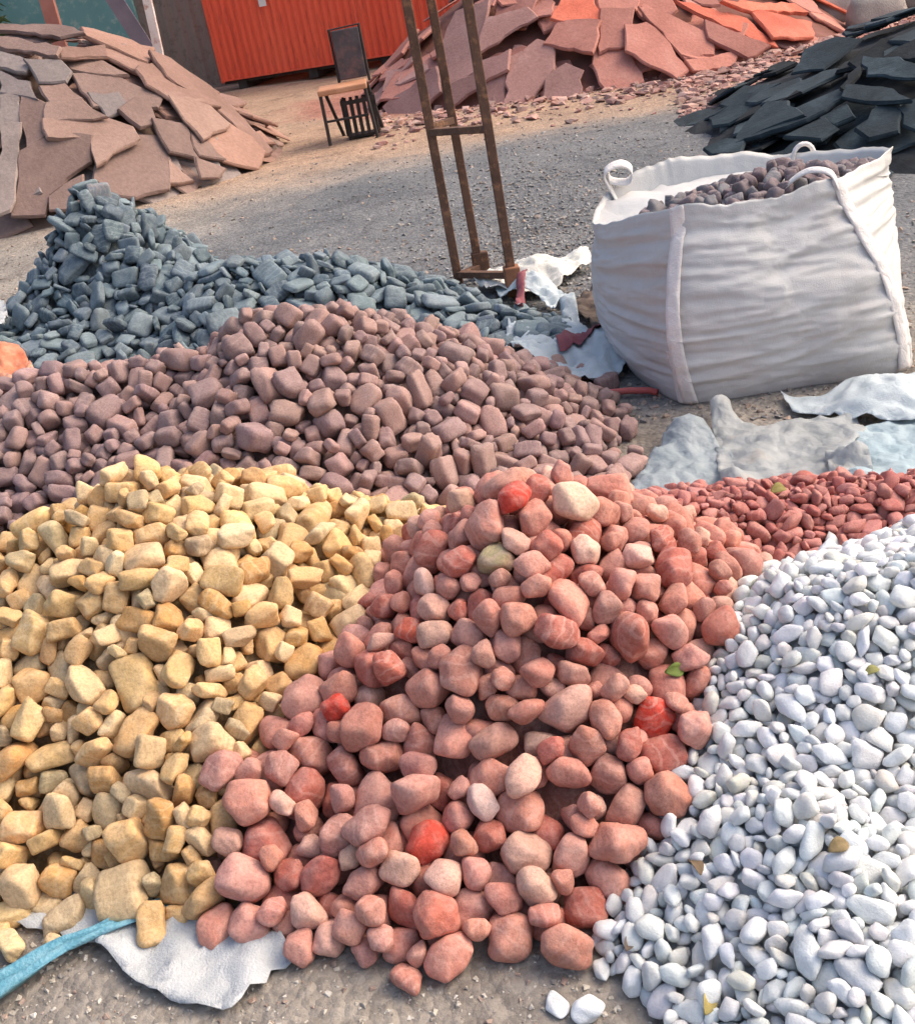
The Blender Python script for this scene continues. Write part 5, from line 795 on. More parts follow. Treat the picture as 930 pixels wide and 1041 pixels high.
887,1897,179,1,-11,1,11,104,635,1362,244,-4,-9,11,8,84,742,1475,341,9,8,-1,10,136,328,1417,141,3,3,-37,8,67,204,1272,58,-1,-11,18,6,90,688,1398,265,-38,12,23,3,71,597,1508,302,11,-1,-25,7,102,201,1298,51,-33,7,23,8,79,
154,1135,23,-23,-25,15,3,74,397,1335,161,13,-12,-15,11,90,489,1512,236,6,-6,17,7,79,541,1700,266,-4,-6,0,7,95,426,943,110,6,8,-34,3,76,585,1755,245,-30,-32,-1,11,61,556,1160,144,28,10,-30,3,75,506,1520,255,12,-3,-22,7,103,
305,1266,130,2,-3,-32,3,114,449,1045,138,-2,7,-40,5,81,638,1853,185,-7,37,6,4,80,744,1656,293,-20,-40,-12,2,119,877,1793,246,4,-8,4,4,109,761,1562,333,-45,-11,3,9,83,407,1218,182,-39,-21,12,6,105,342,1279,140,-16,0,44,7,122,
235,972,37,16,37,-20,5,89,207,1206,59,-4,-4,26,1,85,246,1168,78,34,8,29,8,61,528,1603,267,-2,-16,-12,7,85,550,1645,276,-6,0,2,1,112,224,996,33,22,-12,-5,8,89,694,1766,249,-12,3,2,11,101,604,1324,223,20,-30,13,9,58,
515,1215,163,-9,-12,-33,8,114,872,1845,219,-6,1,-4,12,90,642,1563,320,-28,-8,3,5,89,408,1387,172,-15,-3,-14,9,63,323,1153,119,-2,-5,-1,13,58,725,1638,310,-1,-12,-34,2,102,452,965,123,3,4,-46,8,98,724,1615,319,5,-17,-37,4,64,
592,1651,280,-4,-19,-16,8,106,622,1382,245,6,-9,-4,7,75,607,1456,285,-13,-11,38,0,76,625,1590,316,21,-31,-8,8,60,766,1802,229,7,-5,-41,13,102,850,1789,248,-3,-35,-2,6,61,655,1368,253,3,1,-30,7,78,616,1228,168,-23,36,18,7,101,
462,1612,249,-29,-16,12,8,66,423,1532,201,7,-6,-6,13,66,497,1670,239,-9,-11,-6,10,87,453,1565,227,-9,-5,11,4,94,564,1267,174,-3,-14,25,6,58,609,1710,269,-29,24,10,1,70,795,1744,265,-1,21,33,10,91,547,1294,202,13,-20,8,0,58,
306,1292,117,-14,35,6,12,79,485,1045,139,1,8,-3,12,73,426,1603,199,-1,-8,34,3,58,851,1826,225,-20,-17,7,7,63,423,1298,155,-6,2,47,2,80,473,1644,227,-19,6,11,3,95,641,1681,291,19,8,15,10,66,596,1552,314,-2,-12,2,6,65,
736,1576,328,9,-5,-9,4,94,413,1402,180,27,-1,-13,4,79,511,1071,136,13,-4,-25,8,71,359,1335,144,6,-9,-12,0,93,667,1603,319,-2,-26,-16,2,95,455,1268,170,2,23,36,13,125,402,1537,190,-20,39,6,9,86,768,1752,258,-11,-1,11,2,94,
373,1296,145,-34,10,-18,3,79,508,1541,253,-12,-26,-4,2,58,626,1265,183,-32,-20,2,8,83,501,1308,195,-1,-26,-37,8,68,149,1214,22,2,2,-23,8,60,362,1472,168,2,5,-38,6,84,570,1714,260,42,2,17,10,67,339,970,83,-7,-6,17,8,81,
605,1461,303,-16,-11,35,3,58,551,1087,143,3,1,-19,8,114,703,1883,173,-2,39,10,8,84,448,1357,181,-2,0,-22,7,86,487,1364,200,20,-2,12,9,87,390,1299,146,-19,21,-22,12,69,897,1933,160,9,-15,2,5,112,518,1089,136,5,-1,30,10,64,
692,1375,271,5,-2,6,4,82,364,1082,117,-15,-33,-9,7,79,705,1543,334,-12,2,1,7,104,182,1078,29,-22,-18,15,10,98,551,1538,277,-1,-10,-7,4,69,543,1143,152,3,1,-36,6,68,202,980,23,20,-5,7,11,80,456,1630,244,-11,-42,-16,8,93,
503,1221,176,9,-16,-40,1,66,319,1180,124,-27,11,-13,9,68,290,1166,101,10,-18,9,2,58,855,1872,204,9,-15,41,8,97,486,1104,157,-23,-9,26,7,60,463,1512,224,-8,29,-21,2,67,449,1361,194,44,12,-11,4,58,437,1589,209,-1,-8,-4,8,69,
730,1808,224,-36,10,-11,12,80,331,1178,136,-14,2,-13,6,58,926,1942,173,-11,21,20,7,114,348,1454,174,12,-21,1,3,82,450,1250,190,-15,-16,-24,7,94,688,1440,288,3,-3,13,7,78,574,1730,245,-11,16,-7,6,99,221,1289,63,18,-3,-25,7,58,
255,949,53,4,-8,15,6,75,652,1370,239,3,-8,35,8,69,669,1912,146,-21,-17,-29,9,94,611,1474,296,-42,9,2,5,58,507,1111,145,-3,5,-35,3,67,541,1279,179,29,-1,22,4,70,668,1320,218,-33,-5,-14,6,84,461,1537,234,4,12,27,13,95,
762,1610,321,-1,-6,-31,10,63,732,1963,124,-3,-2,-12,0,125,554,1358,216,16,-7,-3,9,83,252,989,38,9,42,3,13,58,791,1603,326,-13,34,22,4,69,470,1148,171,-24,-38,9,8,63,505,1605,252,14,15,8,5,72,393,1518,176,-35,23,-6,8,58,
435,1375,184,21,27,-18,9,77,642,1403,261,-20,34,18,8,61,731,1545,326,0,-3,36,3,79,294,1015,68,4,-20,-9,8,79,759,1578,338,-12,-12,-36,0,58,425,1465,192,-25,31,4,11,67,199,1066,37,-12,-10,24,8,87,512,1251,162,1,4,-19,12,71,
341,1160,130,15,7,-34,11,67,325,1325,124,-7,12,44,8,80,514,1104,154,11,2,34,0,67,830,1779,243,0,-6,-43,3,91,252,1295,91,-16,17,-15,5,67,226,1224,71,32,32,7,7,84,186,1215,50,20,9,22,7,77,470,1402,207,-21,13,5,12,58,
926,1920,187,1,7,-13,3,87,724,1465,320,-15,-24,26,7,114,586,1673,290,-17,-22,-1,12,68,419,1010,122,-34,26,9,5,58,563,1564,286,13,-8,-7,4,78,814,1958,124,-13,13,-5,3,127,727,1791,233,-2,-1,-7,5,70,587,1620,286,-8,-7,9,12,101,
631,1535,317,-8,-5,9,0,101,182,1021,10,11,-7,-22,10,58,478,1314,182,14,28,29,2,69,524,1745,228,-9,3,26,7,91,190,1004,14,10,4,-36,12,90,736,1512,332,9,10,-33,4,91,386,1556,180,-19,-9,-3,13,81,678,1547,325,-1,7,4,7,113,
456,1101,157,12,-5,28,2,61,872,1819,228,-10,6,42,6,108,767,1593,321,-9,-21,-12,2,93,588,1544,297,8,-4,-44,7,91,265,1055,65,-7,-30,20,11,59,137,1148,16,19,30,18,9,71,521,1715,231,-4,-9,-30,12,104,263,958,45,11,-11,-13,1,69,
297,1075,85,0,23,-10,5,61,812,1636,320,-5,2,-1,6,81,716,1916,155,-11,2,-5,11,96,441,1536,220,-29,-11,-22,8,95,402,995,118,39,-24,4,3,83,518,1594,256,-46,-3,11,6,58,880,1882,193,-11,-9,-1,9,73,306,995,67,22,39,4,8,75,
645,1599,304,-12,3,-1,6,86,514,1237,170,-27,23,5,10,65,320,1455,135,-43,5,13,8,94,146,1167,30,10,-40,-22,7,93,567,1782,217,1,-12,-27,1,87,698,1654,294,-6,-7,-6,5,83,475,1678,221,-8,5,7,3,79,631,1578,307,-18,4,24,7,97,
421,1267,167,-7,2,24,2,93,732,1596,313,43,10,14,1,81,546,1682,244,-9,3,30,2,82,693,1500,316,-1,2,-27,1,58,218,969,44,-15,-7,34,8,58,283,946,53,6,2,29,4,74,840,1832,215,-11,29,2,8,79,813,1719,266,-27,26,23,8,122,
833,1941,140,-6,-30,3,9,94,320,971,72,-6,40,11,2,62,284,1272,104,-3,-11,10,5,58,659,1694,277,-12,12,29,1,103,718,1728,266,0,7,-31,0,61,765,1691,281,24,18,-11,8,66,552,1135,134,-11,20,-32,13,95,696,1638,302,-28,12,8,9,58,
492,947,135,-10,-5,41,3,109,749,1562,318,-21,-7,10,8,59,673,1828,204,-18,-19,19,9,65,858,1772,251,-13,8,15,4,82,363,1389,155,-28,-21,12,9,75,602,1791,225,3,-7,-43,11,65,390,1247,164,3,17,38,9,68,440,925,101,8,2,11,7,58,
605,1565,304,-4,-2,29,2,90,595,1174,142,7,4,-14,8,101,621,1873,174,-13,10,3,9,116,703,1734,253,12,24,18,9,98,532,1103,134,2,6,-12,9,77,714,1676,283,-14,9,43,1,109,473,1028,134,-5,3,-23,8,84,309,1310,112,13,-12,-42,0,77,
487,1543,242,-27,-29,8,10,67,912,1912,168,-24,0,23,7,98,290,1379,118,14,-30,14,7,58,759,1772,238,-10,3,2,6,103,571,1665,263,6,-17,-8,11,73,604,1534,312,7,-8,16,3,77,489,1409,211,4,-8,25,7,86,607,1182,175,0,6,41,2,87,
848,1711,283,0,-12,-20,9,106,528,1020,121,12,4,32,1,111,281,1361,114,1,6,-24,5,62,790,1829,212,4,1,14,12,134,465,1301,170,9,-5,6,4,81,259,1125,69,9,6,-45,11,65,797,1761,244,-17,-24,-15,4,104,453,1323,174,39,-11,12,0,73,
657,1843,192,-9,43,5,12,73,515,1756,210,-24,30,3,12,91,125,1240,9,-13,1,5,13,78,410,966,113,9,0,-28,12,83,545,1720,238,13,22,-1,13,105,325,933,71,-10,5,44,2,89,634,1722,248,7,0,32,8,102,632,1062,89,11,-1,18,4,127,
793,1147,141,8,0,-12,1,127,264,905,57,-6,-12,44,5,114,510,860,92,-8,17,-19,1,130,347,867,87,11,7,-18,13,115,996,1128,148,6,8,-38,5,133,587,889,84,0,3,-19,5,133,658,1112,133,4,18,-27,9,115,152,988,12,-40,6,2,10,128,
514,891,115,6,-2,35,0,102,587,1071,131,-1,4,1,1,103,707,1192,172,6,22,-35,12,109,729,1323,249,12,-6,-32,5,111,659,1167,146,7,-2,-7,11,97,690,1029,71,-38,3,-8,0,129,668,1248,180,1,7,-16,2,135,362,823,84,3,-1,6,6,118,
641,1190,163,2,41,2,2,113,697,1342,257,10,-10,23,10,115,804,1013,84,-5,15,-27,0,138,283,876,67,5,0,-22,1,97,267,840,36,-4,-15,43,5,136,546,874,86,-15,35,-3,11,98,890,1128,135,5,8,-40,5,119,992,1026,62,6,0,22,2,138,
492,794,72,8,-3,9,5,96,545,979,120,3,6,-10,8,133,821,1507,355,3,12,-25,13,120,862,975,58,6,17,-27,13,130,490,871,88,0,10,-16,10,114,785,1205,165,-12,16,-14,3,138,179,962,24,1,-13,4,7,127,722,1290,222,18,27,16,3,111,
1093,1103,115,6,-13,32,1,121,817,1182,166,8,-8,10,4,109,703,1326,224,13,-1,10,5,114,770,1050,103,-6,-3,29,12,123,597,986,109,7,-8,4,7,105,863,1485,342,3,7,-21,3,118,578,1044,120,15,30,3,9,122,734,1251,196,8,5,7,13,103,
445,811,77,2,-10,43,12,95,667,1073,92,33,-9,-14,9,108,210,950,34,-18,-11,27,13,122,593,837,60,4,-1,26,2,116,192,909,32,2,-8,-8,1,103,618,1129,136,-38,-1,1,12,86,933,1122,133,12,-2,-22,2,124,388,857,89,5,9,-17,11,73,
884,1003,72,1,2,-18,5,103,956,964,35,7,8,-25,9,130,701,1074,104,-10,14,-15,8,129,742,1012,58,5,-11,20,5,121,760,1443,307,15,6,3,1,120,718,1125,121,-10,-32,-6,4,112,746,1205,157,-43,7,8,12,138,1076,962,34,5,-3,-3,2,119,
489,925,115,2,34,-17,13,100,685,940,67,-11,16,1,9,138,996,1500,351,15,-7,19,2,138,739,1150,142,8,7,-24,2,105,172,896,12,38,-23,-1,2,113,1005,1307,256,9,-14,37,6,126,780,1298,213,22,-1,-3,4,105,959,1002,57,13,-4,-8,10,117,
688,1099,123,-6,-6,44,11,82,604,1034,104,10,0,-26,13,82,435,835,82,-3,-37,-3,10,108,942,1485,346,20,16,19,13,138,1072,939,12,1,9,-42,5,122,1046,987,57,15,-44,2,4,102,400,828,85,25,-39,6,4,89,991,962,47,14,-16,26,4,104,
1030,1232,208,-16,-27,-13,2,138,539,843,65,14,-6,2,8,116,716,1001,74,19,-34,-14,1,88,726,1087,113,5,5,-24,1,86,485,827,83,-1,-19,18,13,90,947,1379,297,13,2,5,3,130,523,973,144,-18,27,-22,12,95,726,1182,144,3,-35,25,9,138,
837,1430,308,-20,12,-40,7,130,830,1450,330,4,31,-11,10,102,791,1372,284,31,-10,-9,7,121,431,803,56,4,7,-39,4,104,892,1168,159,10,4,-15,0,110,1098,1020,57,9,5,-7,0,103,1017,1000,61,-9,27,-18,10,116,698,1164,151,17,-9,5,6,84,
772,1392,286,0,-25,-34,1,102,283,784,21,-24,23,1,10,118,471,853,95,-6,-41,1,5,71,684,1273,214,-1,-17,36,11,68,426,748,37,13,0,40,7,138,706,1236,187,15,14,-12,8,106,758,1304,231,9,0,-30,6,85,833,1486,331,5,-2,16,0,108,
619,978,87,-22,12,-28,3,135,682,1218,182,6,-5,39,7,91,785,1242,202,15,12,-16,3,101,644,1096,104,-5,5,15,13,103,621,1207,173,18,16,-25,10,100,230,787,19,-19,29,-1,1,106,795,1405,306,-1,19,-13,9,92,375,805,68,6,2,-34,4,96,
610,1148,151,-25,40,-4,6,86,250,867,32,-26,-28,-13,5,103,1037,1076,99,28,11,-13,4,118,1066,1138,142,5,11,-19,13,112,734,1408,301,1,-3,-15,7,109,553,907,114,-1,15,-29,2,82,462,751,39,23,-3,28,13,121,811,1333,252,-38,2,-3,0,102,
797,1467,328,29,-37,1,7,120,893,979,53,-12,-3,44,12,106,1133,1223,199,36,-25,-5,11,101,770,1123,124,16,6,0,8,113,543,934,110,1,2,-29,0,81,473,813,59,6,8,-25,2,105,863,1249,199,10,-5,31,4,97,768,1275,203,9,-29,33,2,99,
997,1160,166,-4,-12,45,11,85,1031,1322,269,6,-9,34,5,99,753,1172,158,8,-38,16,10,108,622,1093,122,1,12,42,6,90,1040,1278,244,-36,-13,-2,13,114,458,832,91,11,-5,16,9,76,454,864,85,25,3,8,10,103,1103,1124,134,0,8,-5,5,101,
736,1042,99,-3,-4,-23,10,98,355,897,80,9,38,18,0,107,742,1291,210,-27,-5,-27,4,96,610,804,34,14,-8,18,4,121,834,1055,104,10,6,30,13,100,853,1181,165,4,-14,39,6,102,703,1393,288,12,16,-25,7,89,779,1323,252,4,21,-36,5,75,
570,1001,110,-30,-19,-7,0,72,994,1061,97,3,-25,28,7,121,793,1075,97,9,-10,41,4,101,925,1529,354,-36,-23,-19,4,102,850,1369,281,26,-29,0,4,113,647,1207,185,-6,12,-41,6,78,1054,1044,97,-7,-6,-25,7,128,869,1329,262,33,-7,-22,0,106,
851,1097,116,9,1,-37,1,92,1103,1424,297,-6,44,1,3,122,803,1276,209,-5,13,-14,7,125,1037,1388,299,4,12,-32,0,112,743,1076,92,9,-6,23,2,109,1081,1267,236,8,4,18,12,111,804,1521,338,-9,17,-11,9,117,581,1123,135,-11,-5,3,11,83,
486,896,112,2,-5,42,11,61,645,1134,143,-8,-40,20,6,96,823,1121,112,-31,-31,-11,4,111,941,913,29,27,5,21,10,138,666,878,57,1,-11,45,10,112,762,1003,73,2,8,-34,11,73,933,1085,103,21,-5,-31,12,107,952,1173,171,8,-4,-5,1,90,
741,1117,133,-19,-13,20,10,100,579,954,104,10,3,-3,11,61,1049,1031,75,26,18,-10,11,107,604,1071,112,26,10,8,9,110,915,1109,106,-18,-28,-25,9,113,661,910,66,12,5,-13,6,93,897,1347,277,-12,1,37,2,104,301,865,50,6,0,-19,5,101,
1105,964,50,13,22,-5,5,113,840,1038,81,40,13,-1,10,111,936,1165,147,37,20,-9,13,123,402,808,65,12,1,-28,12,87,229,946,53,0,8,23,7,90,779,975,61,-2,-8,44,12,94,783,1513,357,36,-19,5,2,99,532,912,100,12,11,38,4,104,
1068,1184,167,1,-9,32,5,106,1020,1060,79,0,-10,34,13,110,722,1046,84,-22,-25,12,1,104,760,1097,125,10,-7,-8,4,75,872,1371,297,13,-12,23,8,96,953,1134,125,8,-13,10,6,125,1139,1123,145,28,24,-24,4,103,1040,1189,191,-1,-14,23,13,97,
309,839,64,36,5,12,11,74,417,851,92,10,-10,18,7,73,569,1098,123,-24,36,-11,8,129,871,1525,343,1,-7,2,9,113,878,1443,327,1,9,43,4,101,847,1519,351,9,-8,17,12,87,750,1333,234,-6,-15,44,9,112,1098,1040,76,3,-4,-16,8,113,
703,840,29,12,-1,37,1,107,729,1395,279,25,15,-20,1,79,676,993,76,-23,23,-24,6,107,785,1338,267,27,-30,17,11,85,1114,1062,101,37,10,-14,11,93,639,1155,150,14,20,-17,9,79,596,1118,119,23,18,11,4,82,779,1448,331,3,-21,17,8,89,
706,1277,202,0,3,-23,13,87,771,1407,305,35,-13,-9,7,108,810,1426,313,-1,-17,26,9,80,770,1353,246,5,0,-44,2,92,547,1009,120,18,2,38,5,79,671,1200,171,4,11,-8,9,70,1096,1319,266,-3,-8,42,4,89,405,862,101,31,15,14,9,70,
735,1373,261,20,-6,-27,13,79,917,1325,246,6,-8,10,12,111,929,1342,275,0,9,-38,12,98,647,1034,75,-33,17,22,5,89,1050,960,43,-11,-5,33,4,81,821,1249,202,16,-31,-8,13,99,773,1375,271,-34,-4,22,11,76,921,1000,70,15,33,-14,3,101,
964,1516,353,4,-6,25,4,87,639,1136,122,2,-7,27,12,105,809,1311,233,-31,3,24,4,100,1047,1170,165,5,26,21,0,114,833,1305,238,-30,5,3,0,80,654,853,49,2,9,-1,1,96,676,1039,88,-37,-17,-4,10,75,625,1118,117,-6,-7,29,13,72,
830,1078,91,17,8,-23,7,138,232,922,30,-34,30,8,3,87,1005,1368,282,11,13,-38,6,102,978,1209,185,10,2,-9,0,89,948,1217,193,15,-8,25,12,92,887,1392,300,11,13,-18,4,88,930,1440,330,-7,10,-26,4,98,580,969,116,32,22,2,12,75,
893,909,12,9,2,3,2,113,690,1198,152,-39,-13,0,0,103,907,1215,181,2,26,-11,10,108,736,1234,174,24,-2,8,5,75,191,861,12,-39,-25,-2,13,110,1017,1431,314,6,4,-36,13,104,802,1563,346,0,-11,-21,5,109,920,1430,311,7,-8,40,2,91,
860,1575,352,-19,-4,-21,5,91,804,1103,127,-10,24,-28,12,96,757,1373,271,-34,-2,24,1,91,1039,1350,274,0,2,-5,9,110,1007,1083,106,0,13,-33,7,100,1070,1060,107,24,25,-28,7,108,1088,1208,188,12,-7,-45,11,92,341,844,68,15,34,12,12,89,
948,1033,79,24,14,-15,2,95,902,1051,72,2,-1,10,7,108,333,829,57,-11,-40,13,11,83,909,1059,100,36,6,-4,11,87,805,997,55,-3,-9,0,11,96,608,927,80,20,-20,-13,8,114,638,1016,88,-20,0,-12,2,79,948,1059,103,-36,-12,16,0,102,
654,987,86,25,-9,14,0,87,332,793,36,-13,35,18,3,92,835,1405,286,12,4,-7,12,87,510,826,66,19,-19,34,4,92,849,1135,126,21,-14,-2,6,104,1032,1489,334,2,-12,0,12,115,320,814,48,-3,-8,-29,1,108,813,1230,192,-38,11,4,10,82,
612,1167,160,24,18,-13,0,74,564,1027,130,0,-5,13,0,58,1103,1462,314,15,-4,6,11,108,839,1207,178,11,8,-21,12,77,1021,967,40,7,5,-42,13,88,984,936,37,3,-24,36,10,118,530,958,131,12,-22,38,3,70,709,881,40,10,1,30,3,110,
824,962,48,-5,7,-41,3,107,938,1294,255,8,12,39,8,117,867,1206,168,25,-15,-6,3,111,788,1028,75,2,17,-18,5,110,760,1238,191,6,0,45,6,81,1048,1251,234,-4,8,44,11,86,813,1358,265,23,-19,-3,9,101,870,1301,223,-1,17,-24,0,93,
621,1036,93,-11,-9,5,10,72,1017,1203,185,5,3,-7,2,97,1096,1158,164,2,2,-38,10,90,837,986,62,-24,22,1,10,80,633,903,78,9,5,11,0,79,832,1006,80,-25,30,-25,7,111,1073,998,53,-3,-3,36,8,90,903,1241,193,-21,29,18,7,114,
1010,1110,126,-16,-43,6,6,96,920,1403,299,-7,28,-33,9,90,529,851,86,-2,18,-19,10,65,591,934,102,-13,21,-30,11,74,192,938,10,-2,-2,18,1,107,1072,1582,369,-9,16,-36,5,111,844,1283,228,8,9,-34,11,59,973,1765,277,-6,3,-2,13,138,
976,1261,229,2,-18,32,13,88,668,1095,108,-40,-6,21,6,86,805,906,21,-10,-30,31,9,113,808,1085,116,-10,20,-41,2,85,767,1497,344,1,-3,9,2,81,673,1145,147,-4,26,-38,8,68,907,1022,62,2,-7,44,5,87,949,1410,303,13,9,-17,10,112,
697,1142,135,9,-5,26,5,58,1013,948,44,10,-6,24,7,84,969,929,12,-2,1,44,4,118,579,1025,101,28,6,-5,7,100,537,810,51,8,-10,26,1,117,659,1009,72,10,-39,-4,6,91,1072,1437,315,-12,6,-28,2,115,713,815,8,29,37,1,12,100,
894,1330,249,27,26,3,6,102,848,1391,296,23,-32,-2,7,102,769,1429,318,1,4,12,3,75,694,1254,193,3,-32,-13,7,78,284,818,44,9,-10,24,4,78,895,1569,353,-8,-2,30,5,72,1034,1153,162,4,0,-8,12,81,753,1202,177,-12,10,-31,6,85,
628,1224,191,-6,1,-15,11,58,980,1152,138,-2,-14,35,4,116,1092,1245,206,13,8,-10,13,99,331,872,58,7,-3,-36,4,76,846,1232,177,-19,-34,25,3,104,1080,1302,244,-2,28,8,8,102,1091,1061,89,-38,25,-10,7,102,1079,1466,336,18,-3,21,10,97,
640,889,62,-2,-1,-35,9,86,999,1470,332,14,-22,26,3,105,895,1372,287,22,31,-23,12,102,1045,1545,370,5,-7,-43,0,109,1019,1176,176,27,8,-23,8,103,950,1719,296,0,4,32,7,126,215,895,23,-26,-33,4,8,116,367,870,70,13,6,9,7,81,
764,1081,111,-19,24,18,7,77,855,1311,248,8,-4,29,12,72,888,1501,351,20,25,13,3,90,898,1281,215,-10,-25,27,13,104,574,855,72,-42,19,-5,6,78,1011,1577,360,-43,6,6,13,86,922,942,46,1,-21,36,3,101,838,911,13,-5,4,-44,4,101,
1043,1109,137,26,-1,-17,13,79,611,895,64,-2,2,-18,8,121,873,1363,263,17,0,-30,10,106,1130,1204,183,-1,-39,-16,13,82,954,1318,252,7,-15,5,13,118,1061,1017,53,-5,22,-36,7,102,353,808,50,0,-10,-32,8,111,679,1133,134,6,-2,42,8,73,
887,1032,80,2,14,39,8,88,1114,1402,278,-43,3,8,1,89,332,885,69,36,-8,6,12,93,785,889,10,-3,7,-46,11,79,1032,947,26,11,-2,37,2,93,606,1146,129,-7,-21,42,6,104,654,964,77,1,19,-7,12,97,858,1146,147,7,-10,42,7,84,
1136,1799,280,-1,-26,21,3,103,974,1585,358,-6,-17,-2,2,101,688,987,55,12,20,-29,12,100,229,882,38,7,-6,-16,7,81,682,811,22,34,-7,-7,11,93,1019,1035,78,12,13,-21,8,85,957,1552,359,-6,6,43,1,90,300,895,61,-23,-6,1,7,88,
960,1669,305,5,-8,17,4,126,567,1054,136,14,-18,0,10,62,925,966,35,-23,-27,2,7,110,724,1272,188,-41,6,-5,10,89,1067,1413,293,10,29,-17,2,119,617,851,52,1,-29,23,13,98,1000,1247,218,-43,13,-13,2,91,273,863,50,14,37,-24,7,93,
408,775,48,11,-37,18,1,99,822,1218,166,17,-7,18,4,106,860,1159,132,16,3,-17,11,103,261,777,8,4,-2,-2,2,81,414,830,67,0,-16,33,12,92,829,1137,139,19,-4,-22,3,83,981,1435,314,11,-9,1,8,100,284,923,65,17,-24,25,12,72,
924,1469,318,7,-9,31,9,118,751,1036,86,-2,-2,23,7,81,1052,1091,114,9,10,-19,13,74,966,1017,75,-3,-5,-6,2,76,932,1277,229,15,11,4,4,84,1087,1223,205,-10,26,-38,3,83,548,814,75,-30,-10,12,3,90,954,1447,303,8,2,14,5,113,
869,1418,299,3,-7,-12,10,104,724,1440,303,9,-13,-41,6,90,797,1233,176,7,-24,-1,3,89,756,1414,288,33,-14,0,8,101,1104,1150,148,6,8,26,10,89,1127,1039,81,12,-26,-2,6,95,240,814,33,12,-26,7,2,102,892,1192,178,-6,-7,27,12,79,
1076,1032,84,7,4,13,2,71,625,1173,140,0,-8,40,4,85,988,1236,195,-23,-30,-3,10,85,1063,1688,333,-27,33,-11,11,83,847,1344,256,0,-27,-30,12,83,1032,1094,125,18,-1,27,2,76,959,1250,214,21,38,2,9,87,982,1661,332,9,28,32,3,94,
1001,1224,203,4,-10,32,12,72,955,1099,121,25,-37,1,9,83,568,848,54,10,-2,38,6,88,921,1176,170,-21,8,8,8,86,984,1088,105,-11,24,-13,3,84,969,1045,83,-39,9,25,4,79,1064,1813,281,5,-2,-4,1,84,953,1270,229,-39,-16,-8,8,87,
853,1414,310,11,-6,-31,12,76,810,1205,181,4,0,6,0,61,1116,956,16,-41,11,7,3,71,875,1102,99,36,11,-13,13,96,1039,1468,317,37,-10,12,2,118,850,1461,317,-37,6,28,3,101,735,836,9,4,1,-41,7,96,632,935,85,2,-2,-36,1,67,
1100,1442,319,8,1,-5,6,84,817,1382,289,-3,43,-14,5,65,766,1031,69,-36,3,11,4,83,993,1112,109,11,7,-23,3,86,876,1276,220,4,-1,24,3,71,809,1050,97,35,-15,10,7,96,716,1381,265,-4,-9,-1,6,83,914,1603,338,-6,-1,-11,13,99,
992,982,61,-6,-40,14,11,68,858,1063,97,13,14,-33,4,68,493,783,47,-4,33,-33,8,105,964,1098,99,30,-26,-5,4,95,1120,1255,215,-10,16,15,10,89,739,1105,104,10,27,-30,3,99,1066,1206,195,-37,-15,3,10,86,858,1554,349,-4,14,39,1,99,
880,1737,274,11,-40,-8,0,124,929,1051,88,-3,-3,-10,12,77,787,1435,310,-9,-11,39,2,71,873,1214,188,-33,-29,7,4,74,1045,1517,362,-11,-17,-18,6,105,788,1318,229,-17,2,6,13,77,704,973,42,23,13,6,12,130,1039,1142,143,21,15,3,8,96,
1061,1336,253,2,21,-23,4,99,784,1487,337,-4,-4,-15,7,91,532,947,118,27,20,0,4,60,624,853,69,35,20,-12,11,65,662,1051,78,1,-22,5,11,60,968,1185,161,2,-16,31,10,109,976,1410,294,-7,20,24,5,89,684,1267,196,8,-28,-30,10,71,
797,1125,111,24,-14,-21,4,91,918,1682,302,13,34,29,8,105,888,1464,333,15,31,-17,12,79,881,1232,199,-5,-25,18,9,78,1100,1541,364,5,-41,15,9,94,942,983,55,7,12,-19,13,65,261,799,42,5,-9,35,11,58,1053,1434,302,-17,8,-18,3,98,
863,1080,84,6,2,-27,9,104,843,1272,205,8,-29,-10,3,74,962,1232,191,12,-17,27,6,100,1058,1486,325,-17,-31,30,9,109,861,1277,210,42,-1,-13,4,77,931,993,42,-8,4,7,10,94,886,1427,309,-2,11,4,8,88,851,1018,71,-6,-4,34,5,69,
1084,1751,308,5,-21,-24,8,119,707,1301,231,-12,-13,-11,12,58,908,1530,332,0,0,-36,1,129,1025,929,8,9,46,-4,13,85,1009,1404,282,15,1,-8,4,101,936,1193,160,-21,-28,-7,7,115,651,793,15,-4,36,-13,9,113,515,964,121,2,-31,4,6,103,
556,1037,115,-26,16,-30,7,83,533,944,99,4,-5,32,7,86,1071,1539,358,2,3,-30,1,90,979,1846,244,-21,0,-5,10,86,689,1053,88,11,-14,5,3,65,748,958,55,7,-2,4,12,83,683,1340,229,-6,-8,3,10,74,731,925,35,2,-1,-3,2,90,
1108,1570,362,-11,11,-31,8,124,883,1052,99,-1,6,-2,10,70,988,1574,348,12,-44,-13,12,79,926,1258,222,12,-29,12,4,83,219,895,43,27,29,-1,0,68,964,1446,329,30,-15,-1,10,78,914,1296,244,23,13,4,12,89,806,1398,279,7,2,9,3,94,
909,1566,340,-3,-3,-17,10,104,615,1015,85,21,30,17,8,83,827,1378,267,27,29,18,6,71,899,1770,263,-7,-17,42,7,120,745,979,55,27,2,-27,9,88,966,1490,331,10,7,-31,6,79,802,928,32,1,4,-39,10,85,711,1101,127,22,-17,-10,2,66,
717,1220,180,-10,6,-1,13,59,770,1466,337,-12,-10,7,9,59,789,1361,264,-23,-5,-18,7,72,642,829,53,8,-2,37,2,68,901,966,30,14,-17,41,2,99,231,866,10,0,-7,5,1,78,853,1006,55,-4,-39,20,12,101,850,1326,238,13,0,12,5,87,
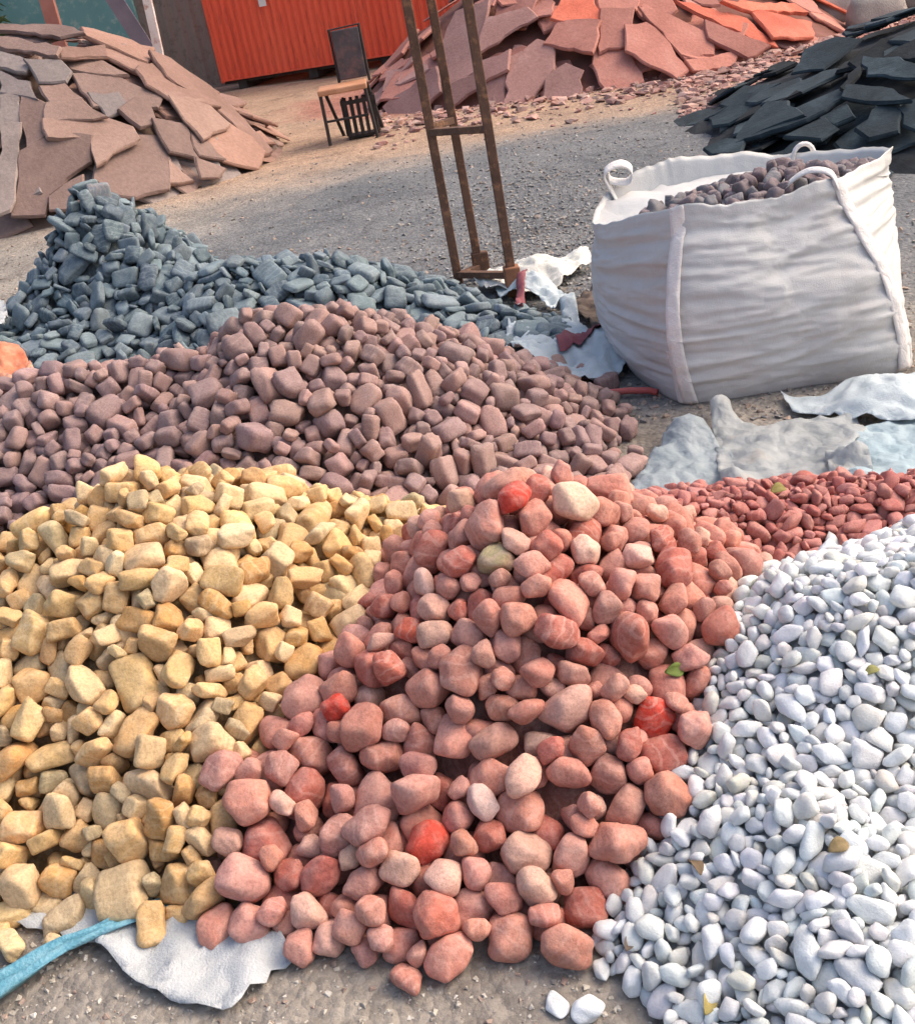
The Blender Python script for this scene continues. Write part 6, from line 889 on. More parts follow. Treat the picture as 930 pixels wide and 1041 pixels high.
835,1289,209,22,0,15,2,84,809,1169,137,9,-9,-4,4,88,1033,1423,296,-28,13,-30,2,100,905,1259,207,-14,-1,-12,1,88,976,1375,281,7,-1,16,1,75,958,1334,273,-19,1,-10,11,72,850,1669,309,14,-13,-10,5,71,1003,1272,240,12,32,6,12,77,
1029,1206,207,0,-11,2,8,79,489,905,101,4,14,-35,6,92,720,993,57,3,-44,11,5,61,730,865,15,14,3,11,7,108,893,1298,230,-12,-31,25,10,80,557,961,98,-28,-3,18,8,76,245,930,43,8,2,-12,2,58,657,937,80,-23,16,-5,8,71,
702,1053,76,-25,21,0,7,91,1096,988,37,13,-7,33,11,78,933,1216,172,9,-31,25,9,82,781,1089,120,12,15,7,8,80,1097,1376,275,3,6,-20,12,80,762,1143,137,29,-26,-20,10,62,240,885,52,-4,-4,9,6,58])
STONES['brown'] = (300, [-517,2787,301,17,-6,-12,5,138,-966,3074,360,0,11,-32,1,125,-133,2819,272,19,-15,27,1,110,-414,2849,331,5,-12,42,1,107,-653,2986,388,7,-3,5,0,128,-460,2936,392,-3,16,-12,12,119,-398,2909,400,5,9,-14,0,117,-47,2908,304,4,-21,17,11,119,
142,2865,185,8,10,-19,2,112,-201,2863,318,-37,-13,-9,2,107,96,2701,147,5,22,-9,12,104,-12,2658,157,1,19,-9,0,123,-335,3065,467,20,-7,9,2,106,-736,3203,431,3,5,36,2,138,195,2966,218,4,4,29,7,138,18,2789,218,-6,22,-32,3,119,
-544,3099,469,15,-10,30,7,138,-48,2691,206,26,19,-32,11,128,-314,2842,353,-3,-4,23,13,118,-305,2799,296,22,0,-20,7,118,85,3120,319,12,1,44,2,113,113,2944,254,-33,-21,8,0,120,-391,3179,513,1,-15,31,0,109,-671,2901,337,14,-4,17,0,101,
-501,2888,334,10,7,-19,12,93,-673,2835,283,-19,-13,4,6,114,-291,2678,219,18,2,36,6,101,-278,2947,372,6,7,2,6,109,-769,2905,307,-4,-2,43,10,98,510,2753,26,0,0,-37,0,121,-101,2879,290,18,-25,17,2,99,-1159,2926,263,17,-5,-36,4,111,
82,2881,229,6,8,19,0,119,-931,3209,422,-28,-10,16,0,112,-309,2628,178,24,-9,-12,2,115,223,2746,131,4,45,11,13,86,37,2697,156,30,-10,25,4,96,295,3073,199,23,38,-5,12,108,-1096,2878,243,27,20,-12,9,111,-496,3125,493,11,10,-13,2,83,
-192,2762,280,-27,-16,-18,3,90,-104,2644,187,21,-29,11,12,89,-372,2703,251,5,18,36,6,91,-770,2978,305,-30,19,28,10,127,-1228,3018,343,24,-28,-26,10,90,56,2948,298,42,-12,13,6,100,-2,2967,292,2,14,-16,2,97,-913,3007,322,3,3,-9,4,112,
-1085,2840,216,1,-38,17,12,97,-1137,3074,360,29,-25,18,0,94,-265,2749,250,-9,26,-15,3,103,-161,2997,400,30,-13,-9,5,93,-1064,2976,318,-3,-18,15,1,82,-257,3100,476,22,-29,22,9,95,552,2987,29,30,-11,28,6,97,248,2894,182,12,-40,-5,13,93,
-336,2977,412,12,-7,13,0,83,-196,2712,229,-36,24,-11,5,96,-143,2716,199,4,-24,-29,5,89,-425,3023,441,28,-4,-25,8,98,-62,2991,345,-18,-7,-38,5,103,-156,2637,165,7,9,45,13,102,-964,3152,400,19,13,-12,6,95,-1136,3103,411,16,5,-31,7,96,
-367,2678,210,37,-5,-5,0,98,168,2801,139,9,-32,-26,8,96,-566,3224,483,-15,-6,37,10,130,-555,2881,364,-14,-21,36,10,89,-1212,3131,389,-17,36,-18,10,105,-98,2594,169,8,-1,14,9,81,-1060,3048,344,6,-1,32,9,101,296,3008,176,3,6,9,5,96,
-1272,2949,259,13,6,4,3,106,-1229,3269,450,-5,5,-30,12,87,-1148,3281,447,-12,2,-5,7,111,-783,2834,250,19,-16,-20,13,125,-601,2806,298,2,6,-43,2,72,-842,3086,386,15,-32,14,12,72,-86,2740,220,11,-42,-2,5,84,-152,2759,237,-9,21,-16,9,89,
362,2743,59,13,29,-20,12,73,571,3374,32,-7,28,-30,13,102,-1115,3162,439,1,-21,15,3,81,-1094,2923,284,14,9,11,9,91,-1205,2975,281,-10,-13,24,12,87,-111,3029,355,-10,17,-38,12,95,257,2828,156,-3,41,-7,9,96,411,2765,32,7,0,33,1,95,
-1241,3068,381,4,-24,-3,7,94,-1170,2837,213,-17,7,-26,5,87,-173,3146,443,-32,6,-17,8,108,-544,2989,411,-20,-16,34,3,90,158,2739,117,8,4,41,13,103,-1224,2863,204,7,34,-32,7,102,12,2898,241,-8,-33,13,3,92,-887,2864,271,22,3,6,10,97,
-999,2998,317,15,-10,35,6,80,-222,2630,180,19,-17,8,10,84,-839,2924,296,17,38,0,0,98,-216,3014,425,2,8,-27,5,86,-800,3131,399,-21,30,29,6,78,-613,2905,335,20,20,-25,8,102,-575,2830,334,19,-39,-6,3,77,-1208,2909,239,13,15,32,2,81,
-659,2793,254,9,11,-39,10,94,-1061,3226,459,0,0,-35,9,103,461,2926,70,13,5,38,11,101,-1258,3183,408,3,12,-33,13,121,-1213,3170,439,7,2,7,6,81,-1091,3100,379,39,21,-12,10,79,421,2862,69,30,13,19,1,97,-585,2926,385,3,-10,38,8,79,
-541,2956,372,8,-9,15,7,95,347,2833,115,14,-7,28,8,78,201,3366,234,30,-28,1,2,138,384,2845,99,15,4,27,4,90,-461,3225,495,-6,-10,-30,13,120,-1243,2977,297,-22,19,-24,0,78,336,2898,142,-25,22,-23,2,86,-1049,2896,271,11,-35,-8,5,72,
-160,2547,150,21,-34,-8,11,138,520,3510,26,24,30,14,1,83,-68,2591,128,33,-20,24,8,87,-255,2861,341,-4,-31,30,6,69,-1055,3163,414,8,-35,7,13,87,-380,2986,436,12,18,-18,5,73,-485,3006,427,5,11,-19,6,90,-672,3146,426,9,-26,-21,5,90,
-804,3089,350,-2,15,-28,3,87,-832,3009,299,17,-1,13,3,109,-277,2971,421,-8,-21,39,3,72,-818,3174,430,-8,-30,23,8,89,-22,2818,243,4,21,16,8,88,198,3077,257,-12,24,2,10,84,458,3108,70,24,16,10,6,115,-1035,3115,376,29,11,20,4,98,
-439,2705,224,8,3,-10,10,110,-232,2727,270,14,5,-17,13,58,-223,3219,475,19,37,-20,0,82,-735,3155,388,-8,-29,29,10,83,-554,2730,229,21,-6,8,13,98,-228,3080,455,9,-19,-23,0,80,411,2802,74,25,8,-1,11,70,451,2670,32,-33,-15,5,6,103,
-1194,3046,317,5,-7,28,8,92,-308,3147,477,24,3,17,4,138,-109,2943,346,33,7,-6,2,61,-890,3063,365,10,25,-35,4,75,-66,2827,262,11,3,-32,7,73,289,2805,131,17,10,-1,2,58,-176,2967,359,23,20,-14,12,77,-845,3128,409,-37,-6,-28,3,83,
-463,2826,301,-12,-10,29,7,89,-1114,2959,312,14,-4,11,8,74,-352,2784,276,24,-20,19,7,77,-57,3145,359,-33,24,-3,6,107,-2,3163,368,-10,13,-19,9,82,-1144,3025,323,1,2,18,11,76,-180,2915,361,8,-14,43,12,59,207,2694,115,-10,42,-10,4,72,
-12,2599,113,5,35,-6,9,94,459,2811,26,-16,25,-26,7,89,4,3007,342,37,11,-15,8,70,-1184,3094,371,13,-13,2,4,84,-437,2735,275,32,4,-11,8,64,-1270,2809,205,8,2,-1,4,95,-872,3041,332,6,-15,20,11,63,-1290,3253,441,0,5,-3,13,86,
-426,3135,474,-23,28,-18,12,66,-635,3057,404,15,-1,-35,11,90,-397,2762,256,-19,24,-20,2,77,535,3227,51,-6,35,14,1,65,-900,3105,383,14,-3,-40,8,80,-349,2743,254,15,42,2,3,75,527,3134,52,-3,13,-22,1,58,-882,3171,398,8,13,-23,3,107,
-871,3221,433,23,-31,6,9,92,291,2943,136,-16,-38,-20,1,90,148,3452,239,-6,-27,-12,1,114,-887,2957,309,6,-7,-42,7,72,-937,2936,300,-14,11,-28,12,58,-516,3202,531,-1,10,-21,5,68,-620,2838,320,20,14,5,9,71,-466,3049,457,11,-5,21,10,69,
-579,2751,281,-4,-41,-1,13,58,91,2799,182,-1,-10,-32,2,68,307,2777,66,3,5,3,8,101,-247,2825,283,7,5,-6,5,58,505,2994,44,27,-23,3,10,88,-982,2896,247,17,-17,5,0,82,380,3307,122,40,1,2,12,100,-1034,3184,442,-27,15,-31,2,62,
-285,3086,426,6,-2,-16,6,93,40,3020,297,-39,-11,22,0,99,454,3191,95,26,19,18,9,92,-713,2973,351,-14,-25,-20,4,71,-361,2863,360,-4,21,-21,4,58,-234,2972,398,36,-6,13,5,58,-90,3077,391,3,34,3,9,80,70,2748,180,-21,22,-34,11,72,
-327,2912,372,-5,20,41,10,58,-13,3312,338,12,-11,-4,10,111,-30,3065,360,-3,5,-27,13,67,51,2614,105,4,-22,24,6,96,-305,2718,266,-4,-13,27,4,62,275,2730,94,17,9,-2,11,74,-949,2980,315,1,-3,-7,10,64,-970,2926,284,-1,21,-23,8,70,
-566,3036,427,-23,30,26,5,63,-1007,2896,284,35,-17,-9,5,58,-125,3176,428,0,5,-1,6,72,309,2848,94,-13,31,-19,3,105,353,3380,133,6,4,22,6,111,-53,2779,243,2,2,3,6,58,-378,2823,295,-22,-8,8,10,58,-1160,3178,443,-17,-14,24,6,72,
-1006,3171,431,-5,25,-18,3,66,-452,3138,503,7,-10,33,0,58,-899,2922,280,4,-14,35,7,85,-73,3030,382,4,-12,26,6,61,-412,2771,297,24,-32,-7,0,62,27,2882,277,-26,-12,7,10,58,-228,2688,201,17,-22,-32,8,58,-343,3015,446,18,-5,-39,3,58,
-599,2764,240,5,24,13,8,84,-630,3222,435,-20,-18,8,11,100,-1034,3064,379,6,7,-28,9,58,-1168,3041,352,11,-8,30,3,58,-741,2896,259,29,-3,-5,3,69,-1293,3067,363,5,4,-22,0,101,-215,2941,361,-2,8,-44,1,58,-735,3020,355,-15,-4,-16,3,84,
166,3179,278,5,1,18,7,70,-259,2661,170,2,-12,9,11,66,-48,3294,377,8,19,23,3,86,542,2834,23,-23,8,-3,7,76,491,3221,73,-8,8,-25,11,94,-186,3075,440,1,-8,30,0,58,-439,2777,273,-9,-38,-23,10,77,-333,3197,505,5,7,7,5,67,
351,3101,168,-18,27,-18,9,79,377,3081,140,-17,8,-33,7,71,-976,3163,444,36,12,6,8,58,-756,3122,354,9,-8,37,3,81,-1273,3032,304,1,9,-28,6,106,559,3141,20,-42,-6,6,3,65,152,3298,277,-10,6,-31,6,94,-166,3100,411,2,10,25,7,89,
-529,3028,453,-4,44,-2,6,58,-321,3034,420,5,-12,-3,3,82,304,3457,129,3,15,-7,6,134,-247,2716,216,3,33,-8,8,58,171,3006,254,21,-2,-42,4,58,-64,3223,364,-4,7,-33,2,94,310,3239,185,8,18,33,5,58,416,3595,37,12,-6,1,2,112,
122,3048,279,-34,-16,-9,5,58,-76,3394,379,-5,1,-22,8,108,21,3482,296,-12,31,-11,9,112,-263,3273,469,-8,-18,-25,2,77,413,3098,113,-6,-14,-36,12,58,-705,2879,287,29,6,6,7,84,-826,2893,245,-12,-30,31,9,107,132,3128,264,9,9,27,5,97,
-1005,3228,449,1,-1,32,8,67,252,2680,82,45,-8,0,0,109,173,3228,263,24,12,30,8,90,-719,2935,300,15,-8,34,8,97,-738,2803,239,2,24,-7,8,96,-1253,2835,224,7,-3,1,8,58,90,3026,299,-20,20,-16,4,77,-705,3051,376,3,-21,1,3,85,
251,3260,207,-20,-25,-25,11,88,378,3030,114,9,13,-13,10,58,-143,3139,387,-31,-33,-12,11,87,333,3045,135,-21,24,30,6,88,-1051,2928,295,-10,-2,-19,6,58,-1011,2855,253,-3,-6,4,9,58,65,3298,327,25,6,-9,13,64,-184,3202,449,18,-10,13,0,73,
-111,3105,406,20,35,2,0,63,44,3277,331,-29,11,0,0,58,-200,2671,192,-19,-12,33,0,65,-102,3217,412,15,-11,40,11,69,-241,2900,343,3,14,7,8,70,-635,3114,425,-16,3,34,6,68,369,2921,88,-22,20,-7,4,112,438,3261,93,1,9,3,1,87,
472,3039,64,-7,7,-21,11,74,443,3057,76,30,1,19,0,58,-194,2603,145,18,6,10,3,81,371,3179,154,-2,5,-5,0,82,-407,3077,441,2,6,24,6,80,-61,2796,216,10,-10,42,0,96,-591,3039,387,-5,-28,36,10,81,398,3013,69,-10,8,-34,2,99,
-972,2835,219,5,-9,14,3,116,334,2991,116,33,13,-2,5,100,0,3101,332,21,-8,-40,9,87,360,2782,79,-17,31,-18,7,58,204,2836,147,31,-14,28,13,61,29,2745,184,3,-7,24,11,58,486,2931,21,-23,24,13,9,64,-487,2694,245,30,2,-26,9,77,
230,3096,218,0,-21,-7,5,67,-1150,3000,295,41,-12,-7,12,70,-1021,3015,298,1,-38,-16,13,71,-1,3226,331,19,14,9,13,115,-666,3076,404,14,-11,10,11,59,584,3172,18,-3,-43,0,10,58,198,2860,174,13,21,8,0,58,-870,3119,352,10,-6,25,6,83,
146,2653,108,13,12,1,4,110,116,2805,154,-14,39,1,0,63,-1083,3165,382,-9,15,-20,9,59,223,3150,243,24,-27,-2,6,79,152,2922,221,-17,24,-23,9,58,561,3262,25,21,16,7,5,90,-436,3284,501,-7,-5,-43,2,88,-278,3036,424,21,19,-22,7,58,
-124,2903,325,7,8,4,3,59,134,3249,287,30,-8,-17,8,69,-1167,3143,417,-11,-19,39,8,71,-544,2773,257,-25,3,-8,7,67,-572,2815,276,29,28,18,2,58,-382,3131,455,-10,26,-21,4,87,-332,2990,378,5,-3,10,0,73,-358,3103,481,22,-15,10,2,58,
-64,2635,146,-7,13,28,0,58,-990,2961,278,16,5,-3,7,82,-702,2757,249,19,7,34,1,65,126,3343,285,-22,-5,8,8,77,-780,3178,388,15,-5,17,7,77,405,3073,91,0,11,19,11,91,-1273,3112,393,-33,0,22,8,73,413,2918,103,37,-4,2,9,58,
-156,3267,444,4,9,17,3,72,46,2920,258,5,2,18,6,58,-1098,3208,410,8,15,-30,7,85,-238,2592,165,12,-2,-8,8,58,166,3044,257,0,12,-16,6,58,350,2817,62,5,-16,40,6,76,314,3286,164,-12,10,-26,8,112,-641,3315,435,-21,-12,-16,12,67,
-791,3027,341,33,-15,26,4,63,-1220,2774,177,0,-39,7,4,62,-845,3058,316,-14,42,9,4,58,-242,3331,455,-6,-14,-24,13,103,-104,3257,418,-18,34,14,11,66,-1166,2881,205,-1,-20,31,0,58,35,3069,326,1,7,24,13,66,221,2873,144,11,28,22,9,73,
252,2973,177,6,7,3,8,58,275,3307,195,8,12,-12,11,58,-193,2802,299,21,-11,11,3,58,70,2835,184,-7,24,-10,12,58,221,3196,216,12,2,0,3,115,-991,3270,418,-29,-13,6,12,83,-597,3080,434,-2,-9,-18,11,58,-306,3224,481,-16,-18,-9,10,98,
-1042,2882,230,-29,5,-25,0,70,258,2780,97,-18,30,-12,3,93,-451,3110,443,32,-5,-12,8,81,-596,3140,432,28,28,-8,8,76,-1313,2810,159,5,-2,9,2,93,67,3084,281,16,4,37,12,77,274,2878,112,0,-12,-31,11,86,-937,2895,264,-26,27,-14,3,64,
-801,3277,433,8,0,30,2,68,-390,2627,182,-4,11,-7,11,137,-156,2936,333,-18,11,-10,7,64,-14,3034,316,17,5,20,1,75,-764,3065,338,1,-8,18,2,64,443,2893,35,-10,15,-13,8,77,-1223,2814,163,24,4,24,5,86,-128,3379,389,-4,20,27,10,88,
-674,3207,436,16,-16,-19,13,58,-897,3069,323,-10,36,10,2,63,218,3050,207,15,13,19,5,83,254,2905,145,-2,-27,31,8,83,-413,3205,471,2,0,-35,3,74,402,3199,99,-14,-4,-27,10,99,441,3334,86,5,7,37,4,86,-819,3233,437,-10,5,34,3,58,
-1266,2861,236,10,2,1,4,58,481,2878,13,-1,0,-36,2,58,268,3169,181,9,-37,-11,7,70,-217,2805,262,20,-41,-6,1,61,-1032,2978,273,34,16,14,9,61,405,3141,103,44,5,13,4,82,-391,2923,343,-1,4,-37,6,64,-133,3255,427,-22,18,-28,13,58,
109,2765,146,-31,-1,-5,11,75,-602,3187,443,-6,-18,-10,9,80,-103,3155,386,-1,-6,24,11,91,440,3420,75,-9,15,9,8,80,402,2692,21,-8,22,-32,4,89,-479,2756,234,-9,22,31,10,58,-1260,2905,214,-3,27,6,7,65,192,3025,234,-9,29,-9,4,62,
217,2818,119,-40,-13,-16,10,58,-687,3112,370,0,-13,20,6,106,85,3339,310,2,-9,-17,1,58,176,2933,175,43,18,-2,9,58,-29,2866,236,-2,9,4,8,82,107,3019,260,-19,9,-5,0,66,-748,3290,427,23,9,37,13,75,503,2959,19,4,-2,43,10,58,
332,2683,32,5,0,25,12,112,-489,3245,523,-2,6,45,0,58,-49,3343,381,6,28,4,8,58,-1067,2789,193,-30,3,-26,0,87,79,3184,327,2,37,12,8,60,-248,3174,451,24,24,20,10,100,496,3109,22,0,4,-9,1,64,-1294,2983,309,-8,35,27,11,58,
331,3217,142,-29,21,-24,9,104,119,3182,295,-13,1,-39,9,87,-85,3309,391,-6,-4,27,11,62,-255,3020,397,3,1,-26,3,78,-249,3120,416,9,2,18,0,58,-73,2671,142,-3,4,45,7,58,-1024,2797,219,11,-3,31,5,70,-593,2998,368,-40,14,-18,13,69,
278,3213,161,-18,15,-36,6,91,68,2734,134,21,5,13,7,81,513,3171,20,4,0,-8,8,86,169,3163,238,-9,-5,-38,5,66,-861,2960,257,19,6,17,10,72,-363,2938,364,6,-3,-19,4,73,405,3481,85,-3,3,-34,13,58,-512,3044,416,3,-1,-35,4,102,
-374,3030,409,25,8,-27,8,78,-834,3151,378,14,1,-22,4,75,-215,3068,406,-2,2,-4,7,95,253,3568,119,-32,-4,-6,2,94,-915,2989,275,37,24,-15,0,67,523,3278,58,-11,-10,-40,0,58,63,2956,240,2,5,-10,8,74,-787,3217,393,11,7,3,10,59,
36,2788,173,38,-2,6,6,72,-606,3092,395,-14,-19,2,10,61,15,3159,317,-36,22,-17,7,88,-674,3249,423,18,5,-2,3,71,-1115,3137,385,22,6,23,0,62,-348,3235,493,1,-7,22,3,76,148,3079,238,-9,8,-2,6,58,447,2727,31,13,21,-2,9,58,
-572,3158,470,-7,-8,-30,4,81,-885,3040,295,16,-22,36,0,61,-1009,2865,219,20,-5,8,9,60,-1087,3279,425,25,20,29,9,103,-154,2908,303,43,4,-11,3,69,236,3425,173,36,31,-1,6,114,-300,2902,329,-13,38,14,9,79,-493,2983,375,-21,-29,28,7,74,
-105,2940,307,39,-17,-15,6,69,-215,3434,403,-31,1,-30,5,85,-148,3218,405,-4,7,-12,9,96,273,3126,166,4,1,15,11,58,-621,2948,349,11,29,-18,3,58,381,2727,15,4,2,-34,0,58,-1019,2938,255,19,4,-5,12,58,-363,2886,336,-21,5,30,6,58,
-580,2863,302,8,9,-26,6,83,-1325,3207,437,7,-5,-12,5,86,-685,3013,337,10,-3,-32,8,89,206,3288,205,-17,3,16,10,106,414,3551,61,11,0,35,7,78,-29,2739,185,-5,27,3,3,75,65,3235,291,-23,8,-7,0,102,20,2851,214,6,31,12,4,58,
-986,3214,410,-1,1,9,3,99,-492,3180,469,5,-4,1,6,86,354,3128,126,-12,22,-24,3,91,-880,3281,425,16,7,40,3,59,-1325,3319,405,-13,-14,18,5,84,-973,3362,344,-1,-17,19,10,58,-296,3017,398,-2,19,20,4,70,-214,3122,434,0,15,23,9,68,
29,3593,240,-39,0,-19,6,117,-532,3159,479,4,27,-18,9,59,121,2917,197,-2,37,6,8,58,-230,3286,420,4,8,16,6,86,-200,2922,330,18,-12,33,7,75,-214,3262,450,7,-4,27,0,58,12,3547,273,-8,29,14,11,109,-76,2851,234,17,8,41,8,58,
-580,3066,414,32,-3,16,6,58,-921,3276,425,-20,-38,11,5,58,87,3002,243,-9,6,-4,11,59,-724,3279,366,-4,-13,-15,3,58,-898,2905,238,14,-4,0,11,77,-168,3050,381,31,9,9,7,80,-1184,3206,422,2,-3,4,5,58,363,2859,66,9,22,-16,6,58,
95,3429,280,-6,-40,-14,9,62,73,3465,265,17,9,-36,9,99,-36,3426,346,-13,8,19,3,58,-927,2960,260,14,-9,-3,10,62,-443,3066,417,35,9,2,3,58,39,2558,118,10,7,28,11,74,31,3340,301,-23,15,-4,1,90,-1136,3180,418,12,0,18,4,64,
286,3376,142,1,15,28,1,87,-396,3047,405,-12,27,-28,0,58,-1210,3283,402,-9,4,31,9,112,-618,3379,438,-9,12,33,1,72,-63,3071,360,12,20,5,11,69,-965,2938,244,5,-6,15,6,73,146,3020,228,7,3,16,9,83,41,2758,151,41,-16,15,9,61,
-688,3321,405,20,-4,-11,9,62,194,3436,221,-21,-18,-20,11,62,94,3298,271,6,4,-30,6,75,65,3279,300,-9,-5,41,5,59,-653,3358,392,11,-38,-8,9,98,-1240,2750,136,25,-9,-38,10,91,-106,2531,109,-1,-8,27,6,119,-1036,3284,398,-3,-21,-33,10,94,
-1157,3137,377,-32,-7,14,5,66,-1094,2989,283,-1,-7,22,7,64,-645,2741,225,8,-5,32,10,93,233,2980,160,-3,17,-14,13,67,-829,3281,403,-17,-42,-8,2,81,-441,3330,456,-23,-3,-4,11,127,-365,3087,431,1,-24,19,7,58,-665,2954,317,3,-9,6,8,101,
-5,2723,148,-42,-15,9,10,64,-110,3094,354,9,1,25,8,67,-784,3279,378,-7,-8,-10,12,75,-736,3455,341,-1,-19,5,2,95,552,3209,18,-13,9,-24,0,58,-885,3317,395,-24,7,9,4,102,-229,3389,431,-26,18,21,4,74,-1064,3374,340,-12,2,-2,9,93,
465,3537,24,-6,6,-22,0,82,378,3585,72,-9,25,-2,3,58,-276,3353,456,23,-8,7,13,58,-1264,3109,350,8,-8,11,13,77,470,3213,36,-25,12,0,2,58,-628,2980,338,2,-13,9,7,60,114,3053,251,3,-6,28,9,63,-1127,3330,426,-6,5,-18,8,71,
-765,3035,300,5,31,-33,0,70,-1164,3394,361,2,-4,5,5,116,492,3377,21,-1,-1,-34,6,95,-106,2612,126,-12,35,-22,3,58,181,3113,229,5,3,11,0,90,-514,3270,495,9,-2,3,9,98,431,3491,57,18,14,19,11,78,-1381,3272,393,-2,-3,1,11,110,
315,3144,146,23,31,-10,1,58,-1089,3328,376,4,-23,-10,8,93,-507,3402,395,-7,-35,24,4,61,-951,2774,202,-26,16,10,12,101,-49,3581,290,-25,-29,-4,0,82,-103,3278,362,1,6,19,6,92,-681,3171,388,-7,-21,13,7,66,-34,3391,320,4,23,8,0,90,
448,2971,33,-12,2,-39,6,107,-1109,2936,250,-2,2,-41,7,58,-1144,3230,406,-6,9,-30,7,85,110,3395,248,-12,4,-10,12,92,-1029,3438,302,-7,17,31,9,68,-1455,2678,123,31,4,7,10,130,-1675,2673,105,7,0,13,1,105,-1423,2567,55,18,-13,-22,2,135,
-1693,3082,377,16,3,-29,5,138,-1352,2913,239,-5,23,-28,3,113,-1486,3168,412,10,-4,-10,2,117,-1674,2543,32,39,4,5,10,108,-1671,2881,253,-10,-23,-33,10,106,-1406,3091,368,5,0,-5,1,84,-1569,2989,325,-3,-16,43,12,97,-1479,2892,260,5,10,-31,12,93,
-1533,2715,154,36,-10,-18,5,109,342,2598,38,18,-10,35,1,98,-1781,3215,416,-15,3,35,7,129,-1998,3001,295,1,-4,-33,1,116,-1300,2756,180,6,-9,4,0,101,-1679,2774,179,4,6,-12,4,99,-1980,2700,134,-18,16,-33,2,104,-1611,2790,168,31,16,-1,8,113,
-1364,3000,296,10,36,3,6,99,-1777,2673,109,8,6,41,10,108,-1692,3210,428,10,17,10,8,112,-1937,2652,98,17,1,-18,8,114,-1622,3141,401,-4,23,-28,4,104,-1686,3338,442,-24,17,24,13,112,-1419,2967,291,1,-12,28,13,79,-1623,2641,73,9,38,-8,0,113,
-1899,2579,65,-2,13,32,5,118,-1346,2805,204,25,1,21,4,91,-1809,2626,66,26,-28,-10,8,117,-1607,2705,128,-11,-30,29,11,98,-1851,3362,447,-35,-5,3,12,115,-1504,3041,323,-4,31,-27,3,95,-1489,2518,32,-11,-21,14,5,90,-1538,3067,356,-9,6,-36,1,82,
-1826,2888,228,-11,6,11,8,120,-1384,3155,373,5,-25,3,7,106,-1319,3146,392,25,-3,-14,8,100,-1328,3017,337,17,-2,-7,7,88,-1530,2970,272,-1,-16,38,8,109,114,2580,63,3,6,4,11,127,-1549,2617,71,23,8,-13,7,107,-1793,2823,186,-37,1,12,3,107,
-1320,2868,205,-17,-15,39,7,123,-1581,3343,428,-5,-36,-24,5,117,-1502,2789,156,5,-10,21,1,96,-2031,2641,73,-32,-25,-3,4,111,-1394,3059,321,-4,-3,39,10,86,-1937,2948,269,0,23,-17,9,101,-1761,2988,305,-22,-15,37,8,102,-1584,2853,236,36,-18,8,0,104,
-1513,2580,72,0,19,-26,2,66,-1503,2828,217,19,17,22,8,89,-1724,2712,122,-30,-17,-24,5,91,-1407,2877,203,10,-2,-15,5,95,-1451,2835,198,10,19,-25,10,86,-1784,3129,375,4,-29,-33,3,85,-1560,2838,191,1,-38,20,8,103,-1163,2808,172,-4,42,11,1,72,
-1446,2755,134,5,15,-16,12,82,-1587,2905,256,3,15,-42,13,80,-1724,2580,53,32,19,10,10,81,-1955,3097,307,6,-1,1,11,114,-1390,2816,194,-21,-14,-23,10,73,-1383,2626,118,-2,-5,14,10,77,171,2590,80,18,9,-9,11,75,-1108,2772,166,-41,14,3,8,89,
-1873,3039,322,18,-5,34,13,93,-1270,2713,159,9,5,-2,6,71,-1997,2934,221,11,-7,19,12,110,-1647,2802,205,19,-33,-2,5,78,-1432,3262,430,2,3,-3,2,67,-1955,2898,229,18,10,-1,3,93,-1623,3026,347,13,5,-33,10,75,-1950,2853,172,10,-6,20,2,95,
-1922,2480,28,-20,3,-10,8,87,-1884,2910,228,20,16,7,0,106,-1745,2639,57,-4,-18,-38,4,87,-1457,2953,266,24,-15,32,11,87,246,2631,56,4,-4,-33,8,74,-1735,2809,196,-3,-11,18,2,72,-1851,2841,192,-2,-1,13,8,103,-1523,2649,119,12,-5,25,11,69,
-1819,2925,271,-34,8,-13,3,99,-1461,3025,291,2,8,-34,8,95,-1395,3218,408,-10,-3,-9,10,87,-1523,3115,386,31,9,14,13,75,-1755,2869,205,4,11,-16,0,84,-1750,3348,450,24,14,-3,2,93,-1533,2553,25,0,12,-2,7,83,-1555,2775,173,6,-6,21,12,72,
-901,2819,211,3,1,18,4,93,-1586,2529,34,39,10,-21,4,66,-1370,2945,276,2,12,21,3,71,-1842,2966,297,6,2,3,4,86,-1882,3271,456,39,-3,-8,5,92,-1379,2715,121,25,-11,16,5,78,-1720,3024,323,5,6,-37,4,75,-1651,3013,298,-6,-21,30,12,78,
-1370,2591,96,16,9,-35,10,64,-2029,3214,353,20,-31,-10,3,106,-1472,2738,163,3,5,-16,11,68,-1866,2540,22,0,0,-10,5,74,-1985,2619,53,-12,-3,29,8,92,-1727,2902,245,13,4,-15,6,79,-1790,2537,20,12,25,26,7,79,-1202,2716,141,12,-9,10,13,60,
-1673,2993,322,9,0,-25,0,70,-1607,2575,23,0,-7,37,1,81,-1258,2669,104,12,17,-24,10,101,-1827,3239,443,12,22,-30,12,69,-1987,3212,388,7,11,-19,2,74,-1764,2593,29,2,-2,32,10,90,-1713,2996,285,4,35,-21,7,90,-1565,3288,430,32,8,32,8,84,
-1996,2545,45,-8,37,9,0,73,-1876,2718,137,5,3,-26,7,80,-1656,3037,349,-3,23,-24,12,63,-851,2835,225,20,6,-24,5,99,-1386,3290,433,5,4,-42,7,74,-1450,2786,177,-5,-22,40,10,64,-1607,2617,44,26,20,-9,13,70,-1423,2927,234,9,-13,28,10,64,
-1346,2634,92,-4,-20,-2,0,87,-1634,3257,418,21,10,19,3,72,-1902,3237,415,12,20,-4,12,70,-1434,2629,101,19,-13,4,4,73,-1351,3182,414,-8,38,-27,2,58,-1136,2668,136,-14,2,-26,7,133,-1822,3088,320,8,2,-41,10,96,-1458,3101,328,22,4,16,9,58,
